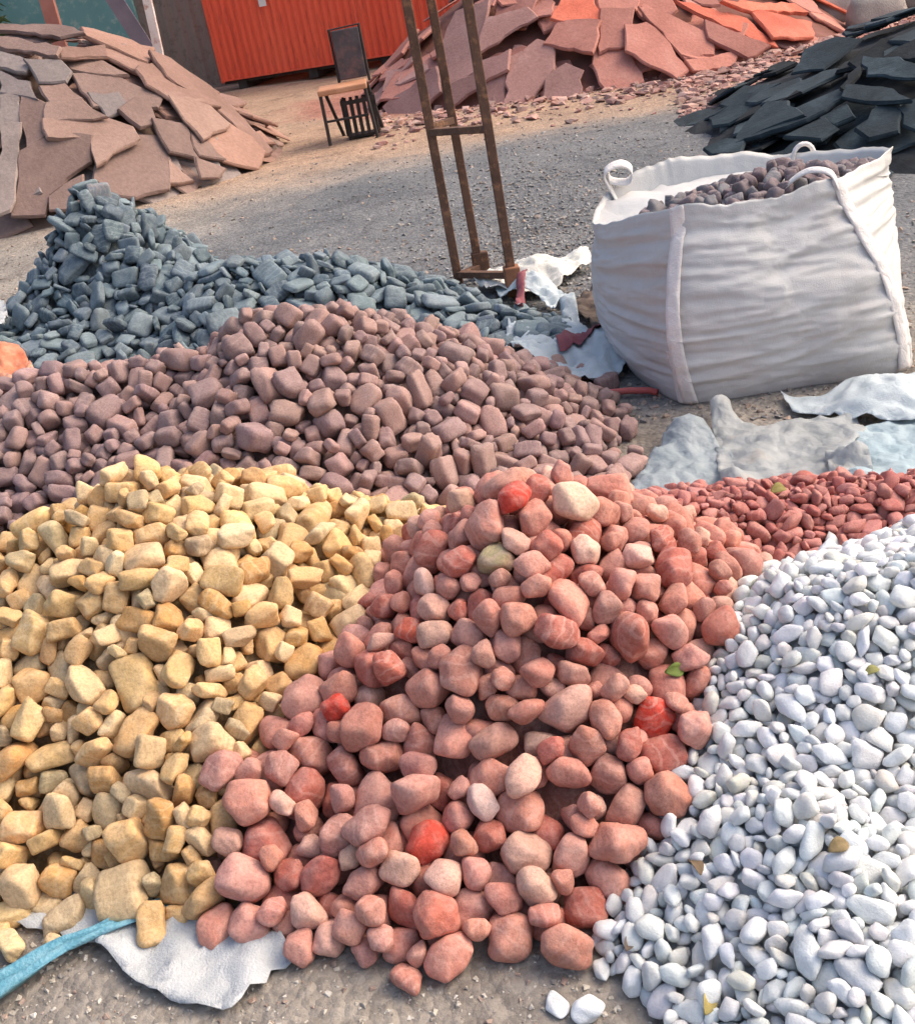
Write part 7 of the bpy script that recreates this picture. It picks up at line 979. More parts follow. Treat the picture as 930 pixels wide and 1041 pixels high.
-1897,2993,259,7,-6,-4,2,97,-1939,2550,27,7,-7,28,8,82,-1513,3150,353,-1,-4,16,11,96,-1398,2790,145,2,-7,-38,5,61,-819,2814,249,10,13,-19,0,58,-1827,2736,133,17,-4,14,2,58,-1312,2706,146,0,-26,7,11,60,-1606,2953,265,3,-18,42,2,97,
-1488,3096,349,-6,-13,30,0,72,-1435,3149,361,15,2,-19,11,108,-1755,3057,315,14,-10,19,3,91,-2000,2768,128,11,5,-20,0,103,-1841,2770,157,17,-3,14,3,75,-1835,2569,19,24,-1,-4,5,76,-1501,2647,78,15,-5,13,9,73,-1321,2978,260,14,15,-20,4,76,
-1567,2560,51,-1,-10,12,8,60,-1416,2820,157,-5,18,-32,0,84,-1475,2574,50,-29,-16,-14,6,58,-1148,2730,158,8,38,22,5,67,-1353,2667,126,-7,21,-29,3,58,-1837,3143,386,0,8,-31,6,72,-1568,3191,410,6,2,-10,10,69,-1916,2841,208,1,13,-43,1,58,
-1589,3089,382,0,-1,-5,2,58,-1840,3050,348,2,6,-2,13,65,-1757,2761,125,-42,-4,-14,13,90,-1927,3054,279,5,28,-30,11,79,-1939,3340,433,7,6,-23,0,123,-1992,2873,201,23,-18,16,11,71,-1551,3137,394,14,-2,20,12,58,-1879,2775,167,31,18,-21,4,70,
121,2647,67,-13,-8,-33,6,58,-724,2735,224,10,17,32,13,115,-1394,2954,249,7,1,25,13,71,-1960,3108,353,29,-16,-20,8,73,-1620,3075,334,-1,-22,32,4,102,-1665,2965,289,-34,-4,-5,4,58,-1812,3029,308,35,20,-8,9,92,-1955,3186,354,31,-1,12,12,71,
-1772,2943,285,9,-19,31,8,67,-1906,3143,352,13,41,-4,12,93,222,2663,46,-9,23,-38,4,86,-2051,2789,148,16,21,23,13,82,-1627,2908,278,5,6,20,8,61,-1682,2818,219,2,6,15,2,58,-1949,3249,385,6,-14,18,9,114,-1658,3186,379,7,-3,19,11,123,
-1865,3101,353,6,0,-39,10,78,-1708,2935,272,-21,-28,30,1,67,-2089,2667,83,-14,7,-20,7,104,-1593,2925,290,-35,4,2,8,58,-1870,2669,102,33,-13,22,10,65,-1705,3289,451,8,11,43,13,68,-1308,2649,119,-9,18,4,12,58,-1328,3080,332,9,3,-2,13,92,
-1945,2761,126,6,17,20,3,77,-1488,2608,81,27,-10,-4,9,58,-842,2777,231,-4,23,-21,11,58,-1087,2710,137,23,-12,4,6,92,-1332,2733,137,-7,20,-6,13,73,-922,2829,241,2,0,22,11,58,-1858,2618,90,-1,-5,-23,13,72,-1810,3171,390,17,-12,-3,9,79,
-1443,2878,228,18,15,-25,4,58,-1872,2648,55,4,-1,19,0,98,-1832,2667,105,-3,3,26,8,68,-2001,2508,20,-18,-13,7,7,62,-2049,3061,280,38,-1,3,6,129,-1537,3244,392,5,-4,5,8,113,-1757,3107,337,-8,-1,-42,3,81,-1808,3279,426,15,-2,2,5,110,
277,2685,42,-22,-23,-17,8,62,-2086,3142,284,-1,16,-26,10,89,-1985,2652,93,-32,-10,-32,9,71,-1786,2763,149,11,4,14,11,58,-977,2739,194,12,31,-29,11,66,-1567,2647,104,-7,39,-7,9,58,-1836,2821,152,8,1,12,0,84,-1749,3294,444,-4,12,19,13,70,
-1625,2877,203,11,27,35,9,58,-2027,3269,382,13,-43,-9,11,88,-1745,3182,375,11,-14,27,10,78,-1680,2634,38,34,28,-9,6,58,-1657,2754,127,41,-1,-17,4,58,-1853,3220,405,-5,19,-13,0,60,-1537,2689,91,1,9,-38,12,88,-1172,2765,142,-32,15,21,3,76,
-1060,2752,147,11,-10,21,8,84,-1901,3180,402,-13,18,-10,0,63,-1347,2569,52,32,-9,21,3,110,-1567,2721,111,25,-12,24,5,66,-1783,2716,120,23,6,-12,9,81,-1527,3012,281,30,4,-12,0,65,-1911,2798,147,10,-26,4,4,77,195,2619,55,18,-18,21,10,65,
-1906,2690,111,37,-9,6,4,66,-1480,3227,416,20,20,-30,13,72,226,2591,24,-5,29,-30,10,92,-1371,2762,127,17,-2,-1,11,68,-1022,2771,170,15,-22,28,7,76])
STONES['smallred'] = (248, [651,2068,142,20,28,27,11,125,707,2121,163,11,-11,7,3,123,862,2055,123,-7,44,9,0,117,732,2082,146,-5,30,-23,8,124,898,2049,109,0,-3,14,4,138,963,2089,137,6,-8,40,0,113,988,2158,158,6,15,-30,9,99,842,2312,119,-5,5,25,9,138,
905,2104,134,2,3,-4,0,118,962,2126,155,8,9,19,5,117,707,2400,95,-1,4,-5,7,135,766,2087,137,-15,15,-14,12,95,960,2067,112,3,0,-33,5,123,631,2126,179,9,9,2,7,98,652,2102,169,-8,1,-4,1,111,778,2160,159,-7,8,7,12,95,
724,2056,129,0,-7,-38,8,133,1004,2131,149,12,0,-20,1,103,846,2108,138,4,0,-2,11,84,931,2137,134,-8,6,30,5,138,832,2085,122,6,6,-42,8,108,693,2043,139,-34,19,-8,7,86,817,2158,148,9,24,4,2,124,759,2034,114,2,5,46,3,101,
512,2162,214,-22,27,8,12,80,981,2112,123,9,-2,21,13,138,899,2188,139,-24,-1,-13,1,138,878,2140,141,1,-6,-9,1,102,792,2108,148,12,22,24,1,100,556,2121,184,0,1,16,4,104,584,2155,188,-8,-2,-45,11,83,668,1999,116,13,6,-36,3,88,
879,2088,115,-2,13,-26,4,119,710,2229,155,-15,8,-26,9,120,894,2223,143,-29,15,3,10,85,730,2107,145,-1,36,-25,2,102,915,2087,117,-6,-45,10,7,89,837,2143,146,-4,20,-16,7,88,900,2156,148,27,-3,-10,1,95,686,2163,158,10,3,-41,12,98,
608,2226,164,-7,39,-15,3,130,948,2097,120,13,7,-27,4,83,667,2173,181,-8,-17,-34,12,78,712,2012,97,2,16,-34,13,122,862,2025,108,4,0,-8,7,93,682,2075,144,-21,13,-22,5,89,664,2148,172,5,3,31,8,86,837,2050,98,1,-7,23,7,138,
1032,2182,143,-18,4,-4,7,85,653,2009,130,-1,-2,-29,6,95,786,2058,114,-10,1,-39,11,83,756,2162,140,6,10,12,10,109,715,2168,170,-12,7,-22,6,107,799,2094,127,5,-18,41,4,66,563,2194,178,4,4,-2,2,108,777,2298,121,16,-7,-33,2,110,
837,2182,155,-23,-35,-11,2,77,600,2118,164,45,5,4,6,119,867,2357,99,-5,-3,-45,12,126,682,2024,112,1,32,-1,6,115,794,2080,117,-1,1,-10,0,82,918,2316,98,-23,17,22,9,100,567,2259,162,-5,2,-26,9,136,1005,2079,127,1,-5,-5,9,64,
815,2067,122,5,1,-11,12,58,573,2565,24,9,35,21,3,111,644,2201,166,-3,-24,1,11,113,705,2275,143,16,18,16,1,105,760,2047,128,2,5,33,1,70,518,2128,197,-5,-13,-29,10,120,1016,2100,135,-18,11,41,7,81,752,2310,127,-41,0,19,2,80,
767,2122,138,0,7,-11,0,122,936,2257,127,-15,-33,1,11,105,927,2232,144,-5,-3,-21,11,76,826,2023,109,-5,13,-23,0,98,521,2182,198,-15,-1,1,13,111,458,2230,201,8,17,32,5,109,816,2095,137,-2,0,-11,12,58,905,2124,146,1,2,-15,13,58,
803,2180,150,1,-5,16,1,92,582,2471,69,-26,8,-18,6,138,630,2482,63,-2,31,20,5,122,586,2103,183,9,13,36,10,64,955,2342,89,-36,27,13,4,138,949,2209,133,-12,20,-29,2,79,951,2161,147,1,-7,24,11,58,616,2165,172,4,9,-24,12,98,
686,2123,139,3,2,-12,8,92,745,2240,143,2,-45,-2,8,78,758,2216,138,5,-20,-29,9,77,606,2140,176,1,-37,-5,12,58,737,2018,119,-25,-19,20,2,67,572,2218,186,-3,10,16,7,80,942,2110,140,29,-17,9,5,60,1006,2260,116,-8,13,-9,0,101,
723,2032,128,23,12,-1,3,58,789,2359,106,-15,4,-4,5,90,708,2041,105,-14,-11,5,1,102,813,2127,140,10,-11,-38,3,79,1005,2367,60,-39,-23,-11,12,105,967,2178,141,-9,-4,-18,5,111,674,2118,156,14,-5,25,1,89,623,2092,154,-9,-8,-33,10,60,
635,2034,133,-4,22,-23,3,79,764,2251,127,-43,-8,-1,4,119,614,2459,65,20,-13,6,1,122,650,2384,99,-12,0,15,9,102,510,2240,180,26,5,3,5,117,852,2139,143,18,-24,-23,4,69,621,2053,142,20,-35,-10,9,58,1044,2155,143,5,14,2,11,67,
858,2193,145,-7,-7,-22,11,84,892,2317,113,1,-20,-24,13,77,692,2059,117,-42,-18,7,5,101,931,2071,106,-5,2,20,10,67,642,2176,184,-12,14,-33,5,62,695,1985,112,-12,-23,19,0,107,813,2241,138,-31,1,27,6,96,845,2454,56,40,-21,9,12,99,
627,2189,179,5,19,34,4,58,704,2086,131,9,3,10,1,95,553,2138,197,-4,-4,-33,0,72,973,2229,133,-3,-9,-37,7,64,1038,2128,124,-1,6,-34,0,138,765,2371,93,-1,7,-2,8,117,814,2213,136,-16,1,-7,2,138,649,2142,154,4,-1,24,8,138,
775,2200,147,-15,-14,-5,10,58,625,2102,166,-15,10,26,8,58,786,2141,141,10,-3,-17,1,83,879,2279,118,-28,0,13,5,85,473,2124,211,5,3,-38,7,121,788,2274,127,-6,26,13,3,58,686,2471,49,12,41,10,1,134,789,2198,158,20,-29,-11,7,58,
1092,2260,108,-29,14,23,10,70,654,2290,134,-1,18,42,6,134,922,2162,146,7,6,29,5,58,1032,2286,103,-36,15,-24,2,92,878,2244,126,-20,2,25,8,93,562,2151,173,6,1,-13,11,111,760,2331,118,7,1,-16,2,76,1014,2128,125,-6,-21,6,4,58,
996,2053,103,2,10,-43,10,128,669,2234,146,-15,30,12,4,89,619,2146,188,18,-24,-11,0,67,1016,2148,142,9,7,-43,2,81,977,2283,110,-4,13,28,0,93,750,2420,80,30,-6,-15,10,77,838,2378,76,-9,-26,-34,12,129,723,2126,136,-7,19,-42,0,111,
728,2155,151,-13,9,42,1,116,821,2113,123,1,-4,19,5,91,986,2250,123,-14,13,21,1,81,739,1993,110,-7,4,42,13,93,574,2174,189,23,16,1,7,64,579,2443,78,-17,4,-10,12,68,850,2100,113,9,-4,14,3,96,862,2158,139,1,25,37,4,58,
533,2104,172,8,2,40,2,132,852,2233,127,-8,-13,1,0,110,875,2129,122,27,25,10,6,84,539,2156,187,-1,-1,34,11,73,964,2248,122,29,17,26,5,61,886,2220,120,16,11,15,3,74,941,2222,119,-17,-32,-17,4,93,791,2188,128,-6,-2,32,8,97,
622,2348,113,-11,-14,-32,2,79,474,2163,216,38,24,-7,4,113,485,2273,163,-18,-8,-29,11,96,639,2160,173,3,7,16,7,67,486,2216,192,0,9,29,12,80,804,2288,107,6,7,26,12,122,872,2293,107,-6,16,-38,0,97,756,2057,114,15,4,1,2,72,
1039,2239,118,12,-45,-1,0,110,599,2088,152,17,0,14,1,87,886,2162,129,8,-2,28,1,99,745,2097,122,10,-5,22,5,95,835,2251,124,38,13,3,3,91,933,2178,126,-5,-5,-15,4,116,589,2127,178,8,1,16,6,58,590,2068,161,7,-31,26,0,125,
633,2398,94,-24,21,32,4,58,506,2401,102,-40,14,1,7,138,695,2291,124,9,-9,33,1,91,691,2319,114,-1,5,6,7,132,1084,2236,114,-2,8,23,0,79,578,2085,176,31,-5,8,1,84,532,2514,52,-14,-37,-19,11,91,676,2086,126,8,2,15,4,88,
510,2303,145,13,0,38,4,106,683,2416,70,-16,-1,13,5,138,848,2135,123,2,-2,-33,3,94,804,2322,114,-32,1,11,6,65,610,2556,27,6,-12,-18,0,117,965,2206,129,20,19,-9,9,58,895,2377,74,13,-2,-14,6,123,936,2045,101,-6,-18,-5,8,63,
630,2320,116,-4,7,15,8,129,857,2178,130,1,5,38,5,85,796,2241,132,-20,2,-21,8,65,605,2187,162,0,1,9,11,113,919,2354,95,-5,3,15,7,104,1049,2284,98,-12,-19,7,2,93,697,2189,144,-7,-24,-39,6,134,810,2061,107,5,-19,-7,6,58,
632,2054,122,11,-19,-41,6,90,864,2124,135,8,-7,40,5,58,793,2104,119,-1,17,-33,12,61,654,2325,122,-15,-2,-33,4,74,594,2259,141,-3,-4,29,4,124,994,2232,117,-7,0,8,8,102,424,2262,193,-29,11,3,0,81,736,2308,120,-4,-1,19,7,58,
906,2254,125,-18,-4,28,11,120,719,2442,74,-5,35,-10,5,107,1120,2288,77,14,-4,-18,7,124,815,2402,83,-28,-2,-31,5,64,1076,2277,98,-10,-2,1,4,58,644,2027,107,11,7,12,6,108,574,2103,170,14,3,-14,1,65,725,2360,95,-5,-3,6,10,98,
614,2075,135,14,7,15,1,81,929,2106,112,10,-4,32,11,71,843,2283,104,9,28,23,9,82,646,2049,113,-45,-3,-6,0,58,858,2403,68,27,18,24,4,93,667,2191,157,33,-27,10,9,64,621,2122,150,20,16,6,10,61,679,2517,36,-3,-3,-35,2,77,
815,2187,136,21,28,-7,2,58,748,2042,96,-25,-7,-5,1,60,684,2355,99,-35,13,10,7,83,1071,2300,83,-10,3,-9,8,129,768,2076,109,3,-5,15,5,85,836,2158,129,10,25,-33,8,77,901,2126,118,15,-3,38,12,58,804,2077,103,16,-42,12,6,64,
630,2425,75,1,-17,-29,8,102,783,2255,108,13,14,18,1,82,1098,2293,91,-10,-13,-32,5,58,717,2487,40,11,44,12,9,113,788,2403,80,-7,-1,-42,13,100,532,2161,171,2,10,10,13,65,1010,2314,85,-10,18,14,9,73,800,2048,91,14,-2,10,10,67,
488,2536,40,-27,-2,8,11,109,1052,2197,117,2,-14,-40,2,136,543,2240,178,-38,-2,10,6,58,540,2435,85,-12,23,31,0,58,658,2527,26,3,-42,-3,1,105,595,2495,52,-10,-38,-3,5,117,815,2263,125,-16,1,21,5,81,753,2277,124,-2,21,31,13,62,
961,2155,131,23,-14,16,11,69,741,2056,98,-11,-4,4,8,58,881,2062,93,4,4,-9,7,75,822,2198,119,4,-9,-38,6,71,1028,2075,119,19,36,-1,3,103,522,2367,112,-36,0,-13,0,117,609,2405,91,-5,-5,-19,13,78,540,2565,29,-18,-7,-30,13,77,
1095,2325,66,-23,19,-14,9,76,651,2456,56,-5,-31,-30,3,88,921,2298,111,-8,-8,45,11,58,927,2060,92,44,9,3,0,77,795,2145,128,6,-1,-13,0,92,569,2347,119,6,14,20,0,88,1000,2168,137,4,-12,-1,5,92,750,2196,133,-17,-11,-23,1,58,
968,2233,111,7,4,12,2,58,642,2267,141,-6,-29,32,1,58,984,2322,89,-4,-23,35,11,61,865,2161,120,-16,15,-33,5,58,708,2254,118,-26,-27,-28,10,72,775,2182,142,-8,6,-1,3,67,719,2086,118,3,-2,5,4,60,967,2260,110,-11,11,-13,1,77,
678,2254,128,12,37,0,9,117,1044,2405,37,-37,27,8,3,100,1073,2163,128,-5,-4,39,2,101,860,2207,120,-4,-1,-30,7,102,579,2369,93,41,-6,-20,8,127,1010,2143,121,10,-12,26,8,64,745,2294,106,-25,-7,-24,2,75,655,2491,45,-15,5,30,7,75,
757,2311,96,-19,11,-17,6,115,995,2271,94,-8,-3,-43,5,121,1045,2167,115,11,15,-7,5,58,716,2278,116,9,-21,-15,11,62,836,2190,141,26,10,-13,6,58,1127,2091,135,-8,-1,-43,10,138,1065,2075,132,-11,5,-22,10,127,1091,2140,149,2,0,-22,9,87,
1325,2259,18,-34,32,3,10,138,1055,2128,147,1,16,27,6,104,1274,2215,55,-18,-13,-36,3,127,1093,2109,130,1,6,-37,5,109,1289,2182,58,-15,-21,1,13,98,1103,2196,128,-32,8,-2,13,124,1148,2128,132,-1,8,44,5,107,1171,2122,112,-8,31,9,10,102,
1086,2181,144,3,-4,-24,8,88,1220,2135,85,-5,-1,-32,6,128])
STONES['grey'] = (300, [-582,4450,336,9,0,-16,0,127,-1496,4949,414,10,-7,6,5,138,-1142,4455,229,10,-3,19,4,114,-92,4273,204,14,-9,21,12,114,-771,4223,252,0,10,-41,4,138,-1235,4768,364,-4,-23,39,3,114,-1116,4690,371,11,5,-26,5,103,81,4223,166,-9,4,-40,1,123,
-189,4418,286,0,7,-8,7,123,-1282,4987,528,4,19,-15,8,104,-869,4369,291,9,-2,-2,1,98,-1347,4995,509,8,-13,18,2,112,-1753,4838,266,-3,-21,25,8,122,-1150,5109,496,4,22,-12,0,99,-977,4746,358,11,5,22,10,134,-1659,4409,221,12,1,-14,10,106,
476,3750,76,-2,15,-42,9,97,392,3905,92,3,1,21,4,122,-1326,4527,256,-22,-10,21,12,121,-1049,4699,328,0,12,-25,6,137,-1371,4728,311,17,-2,-24,4,120,-1419,4933,468,-7,-37,-12,6,90,-460,4335,304,-3,4,-36,0,95,-1305,5160,640,11,1,21,8,116,
463,3668,29,0,7,-39,13,136,-1384,5114,647,12,15,-12,1,89,-548,4345,287,8,-3,7,3,106,-219,4218,212,10,5,-1,0,85,534,3783,25,-2,2,-30,13,138,-1279,5063,595,8,10,-1,9,104,-1248,4452,249,32,-10,-1,8,99,-48,4626,203,7,6,26,5,138,
202,4221,110,-2,7,33,1,138,-365,4267,245,29,-22,25,12,105,-226,4312,269,-33,-17,5,7,83,-1504,4433,222,7,-7,45,6,94,-1218,4664,312,-1,21,42,13,95,-1043,4482,237,5,1,-13,3,120,137,4100,108,-1,6,-35,5,98,242,4000,103,4,-2,-1,11,101,
-1014,4648,316,17,4,11,9,96,-1512,5075,573,40,-12,-13,1,117,-956,4237,209,-6,14,-19,3,97,-761,4366,314,29,0,15,4,83,-1367,4425,216,2,8,-16,7,78,372,3669,63,-37,4,-8,12,111,-288,4528,330,-8,8,-23,1,120,-1455,4825,327,20,-9,-4,9,110,
-1194,4837,446,4,-14,14,12,92,-1677,4877,289,5,-8,-1,8,138,-1240,5099,549,8,14,-17,0,104,-1598,4445,207,7,-1,5,12,138,-838,4621,369,2,-3,-29,1,115,-1541,4348,179,5,-2,19,0,91,-1393,4311,155,-1,13,-41,13,138,-1457,5082,590,6,3,-8,4,93,
-1500,4559,254,-7,9,25,8,119,-1616,4773,260,26,-5,-7,9,97,-1313,4444,215,3,-8,30,11,95,-933,4280,240,-31,-25,13,7,95,-1068,4591,294,27,7,-5,11,95,-1133,4797,426,11,9,-38,4,86,475,3857,77,8,-14,41,6,92,-1647,4954,364,-38,8,-2,1,84,
-1039,5038,358,15,-21,-32,2,107,-721,4576,389,-2,4,-27,2,84,-1226,4955,462,7,33,25,1,88,-1479,5015,515,-18,21,27,9,91,5,4436,161,13,-44,9,11,138,-823,4562,344,0,-3,-5,0,109,8,4166,123,5,4,-10,1,136,-1796,4981,304,6,-8,-18,2,129,
-1429,4512,249,-6,-2,-1,11,138,-956,5153,319,12,5,12,8,83,-1440,4697,261,5,-1,-12,9,95,519,3992,64,2,1,-2,4,94,-1415,4443,255,4,12,-28,0,58,193,4306,107,-17,1,-18,5,117,-1319,4718,265,9,7,-20,11,113,385,3814,86,4,-8,5,13,74,
-692,4295,267,-5,-5,43,13,106,-103,4548,247,-24,3,-28,13,107,-920,4506,298,5,-7,-7,2,108,-427,4395,329,29,5,-9,4,65,-1720,4372,163,7,0,-5,2,118,-1355,4400,169,4,8,-31,4,100,-1244,4627,270,6,1,-19,11,91,-1531,4841,295,9,-6,15,12,92,
-581,4272,266,7,4,-17,5,82,-1403,5235,693,-16,-4,4,3,103,313,3848,78,8,4,14,1,76,-1010,4553,275,12,6,-18,7,76,-1832,4881,241,10,4,-5,7,68,-850,4178,198,2,18,-28,11,74,-1293,4838,409,9,-1,-2,7,67,-1439,4394,212,7,7,-10,9,79,
-397,4433,342,30,2,-28,3,105,-1070,5126,416,14,-5,18,1,88,-509,4628,348,8,-8,34,4,98,20,4254,173,9,12,9,3,102,-1542,4994,463,10,-2,-12,8,77,-455,4265,234,-2,4,-14,3,129,-155,4317,209,-1,-4,12,5,96,342,4090,92,-13,-10,-27,13,96,
-293,4322,297,7,-2,1,6,61,322,3975,105,8,6,-28,13,64,-911,4638,346,-1,1,18,2,97,-1755,4509,246,1,15,41,8,126,-932,4420,277,14,2,-27,1,89,-1214,4396,199,0,-7,41,4,73,-721,4377,268,3,12,-26,11,108,-287,4302,266,2,4,8,11,89,
-1104,4289,168,19,-17,18,10,64,-1331,4769,322,6,0,-15,1,92,-1096,5013,394,-33,-29,-10,9,101,-1629,4330,183,0,0,-8,7,81,-1719,5074,371,13,-10,-7,13,109,-1223,4331,176,3,-11,33,10,75,-888,4326,245,1,-17,27,3,71,-375,4371,296,14,1,-4,9,77,
77,4537,143,-19,4,-9,2,98,-1691,4774,257,4,-9,10,11,79,-409,4277,265,30,2,-3,7,64,-1451,4338,194,-10,10,45,11,83,-1722,4442,215,9,1,24,10,77,-1141,5034,441,-16,22,-8,2,89,-660,4338,301,44,-3,-12,9,76,-1111,5167,427,2,16,-7,11,111,
-1204,4559,235,-5,-6,32,7,131,-1140,4642,293,4,-2,-24,6,87,-1289,4879,437,-2,6,33,11,101,-1019,4252,174,6,42,-12,13,115,-462,4417,311,-2,14,-34,11,110,-1291,4365,168,8,-6,32,11,67,-1574,4384,212,5,1,-3,4,58,-752,4329,282,-4,20,-12,13,71,
-1385,5044,589,-46,-9,5,12,76,-353,4507,318,-1,-1,14,11,117,-228,4330,235,2,5,-35,8,120,-509,4560,355,-6,14,-31,4,58,-1772,5071,331,17,30,26,7,80,-1006,5144,314,14,5,26,0,138,-1520,4461,253,-5,6,-33,3,60,-82,4347,230,-13,0,-21,4,92,
-1038,5424,322,-21,-31,-16,7,105,429,3802,82,7,1,-27,12,59,-1454,5134,642,8,-23,-26,12,58,-1457,4797,285,10,35,-27,11,79,-280,4368,285,1,17,-15,12,88,-1201,5067,513,20,-8,27,12,58,-695,4508,355,-9,6,-23,5,73,-999,4344,215,10,11,-41,6,100,
-708,4433,292,-8,-33,27,11,99,135,4166,141,-3,3,5,10,76,-1598,4957,402,9,-6,9,3,58,294,3922,65,0,3,-43,1,138,-1125,5241,486,-34,-30,-10,2,74,-1499,4761,282,-20,-24,27,4,82,410,4033,86,-14,-5,-41,2,85,231,4558,86,3,2,29,12,75,
-1596,5123,517,-33,20,-14,5,84,-1286,4461,195,0,-6,30,6,89,238,4039,99,-3,-23,38,8,81,-793,4297,279,4,7,-26,7,58,-1214,4246,149,27,19,-31,1,86,-1108,4345,176,4,0,-11,0,73,488,3818,79,4,7,-5,9,78,-849,4290,250,-22,-35,-16,7,58,
-1613,4873,338,-4,-8,42,0,58,-1560,4780,270,-8,-44,-1,3,65,-776,4465,341,-42,-4,1,4,60,-1049,5086,381,-1,28,-5,3,107,-1079,4424,228,-12,-22,15,2,65,192,4078,121,8,5,5,11,58,-685,4451,332,3,-3,41,7,58,-1390,4946,486,-8,-36,-11,11,58,
-1891,5031,242,5,3,-41,9,138,437,4097,83,-7,1,-27,5,75,-367,4300,290,2,-2,3,9,64,-1128,4269,134,-26,-27,28,12,95,276,4546,36,-1,12,-4,12,89,-1603,4551,248,-3,-6,34,5,76,-950,4603,312,-14,-12,30,1,80,-649,4444,304,8,2,1,4,58,
-1173,4367,176,20,28,-8,9,58,-1092,4771,396,6,-1,25,10,76,508,3902,61,3,-7,37,5,84,-348,4425,344,-4,7,-6,5,59,-234,4249,206,13,-10,22,4,100,-1347,5216,680,-11,-5,-23,0,74,406,4271,57,8,-40,-11,12,72,337,4143,100,-4,8,4,11,118,
-1107,4882,376,-14,-12,-34,4,138,-1407,4996,509,-36,-5,-14,3,67,-1005,4489,263,-45,6,7,8,58,-1135,4586,249,17,7,-29,1,58,81,4485,137,-24,16,8,8,75,-763,4508,363,21,5,36,0,58,63,4100,139,-17,-13,-33,12,61,-124,4388,245,-16,21,-16,11,76,
-1021,4266,199,-7,12,38,8,71,176,4543,96,22,11,-4,13,63,-1542,4865,347,40,4,-13,0,66,-1476,5179,633,27,-9,-30,7,94,-1826,4796,201,29,-28,8,13,88,144,4455,119,-13,3,-36,5,62,-1451,4735,240,13,7,-28,6,97,-20,4336,164,-10,-4,-45,8,125,
-1653,4510,248,1,-2,-14,13,67,-365,4513,366,4,5,17,8,58,-1654,4785,219,-2,8,-37,12,81,-1614,5134,471,40,6,11,12,71,288,4260,94,1,-18,-37,13,98,-1030,4822,408,-33,8,-12,13,59,-1360,4832,371,17,0,-19,11,58,-990,5272,333,-46,0,4,3,87,
-1741,4982,287,4,-12,13,13,92,-1579,4943,366,1,25,-1,3,64,-1539,5049,506,-10,10,-1,9,68,-1575,4859,322,8,30,19,3,58,-667,4608,372,5,-1,36,1,60,-1194,4448,185,6,-2,26,4,109,98,4177,115,-12,12,-22,3,87,-1408,4410,194,8,-2,5,8,68,
195,3936,78,-14,-6,40,6,82,-1304,4874,390,9,5,7,13,100,-1535,5172,597,-28,-25,25,6,85,-1249,5044,521,18,7,-4,13,64,258,4081,117,-10,4,12,3,68,-43,4466,210,-10,10,9,11,58,-1403,5033,554,19,-27,0,2,59,-1196,4700,328,-16,-40,11,9,73,
546,3956,25,-7,4,-33,0,106,-858,4431,295,13,0,-37,7,86,-1166,5318,515,-18,11,-15,9,95,-986,4431,245,-41,-11,-4,4,58,-164,4280,167,5,8,-22,10,66,-1587,4483,251,-1,6,40,12,58,-603,4653,358,4,-8,26,12,58,166,4635,105,-9,6,-14,2,64,
-212,4535,274,16,18,11,9,133,-1328,5095,606,-16,5,-38,9,81,418,3734,60,-6,-5,29,1,63,-454,4375,260,-1,-2,41,8,80,323,3804,59,-2,-11,-31,9,74,-892,4266,195,0,11,-38,8,71,-344,4397,279,3,-12,26,11,115,-1447,5202,682,-4,13,17,10,73,
-1676,5078,412,-26,3,-19,6,71,-1337,5062,568,-15,44,4,12,65,-1642,5038,391,19,-20,6,1,70,-1696,4299,158,3,6,-40,13,68,-1562,5115,504,13,-11,-22,13,92,448,3974,76,2,7,-17,3,73,-237,4481,323,3,2,8,11,58,-1349,4852,353,22,-10,11,7,58,
-1235,4807,362,0,-20,29,7,102,68,4811,101,-6,-3,-38,3,138,-815,4390,267,4,2,-33,5,117,-1077,4575,249,29,-13,16,11,66,-1305,4639,244,11,4,34,9,75,-1257,4912,449,2,-2,-5,1,62,-1408,4842,325,-33,-3,-13,1,79,-16,4442,189,29,-33,8,11,70,
6,4064,102,10,17,-30,7,119,-838,4480,331,-4,-3,22,3,62,-1348,4914,417,21,10,22,3,58,556,3862,28,1,14,27,5,58,-1807,4863,204,6,-2,2,4,58,-975,4580,289,-19,-25,22,13,74,-377,4545,346,-4,0,-29,4,79,-1197,4686,276,7,8,-37,10,71,
-1224,4986,486,28,5,-2,10,58,422,4198,70,-1,6,34,11,70,-1169,4845,411,-8,-19,10,6,80,-1038,5246,365,-19,6,-10,13,82,-1268,5275,600,19,-34,-8,11,66,-947,5073,270,9,6,8,13,91,-613,4380,306,19,-22,-12,8,61,309,4220,82,-8,8,16,12,101,
-1380,5183,679,-5,3,13,0,72,-501,4492,343,2,5,36,3,62,-1193,5015,454,-3,39,-17,12,58,-512,4351,243,11,-6,9,12,58,-984,4300,215,3,37,-21,11,71,-1603,5051,453,17,-10,-19,5,58,95,4450,114,26,5,-14,4,58,-454,4529,319,0,-1,10,8,138,
-401,4598,324,-4,9,7,1,99,-1002,4837,368,32,-9,32,5,66,-169,4381,222,28,9,-8,9,70,-1553,5160,563,24,23,-29,12,93,-870,4213,194,-22,-35,-22,3,71,160,4030,107,5,2,21,13,71,-510,4463,329,-30,-26,23,12,58,-1611,5192,524,-5,-6,7,8,83,
-338,4338,276,12,21,-13,13,65,53,4253,117,4,0,-35,12,83,-1678,5169,435,30,10,-26,11,66,-1044,4803,377,34,17,5,9,65,-145,4486,253,-16,-4,-37,9,96,-807,4485,315,-7,-15,35,0,59,-344,4597,334,-28,-2,-31,3,68,-1684,4969,318,-19,-14,20,2,59,
-1716,4867,288,-6,-12,27,6,58,-1633,5044,431,27,26,-29,13,58,-1465,4656,206,-1,18,-18,11,96,-1098,4610,252,13,15,-13,13,65,-1050,4403,204,6,-6,22,10,58,-50,4155,164,-9,25,-15,13,58,-1540,4751,248,-3,1,33,3,58,-296,4292,224,-25,-12,-36,13,67,
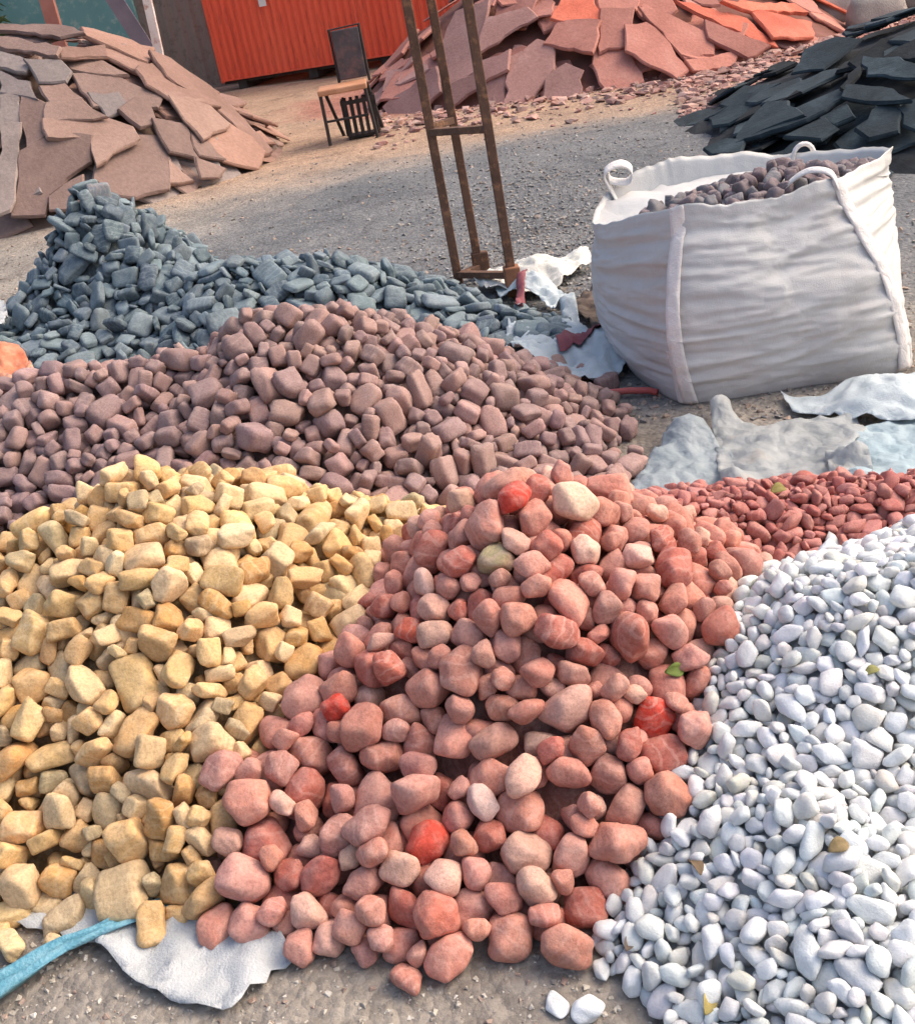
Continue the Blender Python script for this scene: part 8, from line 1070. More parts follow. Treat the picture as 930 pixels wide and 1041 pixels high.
-1214,4885,419,-23,33,5,12,105,-541,4576,352,2,4,-4,9,61,275,3981,68,-9,-4,0,2,65,-1898,4900,209,8,3,-38,7,119,265,3860,82,23,0,24,13,58,-768,4602,359,-18,-10,-14,10,65,-293,4434,302,3,7,13,2,70,32,4594,159,-2,-39,-22,13,60,
-396,4328,259,4,8,-6,9,99,321,4028,92,1,-2,-26,4,85,-1424,5152,639,28,3,-32,4,70,-1197,5235,526,-16,-21,-32,9,84,-1263,4716,307,8,0,3,8,60,-1196,4618,267,32,31,-12,6,59,-1365,4906,383,7,3,-16,4,58,-918,4212,162,3,5,-30,7,64,
163,4807,68,1,2,8,4,72,-1715,4748,181,18,-11,17,7,80,-1724,5003,340,-11,-7,38,0,58,24,4736,138,-8,33,6,3,58,-1397,4879,357,-4,-5,-8,13,69,-1527,4446,201,-3,12,-22,6,58,-715,4707,364,-2,-9,-43,10,107,8,4506,175,12,-3,25,11,58,
-1266,4543,239,5,0,-25,12,79,-629,4350,270,3,-11,35,11,67,-171,4667,252,-6,-14,-44,8,58,-1309,4313,122,6,-6,23,0,82,-1235,5294,570,-16,21,-12,6,78,-1873,5161,256,-31,-26,-2,7,82,-1229,5219,576,-25,25,-6,1,58,499,4126,52,-9,-2,-38,13,71,
-1622,4851,272,-19,-25,16,11,58,-1539,5037,457,15,-6,-13,5,82,-1150,4395,167,2,-18,18,11,58,276,4131,77,-4,-2,3,3,90,-643,4532,341,-11,12,-18,11,73,-628,4543,363,-8,3,-19,3,58,-707,4541,329,5,-7,36,7,58,-945,5213,293,-8,13,-10,5,84,
-710,4632,360,7,5,43,0,86,-1802,4761,177,-1,13,-43,9,89,-918,4117,168,29,-4,-19,1,86,-1357,4265,157,1,16,-42,5,58,-44,4115,136,-5,-6,11,11,82,-1183,4369,139,-8,9,-41,13,65,-1168,4319,132,6,6,3,6,63,532,4075,49,0,14,4,10,85,
-1586,5015,428,24,23,15,1,58,-1114,4427,169,11,39,-15,5,58,-1137,5071,407,-2,10,-29,7,58,-1493,4521,213,-5,7,-2,13,78,-735,4566,353,4,13,22,1,58,-1193,5048,469,13,16,12,13,58,-1484,4775,283,-20,-27,24,10,58,-1180,5121,504,12,10,-3,4,58,
-1125,5374,427,7,8,37,13,62,-739,4506,318,-2,1,19,12,63,-1644,4518,228,-2,-2,31,3,82,-939,4292,183,6,2,-11,3,85,55,4411,137,-4,7,16,2,89,-81,4435,222,10,-37,-3,0,67,-231,4628,297,4,-1,26,4,58,491,4062,50,9,7,31,9,85,
-1850,4966,236,17,3,-15,10,58,-1506,5218,610,22,-9,-33,10,96,-1356,4496,218,-1,5,-4,1,58,350,3852,61,2,-10,-14,13,58,-579,4550,362,-5,-8,-3,12,58,-1204,4972,413,-3,9,-35,4,117,-150,4635,235,8,5,39,12,80,193,4672,56,-26,27,-1,5,78,
-1094,5413,387,-7,0,-3,13,86,-1694,4806,235,-5,-10,3,7,58,-673,4344,249,7,-13,42,12,74,-1640,4985,384,36,22,-9,8,58,-1711,5213,400,-6,-37,-7,4,68,-1183,5181,516,7,4,-8,10,82,-651,4829,309,14,42,8,5,75,-1271,4388,153,-3,-16,29,1,69,
-887,4174,170,-2,-33,9,8,59,-1605,4720,211,30,19,-22,7,58,-660,4581,347,-3,4,3,6,58,-1271,5168,593,9,-36,-23,9,61,-846,4519,299,10,-8,14,8,84,346,3747,38,-5,8,-41,6,137,-931,4616,286,11,-17,9,9,75,-747,4431,314,-7,-11,29,0,58,
-1555,4905,318,10,-9,22,11,58,-1635,5239,456,19,-3,-35,13,138,-1164,4749,339,10,11,-42,8,75,-1616,4917,325,-21,-11,35,8,58,-1777,4927,260,14,1,-30,10,94,-1227,5036,483,0,-17,-24,13,58,19,4921,95,-10,-5,-33,1,109,182,4592,78,14,7,41,2,86,
-1075,4341,149,9,-1,-15,10,138,-1071,5254,409,-5,25,26,11,58,-1223,5191,551,39,-5,8,12,58,-859,4254,202,6,-16,41,1,58,215,4106,97,24,6,11,1,58,-865,4312,214,6,-13,-4,8,58,-1072,5377,356,-18,5,-11,0,81,-64,4502,185,1,7,10,10,138,
154,4391,93,8,-8,37,7,80,-1325,4811,312,-1,-11,26,3,78,-1444,4987,491,-11,-23,24,9,58,-1584,4810,250,6,-5,-3,1,64,-1476,4577,186,-3,5,17,12,66,-695,4754,285,-5,6,9,10,94,-1055,5176,408,0,12,-2,6,80,250,4619,55,19,-27,-24,11,68,
-473,4658,304,6,-12,-40,4,76,-936,4674,309,-16,13,-28,5,58,-633,4473,293,4,-1,9,3,74,-697,4592,338,1,8,24,2,58,-1274,4580,189,3,5,-33,8,65,-1302,4957,429,-3,21,-37,4,58,-1263,4685,270,3,-9,29,5,58,-1606,5006,398,13,-32,7,12,58,
-1584,4894,300,4,10,-16,1,58,-1203,5281,543,-7,-4,-35,13,58,-1449,4423,186,5,2,5,6,70,-103,4281,166,1,17,-34,8,73,-162,4523,216,7,9,35,5,58,-1691,4581,224,-11,1,44,10,86,-916,5299,232,-15,-6,-33,5,84,-1143,5301,451,-9,-13,-21,8,58,
-1523,4715,221,6,-6,29,4,78,-1397,4717,242,6,-13,-25,6,58,-630,4619,351,-8,6,-9,1,64,-170,4736,222,-2,1,0,12,97,-778,4723,304,-6,0,40,10,58,-1747,4460,192,1,6,16,6,89,-1265,4311,135,-6,7,-38,12,58,-1062,5306,369,-6,9,12,0,93,
453,3767,37,17,19,6,13,58,-954,5409,229,7,36,-7,13,58,-266,4455,263,11,1,-13,13,66,-49,4299,145,-2,7,-19,12,58,-1085,4527,216,3,5,-44,10,135,-280,4583,270,-10,9,-27,2,58,-1815,5102,271,-2,-15,-6,13,97,-767,4567,321,9,-8,32,13,58,
-1406,4578,201,-8,2,-6,10,132,-823,4702,339,-1,8,-46,2,80,-943,4360,219,-1,-7,20,2,58,-1797,5356,295,-24,-9,-4,7,113,-1690,5195,404,-16,-33,-4,5,59,-920,4884,292,-23,7,-37,7,59,144,4283,122,4,3,41,13,58,-1616,5078,414,17,3,-37,1,76,
-407,4495,339,3,-2,28,12,58,-1734,5148,334,18,5,-42,12,138,-1448,5256,607,-5,-11,-2,5,77,-307,4250,222,21,37,-1,10,71,258,4615,15,-3,-2,-42,0,99,-396,4660,321,-41,4,-14,7,72,414,3863,50,6,-1,3,10,106,-1258,4665,236,10,-5,-4,0,58,
-870,4651,309,-8,-1,-8,11,66,163,4685,85,-4,8,-23,12,58,-174,4454,224,33,-31,2,13,58,-1279,4937,417,11,10,-7,13,58,-1399,5204,648,-1,-3,-33,13,81,168,4484,83,1,5,-3,6,107,334,4288,57,7,-4,10,2,58,404,3810,59,3,3,25,1,58,
116,4577,115,6,5,25,5,58,-1276,5218,600,-6,13,0,13,82,-1653,4993,347,15,-8,-17,7,62,-1256,4893,388,-9,-29,9,11,58,-1233,5153,550,15,-38,23,13,65,-147,4556,238,19,35,10,3,58,-555,4706,326,-5,-9,-28,1,109,-670,4505,306,4,15,-3,13,63,
-553,4531,320,-4,-8,24,2,71,-1600,4989,363,6,-15,-7,11,58,-954,5326,222,-8,11,-11,6,83,-104,4222,137,5,-12,44,0,84,-1476,4356,155,0,9,-30,10,93,-1006,5027,286,-15,23,1,13,86,-1750,4845,209,-4,-7,31,13,58,-1137,5232,454,-19,37,5,9,58,
-778,4644,363,-17,-4,28,0,58,17,4532,145,11,30,12,8,61,-872,4744,292,-9,-7,-21,7,124,289,4060,65,-2,3,4,9,82,-760,4784,284,5,-10,-34,5,89,-991,4557,231,4,-9,-24,13,67,112,4253,104,-11,35,-1,11,58,438,3816,28,16,8,-13,9,58,
-618,4296,242,0,8,18,13,58,-1563,4700,236,-1,-16,20,12,58,-1396,4664,208,7,-9,11,13,108,243,4687,28,4,11,37,10,96,-675,4381,282,4,13,11,13,58,-1240,4742,298,-3,-14,29,7,76,-1438,4636,222,16,-2,-21,13,58,-968,4466,226,10,-4,-22,10,109,
-1829,4873,184,-3,-7,31,13,58,-1598,4675,189,-9,25,-14,9,83,-1400,4622,217,-6,-8,31,12,58,-1153,5399,424,-29,-16,8,8,67,-1683,4422,179,20,-1,-14,13,58,-1076,5331,399,40,23,-2,11,60,-1124,4726,357,1,14,-42,3,74,-1019,4856,378,31,-11,30,10,58,
-731,4652,334,-2,10,9,13,84,-241,4645,242,-12,-4,-31,11,90,-1266,5305,557,-6,-26,12,13,76,-1288,5357,578,-17,9,2,10,78,369,4020,67,-2,5,28,13,107,-1314,4544,197,-12,7,42,8,65,-789,4314,261,0,5,-34,5,58,-193,5057,64,1,9,42,0,121,
-1783,5267,332,7,-11,-12,13,131,-656,4668,315,2,7,30,0,94,-1720,5047,305,10,42,6,13,58,-884,4661,285,-3,4,-43,6,58,278,4390,47,-6,9,9,13,108,14,4307,123,-10,7,-24,10,72,-546,4426,288,3,-6,23,11,138,-857,4602,306,-1,-2,-22,11,69,
-1860,4915,185,-16,-14,40,11,60,160,4741,57,2,11,7,5,88,457,4190,48,-3,7,21,2,58,-1097,4810,371,-14,-2,-41,9,73,-1653,5149,410,-13,-11,23,1,58,-314,4691,251,0,12,24,5,91,-898,4357,220,7,-11,-33,7,58,-149,5136,33,-6,-47,-2,7,82,
-140,4166,162,22,30,-13,2,60,-917,5112,250,10,6,-12,3,75,-986,5353,278,13,-36,3,13,83,-63,4397,191,-22,-15,-31,10,58,-1385,4794,288,4,13,-40,12,85,-1559,4583,195,-11,7,7,12,124,-1752,4787,180,12,-8,-14,13,67,-1148,5337,453,-16,28,16,12,59,
-1011,4391,200,13,13,-12,4,58,-103,4407,201,-5,15,-8,9,71,-1228,4361,166,-1,10,-29,10,58,-1019,5360,324,-6,8,-16,1,58,-810,4641,317,4,-6,-16,5,72,-1119,5275,426,1,12,8,8,67,-1591,5298,518,-18,-12,1,12,67,-1647,5325,428,-24,25,13,6,58,
-1494,5120,557,14,-14,-3,8,58,-1698,5371,364,-30,-1,7,5,69,-741,4872,225,4,-5,-36,8,80,-391,4655,264,-17,1,18,9,69,207,4325,38,2,23,28,10,58,-988,5441,198,-18,0,-43,12,71,-1586,5249,514,21,-12,-13,9,58,-142,4671,173,1,13,26,7,81,
328,4158,55,-2,2,-1,4,71,119,4431,73,-10,11,6,7,76,-1373,4468,204,-5,8,-44,4,61,-198,4859,123,-7,-3,-29,10,75,-650,4246,214,8,1,-1,12,128,-1575,4252,146,-10,-38,-1,13,119,-1011,4186,150,-7,-8,39,6,114,-1929,4475,216,3,-10,27,13,88,
-1803,4460,226,-3,-5,0,12,106,-181,4096,154,-1,-19,34,3,105,-1483,4243,127,6,-9,12,10,124,-725,4161,197,4,-3,-18,4,97,-817,4109,135,7,-7,15,4,137,-1788,4337,178,5,-31,25,2,58,-296,4191,192,11,-2,1,10,80,156,3952,101,2,3,21,10,90,
-1113,4122,112,6,-2,-9,1,138,-1314,4230,126,8,-1,12,6,103,-643,4198,225,2,9,-32,7,58,-329,4114,174,6,6,5,9,136,224,3853,70,4,-4,24,4,77,-104,4148,137,-42,-10,-16,9,100,-1893,4414,200,6,-1,-38,6,80,-1983,4414,194,4,6,9,1,69,
-1995,5002,161,-12,-3,39,8,122,-1961,5144,205,6,-8,-45,2,125,-1805,4283,154,4,9,-16,0,58,-548,4241,227,1,-9,9,6,74,-356,4223,184,-2,15,-42,3,110,-2202,4481,115,-27,-26,-2,7,92,-1845,4373,190,4,4,-14,5,58,-1825,4472,180,2,6,21,8,88,
-231,4171,165,0,0,-14,12,94,89,3931,70,0,-11,32,2,107,-1881,4552,217,-6,-6,-16,4,76,-1944,4365,179,-6,-20,30,2,58])
# ---------------------------------------------------------------- the heaps of stones
# every record: position, rotation, shape variant and size of one stone that came to rest on its heap
PAL = {  # tone name, base colour, share
 'red':   [('salmon pink',(.555,.235,.175),.44),('dusty rose',(.545,.262,.21),.28),('pale peach',(.64,.38,.29),.12),('brick red',(.45,.135,.10),.16)],
 'yellow':[('honey yellow',(.66,.42,.19),.46),('pale cream',(.74,.53,.30),.26),('ochre',(.60,.34,.125),.16),('greyish olive',(.46,.355,.215),.12)],
 'white': [('pure white',(.78,.79,.78),.60),('bluish white',(.70,.735,.75),.28),('creamy white',(.68,.67,.62),.12)],
 'brown': [('pinkish brown',(.39,.245,.215),.55),('dark mauve brown',(.30,.20,.19),.45)],
 'smallred':[('dusty red',(.52,.22,.19),.6),('dark red',(.40,.13,.11),.4)],
 'grey':  [('blue grey',(.18,.23,.255),.6),('dark slate grey',(.10,.14,.17),.4)],
}
DUST = {'red':((.64,.39,.32),.45),'yellow':((.74,.55,.33),.45),'white':((.66,.68,.685),.5),'brown':((.42,.30,.27),.5),'smallred':((.52,.26,.22),.5),'grey':((.30,.35,.36),.55)}
LAB = {'red':('{} rounded cobble in the big pink red heap at the front','cobbles of the big red heap'),
 'yellow':('{} rough stone in the yellow heap at the left','stones of the yellow heap'),
 'white':('smooth white pebble in the white heap at the lower right','pebbles of the white heap'),
 'brown':('{} blocky stone in the wide brown heap behind the yellow one','stones of the brown heap'),
 'smallred':('small red stone in the low heap between the white pebbles and the plastic sacks','stones of the low red heap'),
 'grey':('{} flat stone in the grey heap in front of the steel frame','stones of the grey heap')}
KINDNAME = {'red':('cobble','stone'),'yellow':('rough_stone','stone'),'white':('pebble','pebble'),'brown':('block_stone','stone'),'smallred':('small_stone','stone'),'grey':('flat_stone','stone')}
STUFF_LAB = {'red':'stones deeper in the big pink red heap','yellow':'stones deeper in the yellow heap','white':'smaller and deeper pebbles of the white heap',
 'brown':'smaller and deeper stones of the brown heap','smallred':'stones deeper in the low red heap','grey':'smaller and deeper stones of the grey heap'}
VIVID = (.56,.055,.035)
SPECIAL = [
 ('red',525,505,VIVID,'vivid red round cobble at the very top of the big pink red heap'),
 ('red',345,725,VIVID,'vivid red faced cobble on the left flank of the big pink red heap'),
 ('red',662,730,VIVID,'vivid red squarish cobble on the right edge of the red heap by the white pebbles'),
 ('red',412,648,(.56,.13,.08),'orange red cobble halfway up the left shoulder of the big pink red heap'),
 ('red',430,597,(.68,.43,.36),'pale pink cobble on the upper left rim of the red heap above the yellow stones'),
 ('red',613,552,(.72,.46,.35),'large pale peach cobble just below the top right of the big pink red heap'),
 ('red',490,810,(.66,.47,.42),'pale cobble with a greyish face in the lower middle of the big pink red heap'),
 ('red',567,500,(.72,.50,.36),'small cream cobble right beside the vivid red one at the top of the red heap'),
 ('red',458,852,(.52,.07,.045),'deep red cobble low in the middle of the big pink red heap'),
 ('red',490,570,(.50,.40,.22),'olive tan cobble at the upper left of the big pink red heap'),
 ('yellow',143,487,(.72,.47,.20),'boxy yellow stone sticking up highest on the left of the yellow heap'),
 ('yellow',262,547,(.74,.58,.37),'pale rounded stone near the top right of the yellow heap'),
 ('yellow',120,565,(.74,.60,.38),'pale cream stone near the top left of the yellow heap'),
 ('yellow',45,722,(.72,.50,.24),'large smooth honey stone at the far left middle of the yellow heap'),
]
ZONES = {
 'red':('cobble','the red heap',('on the yellow side','in the middle','on the white side'),('high','midway up','low')),
 'yellow':('stone','the yellow heap',('at the outer left','in the middle','on the red side'),('high','midway up','low')),
 'white':('pebble','the white heap',('on the red side','in the middle','at the right edge'),('high','upper midway','lower midway','low')),
 'brown':('stone','the brown heap',('at the left end','left of centre','right of centre','at the right end'),('high','midway up','low')),
 'smallred':('stone','the low red heap',('at the left','in the middle','at the right'),('high','low')),
 'grey':('stone','the grey heap',('at the left end','left of centre','right of centre','at the right end'),('high','midway up','low')),
}
for n in HN:
    nind, A = STONES[n]; A = np.array(A, float).reshape(-1,8); cnt_ = len(A)
    P = A[:,:3]/1000.0; RV = A[:,3:6]/15.0; K = A[:,6].astype(int); S = A[:,7]/100.0     # millimetres; rotation vector in 1/15 rad; shape variant; size in percent
    Q = np.array([tuple(Quaternion(Vector(v).normalized(), Vector(v).length)) if Vector(v).length > 0 else (1,0,0,0) for v in RV])
    g = np.random.RandomState(50+HN.index(n))
    dust, df = DUST[n]; grain = {'white':2.0,'smallred':1.8,'brown':1.3}.get(n, 1.0)
    mo = stone_mat(n+'_stone', 'object', dust, df, grain, .62 if n == 'white' else .85,   .08 if n == 'white' else .22, .35 if n == 'white' else 1.0); ms_ = stone_mat(n+'_stone_deep', 'mesh', dust, df, grain, .62 if n == 'white' else .85,   .08 if n == 'white' else .22, .35 if n == 'white' else 1.0)
    protos = []
    for k in range(NVAR):
        V, F = stone_shape(n, k, 4 if n in ('red','yellow') else 3)
        me = bpy.data.meshes.new(KINDNAME[n][0]); me.from_pydata(V.tolist(), [], F); me.materials.append(mo)
        me.polygons.foreach_set('use_smooth', [True]*len(me.polygons)); protos.append(me)
    tones = PAL[n]; pr = [t_[2] for t_ in tones]
    def colour(i, ti):
        c = np.array(tones[ti][1])*g.uniform(.86,1.12)*g.uniform(.965,1.035,3)
        if n == 'brown':                                  # cooler light put into the colour: more mauve towards the left end
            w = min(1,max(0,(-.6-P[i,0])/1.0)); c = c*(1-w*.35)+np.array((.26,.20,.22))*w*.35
        return c
    T = g.choice(len(tones), size=cnt_, p=pr)
    spec = {}
    pix = np.array([project(p) for p in P[:nind]])
    for kind_, x, y, c, lab in SPECIAL:
        if kind_ != n: continue
        d = np.hypot(pix[:,0]-x, pix[:,1]-y)+np.arange(nind)*.12
        d[list(spec)] = 1e9
        spec[int(d.argmin())] = (c, lab)
    zi = []
    for i in range(nind):
        o = bpy.data.objects.new(KINDNAME[n][0], protos[K[i]]); C.objects.link(o)
        o.location = P[i]; o.rotation_mode = 'QUATERNION'; o.rotation_quaternion = Q[i]; o.scale = (S[i],)*3
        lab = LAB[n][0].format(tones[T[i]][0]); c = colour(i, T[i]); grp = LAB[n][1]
        if i in spec: c, lab = spec[i]
        o.color = (*[float(v) for v in c], 1)
        tag(o, lab, KINDNAME[n][1], grp, 'thing')
        if i not in spec: zi.append((o, tones[T[i]][0], FPX*S[i]/(Vector(P[i])-Vector((0,0,CAM_H))).length*(1-.001*i)))
    single_out(zi, *ZONES[n])
    # the rest of the heap, with the packed core under it, is one object
    Vs = []; Fs = []; Cs = []; off = 0
    lo = [stone_shape(n, k, 3 if n in ('red','yellow') else 2) for k in range(NVAR)]
    for i in range(nind, cnt_):
        V, F = lo[K[i]]; M = np.array(Quaternion(Q[i]).to_matrix()); V = (V*S[i])@M.T+P[i]
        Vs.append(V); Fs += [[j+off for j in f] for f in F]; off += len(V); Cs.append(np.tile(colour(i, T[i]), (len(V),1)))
    st = .03
    hs = HEAPS[n]; x0 = min(min(s_[0],s_[3]) for s_ in hs)-1.0; x1 = max(max(s_[0],s_[3]) for s_ in hs)+1.0; y0 = min(min(s_[1],s_[4]) for s_ in hs)-1.0; y1 = max(max(s_[1],s_[4]) for s_ in hs)+1.0
    xs = np.arange(x0,x1,st); ys = np.arange(y0,y1,st); X, Y = np.meshgrid(xs, ys); H = heap_heights(X, Y)
    own = H.argmax(0) == HN.index(n)
    dr = {'red':.052,'yellow':.048,'white':.021,'brown':.048,'smallred':.029,'grey':.044}[n]
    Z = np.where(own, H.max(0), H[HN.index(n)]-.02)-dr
    idx = -np.ones(X.shape, int); use = (Z > -.01)
    verts = []
    for a in range(X.shape[0]):
        for b_ in range(X.shape[1]):
            if use[a,b_]: idx[a,b_] = len(verts); verts.append((X[a,b_],Y[a,b_],Z[a,b_]+.006*math.sin(X[a,b_]*130+3*math.sin(Y[a,b_]*40))*math.sin(Y[a,b_]*120)))
    Fc = [[idx[a,b_],idx[a,b_+1],idx[a+1,b_+1],idx[a+1,b_]] for a in range(X.shape[0]-1) for b_ in range(X.shape[1]-1) if min(idx[a,b_],idx[a,b_+1],idx[a+1,b_+1],idx[a+1,b_]) >= 0]
    # stones bedded in the surface of the packed core, wherever none of the recorded ones lies over it
    r0 = STONE[n][0]; cell = r0*1.9; occ = {}
    for p in P: occ.setdefault((int(p[0]//cell), int(p[1]//cell)), []).append((p[0],p[1],p[2],r0*.95))
    vv = np.array(verts); lims = {'white':(2.1,2.3)}.get(n, (9,9)); order = g.permutation(len(vv)); added = 0
    hid = [ico for ico in (stone_shape(n, k, 1) for k in range(NVAR))]
    for rep_ in range(5):
        for vi in order:
            x, y, z = vv[vi]; x += g.uniform(-.5,.5)*st; y += g.uniform(-.5,.5)*st
            if z < -.004 or x > lims[0] or y > lims[1]: continue
            ci, cj = int(x//cell), int(y//cell)
            if any((q[0]-x)**2+(q[1]-y)**2 < (r0*.55+q[3]*.55)**2 for a_ in (-1,0,1) for b_ in (-1,0,1) for q in occ.get((ci+a_,cj+b_),())): continue
            k = g.randint(NVAR); s_ = g.uniform(.7,1.1); occ.setdefault((ci,cj), []).append((x,y,z,r0*.95*s_))
            V, F = (lo[k] if (x < 1.3 and y < 4 and n != 'grey') else hid[k]); e = Quaternion((g.normal(),g.normal(),g.normal(),g.normal())).normalized()
            V = (V*s_)@np.array(e.to_matrix()).T+np.array((x,y,z+r0*.45))
            Vs.append(V); Fs += [[j+off for j in f] for f in F]; off += len(V); Cs.append(np.tile(colour(0, g.choice(len(tones), p=pr)) if n != 'brown' else np.array(tones[g.randint(2)][1]), (len(V),1))); added += 1
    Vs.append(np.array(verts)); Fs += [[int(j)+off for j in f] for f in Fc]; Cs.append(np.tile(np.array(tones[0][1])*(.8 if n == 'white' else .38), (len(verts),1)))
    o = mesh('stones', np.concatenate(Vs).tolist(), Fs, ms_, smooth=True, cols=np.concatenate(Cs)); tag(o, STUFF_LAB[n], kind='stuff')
# stray stones lying on the ground
def stray(kind, x, y, k, s, col, label, name, cat, z=0, group=None):
    V, F = stone_shape(kind, k, 4); p = at_z(x, y, z); q = Quaternion((0,0,1), k*1.7)
    me = bpy.data.meshes.new(name); me.from_pydata((V*s).tolist(), [], F); me.polygons.foreach_set('use_smooth',[True]*len(me.polygons))
    me.materials.append(bpy.data.materials[kind+'_stone']); o = bpy.data.objects.new(name, me); C.objects.link(o)
    o.location = (p.x, p.y, z-min(v[2] for v in V)*s-.002); o.rotation_euler = (0,0,k*1.7); o.color = (*col,1); tag(o, label, cat, group)
stray('white',567,1025,1,.95,(.74,.77,.79),'smaller left of the two white pebbles lying alone on the ground','pebble','pebble')
stray('white',599,1031,4,1.25,(.74,.77,.79),'larger right of the two white pebbles lying alone on the ground','pebble','pebble')
stray('yellow',18,934,2,.85,(.70,.50,.24),'yellow stone lying apart on the ground at the left edge','rough_stone','stone')
stray('yellow',14,966,5,.8,(.66,.50,.28),'pale yellow stone at the left edge just above the blue strap','rough_stone','stone')
stray('yellow',56,962,7,.5,(.62,.47,.27),'small yellow stone on the ground near the blue strap','rough_stone','stone')
stray('yellow',20,895,9,.55,(.66,.5,.28),'small pale yellow stone at the left edge by the white cloth','rough_stone','stone')
stray('red',165,888,3,.55,(.56,.27,.23),'upper of two pinkish stones between the yellow heap and the blue strap','cobble','stone',z=.01)
stray('red',180,905,6,.55,(.55,.25,.21),'lower of two pinkish stones between the yellow heap and the blue strap','cobble','stone',z=.01)
# the spire: one upright grey stone crowning the heap
def top_stone(x, y, Y, kind, k, s, rot, col, label, name):
    p = at_y(x, y, Y); V, F = stone_shape(kind, k, 4)
    me = bpy.data.meshes.new(name); me.from_pydata((V*np.array(s)).tolist(), [], F); me.polygons.foreach_set('use_smooth',[True]*len(me.polygons)); me.materials.append(bpy.data.materials[kind+'_stone'])
    o = bpy.data.objects.new(name, me); C.objects.link(o); o.location = p; o.rotation_euler = rot; o.color = (*col,1); tag(o, label, 'stone', 'stones of the grey heap')
top_stone(101,196,5.17,'brown',3,(1.3,1.2,1.7),(0,.2,.4),(.20,.24,.26),'pale blue grey rounded stone perched at the peak of the grey heap','flat_stone')
top_stone(103,226,5.14,'grey',5,(2.0,1.7,2.0),(1.2,.1,.3),(.15,.21,.24),'tall upright blue grey stone leaning right under the peak stone of the grey heap','flat_stone')

# ---------------------------------------------------------------- sheets and sacks
def pip(x, y, poly):
    c = False; j = len(poly)-1
    for i in range(len(poly)):
        if (poly[i][1] > y) != (poly[j][1] > y) and x < (poly[j][0]-poly[i][0])*(y-poly[i][1])/(poly[j][1]-poly[i][1])+poly[i][0]: c = not c
        j = i
    return c
def cloth(name, poly_px, mat, base, amp, freq, seed, lift=None, step=.016, thick=.0012, parent=None, z0=0, zf=None, dirn=(1,.55), crease=.45):
    P = [at_z(x, y, z0) for x, y in poly_px]; poly = []
    for i in range(len(P)):
        a = P[i]; b_ = P[(i+1)%len(P)]; k = max(1,int((b_-a).length/step))
        for j in range(k):
            q = a.lerp(b_, j/k); w = step*.25; poly.append((q.x+w*noise.noise(q*40), q.y+w*noise.noise(q*40+Vector((9,9,9)))))
    n = len(poly); xs = [p[0] for p in poly]; ys = [p[1] for p in poly]; pts = [Vector(p) for p in poly]; g = random.Random(seed)
    x = min(xs)
    while x < max(xs):
        y = min(ys)
        while y < max(ys):
            qx = x+g.uniform(-.3,.3)*step; qy = y+g.uniform(-.3,.3)*step
            if pip(qx, qy, poly) and min((qx-p[0])**2+(qy-p[1])**2 for p in poly) > (step*.45)**2: pts.append(Vector((qx,qy)))
            y += step
        x += step
    vs_, es, fs, *_ = delaunay_2d_cdt(pts, [(i,(i+1)%n) for i in range(n)], [], 1, 1e-6)
    dx, dy = dirn; V = []
    for v in vs_:
        s1 = noise.noise(Vector((v.x*freq*dx+v.y*freq*dy*.4+seed, v.y*freq*dy-v.x*.3*freq, seed*.7)))
        s2 = noise.noise(Vector((v.x*freq*2.7+seed*2, v.y*freq*2.7, 4)))
        s3 = noise.noise(Vector((v.x*freq*5+s1*2, v.y*freq*5+seed, 8))); s4 = noise.noise(Vector((v.x*freq*11+seed, v.y*freq*11+s2*3, 3)))
        z = amp*((1-abs(s1)*2.6)*.7+(1-abs(s2)*2.8)*.5+(1-abs(s3)*3)*.22*crease+(1-abs(s4)*3)*.05*crease)
        z = base+max(z, -amp*.3)
        if lift: 
            for (lx, ly, lh, lr) in lift:
                L = at_z(lx, ly, z0); z += lh*math.exp(-((v.x-L.x)**2+(v.y-L.y)**2)/(lr*lr))
        if zf: z += zf(v.x, v.y)
        V.append((v.x, v.y, z))
    o = mesh(name, V, [tuple(f) for f in fs], mat, smooth=True)
    so_ = o.modifiers.new('thickness','SOLIDIFY'); so_.thickness = thick; so_.offset = 0
    return adopt(o, parent) if parent else o
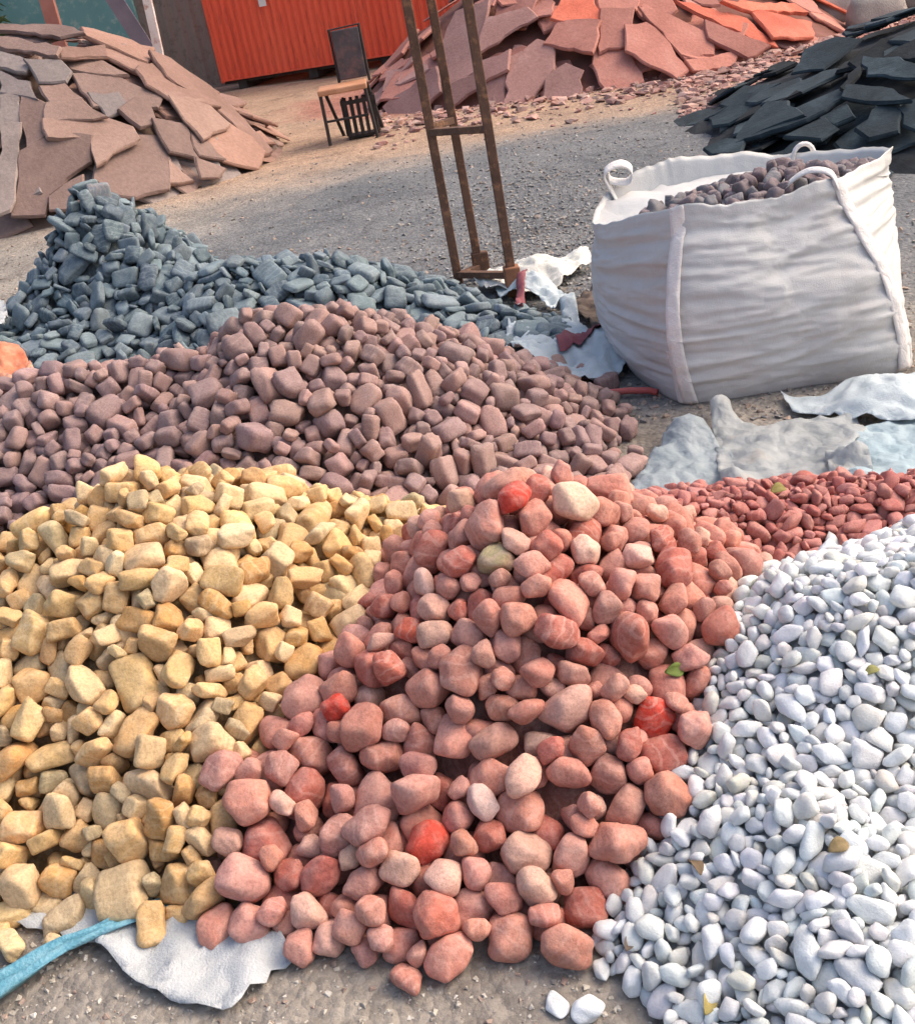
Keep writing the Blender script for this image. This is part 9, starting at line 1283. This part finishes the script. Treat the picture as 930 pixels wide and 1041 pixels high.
def fabric(name, c1, c2, rough=.6, weave=260, transl=0.0, dirt=(.45,.38,.32), dscale=3.0, dfrom=.62, crumple=14.0):
    m, t, b = new_mat(name, rough, .35); g = t.nodes.new('ShaderNodeTexCoord')
    n1 = nn(t,'ShaderNodeTexNoise',Scale=dscale*2,Detail=6.0,Roughness=.65); t.links.new(g.outputs['Object'],n1.inputs['Vector'])
    r = ramp(t,n1.outputs[0],[(.3,c1),(.6,c2)]); n2 = nn(t,'ShaderNodeTexNoise',Scale=dscale,Detail=8.0,Roughness=.7); t.links.new(g.outputs['Object'],n2.inputs['Vector'])
    d = ramp(t,n2.outputs[0],[(dfrom,(0,0,0)),(dfrom+.16,(.6,.6,.6))]); col = mix(t,d.outputs[0],r.outputs[0],dirt); t.links.new(col,b.inputs['Base Color'])
    n3 = nn(t,'ShaderNodeTexNoise',Scale=weave,Detail=2.0); t.links.new(g.outputs['Object'],n3.inputs['Vector'])
    n4 = nn(t,'ShaderNodeTexNoise',Scale=18.0,Detail=5.0,Roughness=.6); t.links.new(g.outputs['Object'],n4.inputs['Vector'])
    s = nn(t,'ShaderNodeMath',operation='ADD'); t.links.new(n4.outputs[0],s.inputs[0]); t.links.new(n3.outputs[0],s.inputs[1])
    dn = nn(t,'ShaderNodeTexNoise',Scale=7.0,Detail=3.0); t.links.new(g.outputs['Object'],dn.inputs['Vector']); dv = nn(t,'ShaderNodeVectorMath',operation='SCALE'); dv.inputs['Scale'].default_value = .12; t.links.new(dn.outputs['Color'],dv.inputs[0])
    da = nn(t,'ShaderNodeVectorMath',operation='ADD'); t.links.new(g.outputs['Object'],da.inputs[0]); t.links.new(dv.outputs[0],da.inputs[1])
    vv_ = nn(t,'ShaderNodeTexVoronoi',feature='DISTANCE_TO_EDGE',Scale=crumple); t.links.new(da.outputs[0],vv_.inputs['Vector']); cr_ = ramp(t,vv_.outputs[0],[(0,(0,0,0)),(.35,(1,1,1))])
    s2_ = nn(t,'ShaderNodeMath',operation='ADD'); t.links.new(s.outputs[0],s2_.inputs[0]); t.links.new(cr_.outputs[0],s2_.inputs[1]); bump(t,b,s2_.outputs[0],.32,.012 if transl or crumple > 12 else .006)
    if transl:
        b.inputs['Transmission Weight'].default_value = 0
        tr_ = t.nodes.new('ShaderNodeBsdfTranslucent'); tr_.inputs[0].default_value = (.7,.75,.78,1); ms = t.nodes.new('ShaderNodeMixShader'); ms.inputs[0].default_value = transl
        tp_ = t.nodes.new('ShaderNodeBsdfTransparent'); m2 = t.nodes.new('ShaderNodeMixShader'); m2.inputs[0].default_value = transl*1.3
        out = t.nodes['Material Output']; t.links.new(b.outputs[0],ms.inputs[1]); t.links.new(tr_.outputs[0],ms.inputs[2]); t.links.new(ms.outputs[0],m2.inputs[1]); t.links.new(tp_.outputs[0],m2.inputs[2]); t.links.new(m2.outputs[0],out.inputs[0])
    return m
white_weave = fabric('white_woven_cloth', (.40,.425,.435), (.50,.515,.52), dirt=(.24,.21,.19), dscale=9, dfrom=.56)
sack_white = fabric('white_sack_weave', (.40,.47,.50), (.51,.565,.585), dirt=(.5,.45,.4), dscale=5)
bag_mat = fabric('big_bag_weave', (.50,.50,.49), (.59,.585,.57), .6, 300, dirt=(.44,.39,.35), dscale=2.2, dfrom=.52, crumple=9.0)
strap_mat = fabric('webbing', (.70,.66,.63), (.80,.75,.71), .7, 200)
plastic_grey = fabric('grey_plastic_film', (.25,.30,.33), (.36,.41,.435), .5, 60, .12, dirt=(.3,.3,.29), dscale=6)
plastic_pale = fabric('pale_plastic_film', (.35,.37,.37), (.48,.50,.50), .5, 60, .18, dirt=(.45,.36,.28), dscale=6, dfrom=.55)
plastic_blue = fabric('pale_blue_plastic', (.33,.45,.50), (.44,.54,.575), .5, 60, .1)
maroon = surf_mat('maroon_print', (.20,.06,.075), (.28,.09,.10), 10, .7)
# bottom left: white cloth under the heaps
o = cloth('cloth', [(98,962),(150,930),(205,912),(230,928),(262,948),(290,960),(306,985),(278,992),(272,1004),(258,1012),(240,1035),(205,1030),(165,1018),(135,1000)], white_weave, .010, .017, 10, 3, lift=[(285,962,.02,.03)], step=.016)
tag(o, 'white woven cloth flap lying on the ground at the bottom left below the red heap', 'cloth')
o = cloth('cloth', [(2,905),(40,900),(75,895),(120,910),(165,905),(150,935),(98,962),(72,966),(58,948),(30,950),(8,938)], white_weave, .010, .010, 10, 8, step=.013)
tag(o, 'strip of white cloth sticking out from under the yellow heap', 'cloth')
# blue twisted strap
blue = fabric('blue_woven_strap', (.05,.20,.29), (.16,.38,.47), .5, 200, dirt=(.35,.5,.55), dscale=8, dfrom=.5)
pts = [(-60,1052,.055,.12),(0,1006,.056,0),(35,985,.046,.3),(70,964,.034,.8),(105,950,.024,1.3),(140,938,.028,.7),(170,924,.030,.3),(205,910,.024,.1)]
ctr = []
for i in range(len(pts)-1):
    for k in range(8):
        u = k/8; a = pts[i]; b_ = pts[i+1]; p = at_z(a[0]+(b_[0]-a[0])*u, a[1]+(b_[1]-a[1])*u, .018-.012*min(1,max(0,(a[0]+(b_[0]-a[0])*u-110)/80))); ctr.append((p, a[2]+(b_[2]-a[2])*u, a[3]+(b_[3]-a[3])*u))
V = []; F = []; W = 9
for i, (p, w, tw_) in enumerate(ctr):
    tdir = (ctr[min(i+1,len(ctr)-1)][0]-ctr[max(i-1,0)][0]).normalized(); s_ = Vector((-tdir.y,tdir.x,0))
    for k in range(W):
        u = (k/(W-1)-.5)*2; fold = math.cos(u*7+i*.12)*.006+.004*math.sin(u*13+i*.2)
        V.append(p+s_*(u*w*.55*math.cos(tw_*.5))+Vector((0,0,.008+fold+abs(u*w*.4*math.sin(tw_)))))
for i in range(len(ctr)-1):
    for k in range(W-1): F.append((i*W+k,i*W+k+1,(i+1)*W+k+1,(i+1)*W+k))
o = mesh('strap', V, F, blue, smooth=True); md = o.modifiers.new('t','SOLIDIFY'); md.thickness = .002; tag(o, 'bright blue twisted woven strap crossing the ground at the bottom left', 'strap')
# right: sheets behind the low red heap
o = cloth('plastic_sheet', [(640,508),(648,490),(672,462),(690,438),(700,436),(722,452),(745,470),(750,512),(690,520),(640,516)], plastic_grey, .02, .020, 7, 5, lift=[(699,452,.075,.06),(660,498,.02,.05)], step=.013)
tag(o, 'crumpled grey plastic sheet with a raised peak right of the brown heap', 'plastic sheet')
o = cloth('plastic_sack', [(722,425),(733,418),(745,434),(775,440),(868,432),(880,446),(868,462),(866,508),(760,524),(735,518),(728,470)], plastic_pale, .022, .018, 6, 9, lift=[(733,432,.06,.05),(745,505,.05,.06)], step=.013)
tag(o, 'empty pale see-through plastic sack lying in front of the big bag', 'sack')
o = cloth('sheet', [(793,406),(830,412),(880,400),(945,385),(960,432),(925,442),(870,437),(830,428),(805,424)], sack_white, .02, .020, 5, 12, lift=[(900,415,.05,.15)], step=.013)
tag(o, 'pale blue white sheet lying on the ground right below the big bag', 'sheet')
o = cloth('sheet', [(850,450),(880,440),(960,432),(975,520),(905,520),(855,512),(846,490)], plastic_blue, .018, .016, 6, 15, lift=[(875,500,.04,.05)], step=.013)
tag(o, 'light blue plastic sheet at the right edge behind the low red heap', 'plastic sheet')
o = cloth('plastic_sack', [(838,478),(858,470),(880,478),(888,500),(884,515),(846,512)], plastic_pale, .03, .03, 12, 17, lift=[(868,485,.05,.04)], step=.013)
tag(o, 'small crumpled translucent bag between the pale sack and the blue sheet', 'bag')
# white sack spilled open with grey stones, left of the big bag
def zsack(x, y):
    H = heap_heights(np.array([x]), np.array([y])).max(); return max(0, H)
sk = tag(empty('sack', at_z(560,360)), 'torn open white sack with maroon stripes spilling grey stones beside the big bag', 'sack')
cloth('flap', [(500,292),(530,300),(560,302),(584,318),(592,345),(612,356),(632,352),(640,375),(628,392),(600,402),(560,398),(530,386),(515,370),(522,352),(552,360),(574,350),(572,330),(550,318),(510,312)], sack_white, .03, .028, 8, 21, lift=[(585,330,.09,.08),(615,365,.08,.09),(545,308,.08,.12),(550,378,.05,.1)], step=.013, parent=sk, zf=lambda x,y: zsack(x,y)*.8)
cloth('stripe', [(568,370),(590,362),(616,352),(634,352),(620,360),(596,371),(572,380)], maroon, .041, .028, 8, 21, lift=[(585,330,.09,.08),(615,365,.08,.09),(545,308,.08,.12),(550,378,.05,.1)], step=.013, parent=sk, zf=lambda x,y: zsack(x,y)*.8+.004)
cloth('stripe', [(530,303),(540,303),(534,330),(526,330)], maroon, .041, .028, 8, 21, lift=[(585,330,.09,.08),(615,365,.08,.09),(545,308,.08,.12),(550,378,.05,.1)], step=.013, parent=sk, zf=lambda x,y: zsack(x,y)*.8+.006)
cream = fabric('cream_sack_weave', (.62,.62,.55), (.72,.70,.64))
o = cloth('sack', [(478,293),(500,286),(530,276),(560,270),(596,266),(606,276),(590,280),(572,296),(556,304),(530,303),(500,304)], cream, .03, .03, 6, 24, lift=[(545,285,.06,.1),(598,270,.05,.06)], step=.013)
tag(o, 'crumpled cream sack lying behind the foot of the steel frame', 'sack')
o = cloth('sack', [(600,300),(612,292),(622,330),(628,362),(610,362),(600,335),(580,318)], surf_mat('dark_brown_wet_sack', (.07,.055,.045), (.14,.10,.08), 14), .02, .025, 8, 27, step=.013)
tag(o, 'dark brown dirty cloth crumpled between the torn sack and the big bag', 'cloth')
# orange bag at the left edge, white scrap above it
orange_bag = fabric('orange_plastic', (.62,.16,.07), (.72,.30,.17), .4, 60, .1, dirt=(.72,.5,.38), dscale=9, dfrom=.5)
zb = heap_heights(np.array([at_z(12,378,.35).x]), np.array([at_z(12,378,.35).y])).max()
o = cloth('plastic_bag', [(-40,350),(0,352),(22,360),(36,378),(34,392),(0,397),(-40,397)], orange_bag, .38, .03, 9, 31, lift=[(5,372,.05,.08)], step=.013, z0=.38)
tag(o, 'crumpled orange plastic bag on the back of the brown heap at the left edge', 'plastic bag')
o = cloth('paper_scrap', [(-14,312),(6,310),(10,322),(6,334),(-14,336)], white_weave, .26, .03, 12, 33, step=.013, z0=.26)
tag(o, 'small white scrap at the left edge on the grey heap', 'scrap')
# red hose end
mb = MB(); mb.tube([at_z(585,398,.03),at_z(600,397,.03),at_z(620,399,.02),at_z(640,397,.025),at_z(660,397,.02),at_z(668,399,.015)],.011,10)
o = mb.build('hose', surf_mat('faded_red_hose', (.45,.09,.08), (.55,.15,.13), 8, .6), smooth=True); tag(o, 'short faded red hose end on the ground at the left foot of the big bag', 'hose')

# ---------------------------------------------------------------- the big bag
BP = [(.78,3.17,0),(.69,3.50,0),(.72,3.95,0),(1.08,4.0,0),(1.45,3.95,0),(1.60,3.80,0),(1.49,3.13,0),(1.15,3.13,0)]
TP = [(.82,3.27,.60),(.64,3.72,.475),(.75,4.00,.515),(1.00,4.06,.585),(1.38,3.98,.545),(1.65,3.64,.57),(1.30,3.24,.605),(1.06,3.22,.582)]
def loop(ctrl, t):
    n = len(ctrl); i = int(t*n)%n; u = t*n-int(t*n); p0, p1, p2, p3 = (Vector(ctrl[(i+k)%n]) for k in (-1,0,1,2))
    k = .55
    m1 = (p2-p0)*.5*k; m2 = (p3-p1)*.5*k
    return p1*(2*u**3-3*u*u+1)+m1*(u**3-2*u*u+u)+p2*(-2*u**3+3*u*u)+m2*(u**3-u*u)
NU, NV_ = 300, 84
bc = Vector((1.13,3.57,0))
def bag_point(t, v, wr=1.0):
    a = loop(BP, t); b_ = loop(TP, t); p = a.lerp(b_, v); out = Vector((p.x-bc.x, p.y-bc.y, 0)).normalized()
    bul = .078*math.sin(math.pi*min(1,v*1.12+.02))**.8 if v < .87 else .078*max(0,math.sin(math.pi*min(1,v*1.12+.02)))**.8
    s = t*8
    w = 0
    for (fr, am, sd_) in ((.8,.011,1),(1.7,.006,5),(4.1,.004,9)):
        q = Vector((s*1.1*fr*.8, v*15*fr**.8+.9*math.sin(s*1.7+sd_), sd_)); w += am*(1-abs(noise.noise(q))*2.6)
    env = min(1, v*6)*min(1, (1-v)*9+.15)
    lump = .018*noise.noise(Vector((s*1.3, v*3, 2)))
    z = p.z+.0
    if v > .8: z += (v-.8)/.2*(.016*noise.noise(Vector((s*2.6,0,7)))+.012*(.4-abs(noise.noise(Vector((s*6,0,3))))))*wr
    return Vector((p.x,p.y,z))+out*(bul*(.75+.25*math.sin(s))*(1-.55*math.exp(-((t-.12)/.1)**2))+w*env*wr*.75+lump*env)
bag = tag(empty('big_bag', (1.13,3.57,0)), 'large white woven bulk bag standing filled with small purple grey stones', 'bulk bag')
V = []; F = []
for j in range(NV_+1):
    for i in range(NU): V.append(bag_point(i/NU, j/NV_))
for j in range(NV_):
    for i in range(NU): F.append((j*NU+i, j*NU+(i+1)%NU, (j+1)*NU+(i+1)%NU, (j+1)*NU+i))
# inner face hanging down from the rim to the stones
nb = len(V); drops = 10
for j in range(1, drops+1):
    for i in range(NU):
        p = V[NV_*NU+i]; inw = Vector((bc.x-p.x, bc.y-p.y, 0)).normalized(); V.append(p+inw*(.006+.004*j)-Vector((0,0,.016*j)))
for j in range(drops):
    for i in range(NU):
        a = (NV_*NU+i, NV_*NU+(i+1)%NU) if j == 0 else (nb+(j-1)*NU+i, nb+(j-1)*NU+(i+1)%NU); F.append((a[0],a[1],nb+j*NU+(i+1)%NU,nb+j*NU+i))
F.append(tuple(range(NU))[::-1])
o = mesh('body', V, F, bag_mat, smooth=True); adopt(o, bag)
# filling: packed stones up to just under the rim
def fillz(x, y):
    return .495+.085*math.exp(-((x-1.22)/.30)**2-((y-3.44)/.21)**2)
fm = MB(); g = random.Random(4); 
ring = [loop(TP, i/60) for i in range(60)]
rv = [(bc.x,bc.y,fillz(bc.x,bc.y))]; rf = []
for k in range(1, 9):
    for i in range(60):
        p = bc.lerp(ring[i], k/8*.985); rv.append((p.x,p.y,min(fillz(p.x,p.y), ring[i].z-.022)+.008*noise.noise(Vector((p.x*30,p.y*30,0)))))
for i in range(60): rf.append((0,1+i,1+(i+1)%60))
for k in range(7):
    for i in range(60): rf.append((1+k*60+i,1+(k+1)*60+i,1+(k+1)*60+(i+1)%60,1+k*60+(i+1)%60))
rv = [(x,y,z+(0 if z > .535 else .03*(.3-abs(noise.noise(Vector((x*7,y*11,2))))))) for x,y,z in rv]
o = mesh('liner', rv, rf, bag_mat, smooth=True); adopt(o, bag)
bs = stone_mat('bag_stone', 'object', (.28,.23,.24), .5, 1.4); pm = []
for k in range(NVAR):
    V, F = stone_shape('brown', k, 3); me = bpy.data.meshes.new('small_stone'); me.from_pydata((V*.85).tolist(), [], F); me.materials.append(bs); me.polygons.foreach_set('use_smooth',[True]*len(F)); pm.append(me)
tp = [(ring[i].x, ring[i].y) for i in range(60)]; pl = []; tries = 0
while len(pl) < 150 and tries < 30000:
    tries += 1; x = g.uniform(.6,1.7); y = g.uniform(3.15,4.15)
    if not pip(x, y, tp): continue
    q = Vector((x-bc.x,y-bc.y)); 
    if not pip(bc.x+q.x*1.12, bc.y+q.y*1.10, tp): continue
    if fillz(x,y) < .522+g.uniform(-.02,.02): continue
    s = g.uniform(.6,1.15)
    if any((x-a)**2+(y-b_)**2 < ((s+c)*.0205)**2 for a,b_,c in pl): continue
    pl.append((x,y,s))
bagst = []
for (x,y,s) in pl:
    o = bpy.data.objects.new('small_stone', g.choice(pm)); C.objects.link(o); o.location = (x,y,fillz(x,y)+.012*s+g.uniform(0,.01)); o.scale = (s,)*3; o.rotation_euler = (g.uniform(0,6),g.uniform(0,6),g.uniform(0,6))
    c = g.choice([(.21,.155,.16),(.17,.135,.14),(.18,.18,.19),(.24,.185,.185)]); o.color = (*c,1); tag(o, 'small purple grey stone lying inside the open top of the big bag', 'stone', 'stones in the big bag'); bagst.append((o, 'purple grey' if c[0] > c[2]*1.08 else 'blue grey', s))
bpy.context.view_layer.update(); single_out(bagst,'stone','the big bag',('left','middle','right'),('far back','midway','in front'))
# webbing straps sewn on the outside and the lifting loops
def strap_on(t0, t1, v0, v1, w=.042, name='strap', wob=.004, seed=0):
    V = []; F = []; n = 60; m_ = 5
    for k in range(n+1):
        v = v0+(v1-v0)*k/n; t_ = t0+(t1-t0)*k/n; c = bag_point(t_%1, v, .15); c2 = bag_point((t_+.004)%1, v, .15); s_ = (c2-c).normalized()
        out = Vector((c.x-bc.x,c.y-bc.y,0)).normalized()
        for a in range(m_):
            u = (a/(m_-1)-.5); V.append(c+s_*(u*w)+out*(.010+.0015*math.cos(u*6)+wob*noise.noise(Vector((v*9,u*2,seed)))))
    for k in range(n):
        for a in range(m_-1): F.append((k*m_+a,k*m_+a+1,(k+1)*m_+a+1,(k+1)*m_+a))
    o = mesh(name, V, F, strap_mat, smooth=True); md = o.modifiers.new('t','SOLIDIFY'); md.thickness = .0025; md.offset = 1; return adopt(o, bag)
def ribbon(pts, w, name, side, mat=strap_mat, parent=bag, thick=.003):
    V = []; F = []; pts = [Vector(p) for p in pts]
    # smooth through the points
    Q = []
    for i in range(len(pts)-1):
        p0 = pts[max(i-1,0)]; p1 = pts[i]; p2 = pts[i+1]; p3 = pts[min(i+2,len(pts)-1)]
        for k in range(8):
            u = k/8; Q.append(.5*((2*p1)+(p2-p0)*u+(2*p0-5*p1+4*p2-p3)*u*u+(3*p1-p0-3*p2+p3)*u**3))
    Q.append(pts[-1])
    for i, q in enumerate(Q):
        sd_ = Vector(side).normalized()
        for a in (-.5,-.2,.2,.5): V.append(q+sd_*a*w+Vector((0,0,.002*math.cos(a*6))))
    for i in range(len(Q)-1):
        for a in range(3): F.append((i*4+a,i*4+a+1,(i+1)*4+a+1,(i+1)*4+a))
    o = mesh(name, V, F, mat, smooth=True); md = o.modifiers.new('t','SOLIDIFY'); md.thickness = thick; return adopt(o, parent)
strap_on(.985,.998,.01,1.0,.046,seed=1); strap_on(1.000,1.012,.01,.30,.036,seed=5)
strap_on(.775,.757,.02,1.0,.042,seed=3)
def bagtop(t_): return bag_point(t_%1, 1.0)
a = bagtop(.752); ribbon([a+Vector((.0,-.02,-.02)),a+Vector((-.02,.0,.025)),a+Vector((-.07,.05,.03)),a+Vector((-.12,.09,-.01)),a+Vector((-.13,.12,-.06))],.035,'lifting_loop',(.3,.6,0.2))
L = at_y(625,180,4.0)
ribbon([L+Vector((.01,0,-.10)),L+Vector((-.02,0,-.03)),L+Vector((-.035,0,.025)),L+Vector((.02,0,.045)),L+Vector((.06,0,.02)),L+Vector((.05,0,-.02)),L+Vector((-.01,.01,-.01)),L+Vector((-.02,.01,.02))],.040,'lifting_loop',(.25,.9,.5))
L = at_y(817,160,3.93)
mb = MB(); mb.tube([L+Vector((.006,0,-.12)),L+Vector((.004,0,-.07))]+[L+Vector((math.sin(R(190+q_*17))*.040,q_*.0008,math.cos(R(190+q_*17))*.046)) for q_ in range(21)]+[L+Vector((-.006,.016,-.07)),L+Vector((-.008,.016,-.12))],.0085,10)
mb.build('lifting_loop', strap_mat, bag, smooth=True)

# ---------------------------------------------------------------- rusty steel frame
rust = surf_mat('rusty_steel', (.085,.045,.030), (.16,.085,.055), 9, .85, .4, .004, (.26,.13,.07), 30, spec=.4)
fr = tag(empty('steel_frame', at_z(487,290)), 'tall rusty steel frame of three posts joined by crossbars', 'steel frame')
YA, YB, YC = 4.96, 5.06, 4.68
def post_line(x0,y0,x1,y1,Y,h=2.1):
    a = at_y(x0,y0,Y); b_ = at_y(x1,y1,Y); d = (b_-a).normalized(); a = a-d*((a.z-.0)/d.z); return a, a+d*(h/d.z)
for (x0,y0,x1,y1,Y,w) in ((467,290,413,0,YA,.040),(489,283,438,0,YB,.038),(523,298,475,0,YC,.040)):
    a, b_ = post_line(x0,y0,x1,y1,Y); mb = MB(); mb.bar(a, b_, w, w*.9)
    mb.build('post', rust, fr, bevel=.004)
def on_post(i, z):
    x0,y0,x1,y1,Y = ((467,290,413,0,YA),(489,283,438,0,YB),(523,298,475,0,YC))[i]; a, b_ = post_line(x0,y0,x1,y1,Y); return a.lerp(b_, z/2.1)
for i, j, z, dz in ((0,2,.70,.012),(0,1,.72,0),(0,2,.06,.03),(0,1,.05,0),(0,2,1.45,0),(0,1,1.47,0)):
    a = on_post(i, z); b_ = on_post(j, z+dz); mb = MB(); mb.bar(a, b_, .03, .034, Vector((0,0,1))); mb.build('crossbar', rust, fr, bevel=.003)
a = on_post(2,.0); mb = MB(); mb.box((a.x-.035,a.y-.04,-.0),(a.x+.035,a.y+.03,.13)); mb.build('foot', surf_mat('orange_rust', (.20,.09,.05), (.30,.14,.08), 14), fr, bevel=.006)
a = on_post(1,.02); mb = MB(); mb.box((a.x-.03,a.y-.02,0),(a.x+.05,a.y+.02,.12)); mb.build('foot', rust, fr, bevel=.006)

# ---------------------------------------------------------------- chair with dark crate
cy = 10.45; ch = tag(empty('chair', (-.33,cy,0)), 'old chair with a tall dark backrest and an orange brown seat before the orange shed', 'chair')
iron = surf_mat('dark_iron', (.022,.018,.018), (.045,.035,.032), 8, .6)
seatm = surf_mat('orange_brown_seat', (.42,.19,.10), (.55,.28,.16), 6, .6, .2)
backm = surf_mat('dark_back_panel', (.06,.05,.055), (.10,.085,.09), 8, .7, .2, .005, (.17,.095,.09), 5)
mb = MB(); mb.box((-.54,cy-.22,.415),(-.10,cy+.22,.465)); mb.build('seat', seatm, ch, bevel=.012)
bk = MB(); bk.box((-.335,cy+.20,.48),(-.085,cy+.235,.90)); bo = bk.build('backrest', backm, ch, bevel=.01)
mb = MB(); mb.tube([(-.345,cy+.215,.44),(-.35,cy+.225,.91),(-.075,cy+.225,.92),(-.07,cy+.215,.44)],.014,8); mb.build('back_frame', iron, ch)
for (x, y, dx_, dy_) in ((-.52,cy-.2,-.0,-.03),(-.12,cy-.2,.03,-.03),(-.50,cy+.2,.10,.05),(-.10,cy+.2,.07,.05)):
    mb = MB(); mb.tube([(x,y,.43),(x+dx_,y+dy_,0)],.017,8); mb.build('leg', iron, ch)
mb = MB(); mb.tube([(-.51,cy-.2,.2),(-.13,cy-.2,.2)],.011,6); mb.build('stretcher', iron, ch)
ct = tag(empty('crate', (-.2,cy,0)), 'dark slatted crate standing under the chair seat', 'crate')
mb = MB()
for k in range(5): x = -.345+k*.058; mb.box((x,cy-.115,.03),(x+.03,cy-.10,.34)); mb.box((x,cy+.10,.03),(x+.03,cy+.115,.34))
for k in range(4): y = cy-.07+k*.045; mb.box((-.365,y,.03),(-.352,y+.025,.34)); mb.box((-.063,y,.03),(-.050,y+.025,.34))
mb.box((-.366,cy-.118,.30),(-.05,cy-.1155,.335)); mb.build('slats', iron, ct)
for x in (-.35,-.085):
    for y in (cy-.098,cy+.078): mb = MB(); mb.box((x,y,0),(x+.02,y+.02,.35)); mb.build('corner_post', iron, ct)
mb = MB(); mb.box((-.35,cy-.10,.01),(-.08,cy+.10,.03)); mb.build('bottom', iron, ct)

# ---------------------------------------------------------------- fallen leaves
def leaf(x, y, size, col, rot, label, z=None, name='leaf', cat='leaf'):
    t_ = 1.0; d = ray(x, y); p = None
    while t_ < 4:
        q = Vector((0,0,CAM_H))+d*t_
        if q.z < heap_heights(np.array([q.x]),np.array([q.y])).max()+.022: p = q; break
        t_ += .004
    if p is None: p = at_z(x, y, .01)
    mb = MB(); n = 7; V = []; F = []
    for i in range(n+1):
        u = i/n; w = math.sin(math.pi*min(1,u*.96+.03))**.8*.34*size
        for a in (-1,-.5,0,.5,1): V.append(Vector(((u-.5)*size, a*w, .25*size*math.sin(u*2.6)*.8+abs(a)**1.5*w*.55)))
    for i in range(n):
        for a in range(4): F.append((i*5+a,i*5+a+1,(i+1)*5+a+1,(i+1)*5+a))
    m_ = surf_mat(name+'_blade', tuple(v*.75 for v in col), col, 60, .7); o = mesh('blade' if False else name, V, F, m_, smooth=True)
    md = o.modifiers.new('t','SOLIDIFY'); md.thickness = .0008; o.location = p; o.rotation_euler = rot; tag(o, label, cat)
leaf(705,884,.036,(.20,.14,.085),(.5,.2,1.9),'curled dry brown leaf on the left part of the white pebbles')
leaf(851,862,.034,(.27,.20,.10),(.4,.1,.3),'dry brown leaf on the white pebbles near the right edge')
leaf(716,1022,.034,(.42,.34,.12),(.7,.1,1.3),'yellowish leaf among the white pebbles at the bottom')
leaf(886,684,.026,(.28,.27,.10),(.2,.0,.2),'small olive leaf high on the white pebbles')
leaf(637,960,.026,(.22,.16,.12),(.6,.0,1.2),'brown leaf bit between the lowest white pebbles next to the red heap')
leaf(684,682,.038,(.17,.22,.05),(.9,.3,.4),'green leaf stuck between the red heap and the white heap')
leaf(790,500,.045,(.24,.20,.06),(.4,.2,.4),'dry yellow brown leaf on the pale plastic sack')
leaf(905,480,.04,(.16,.18,.06),(.3,.2,1.0),'olive leaf lying on the light blue plastic sheet')
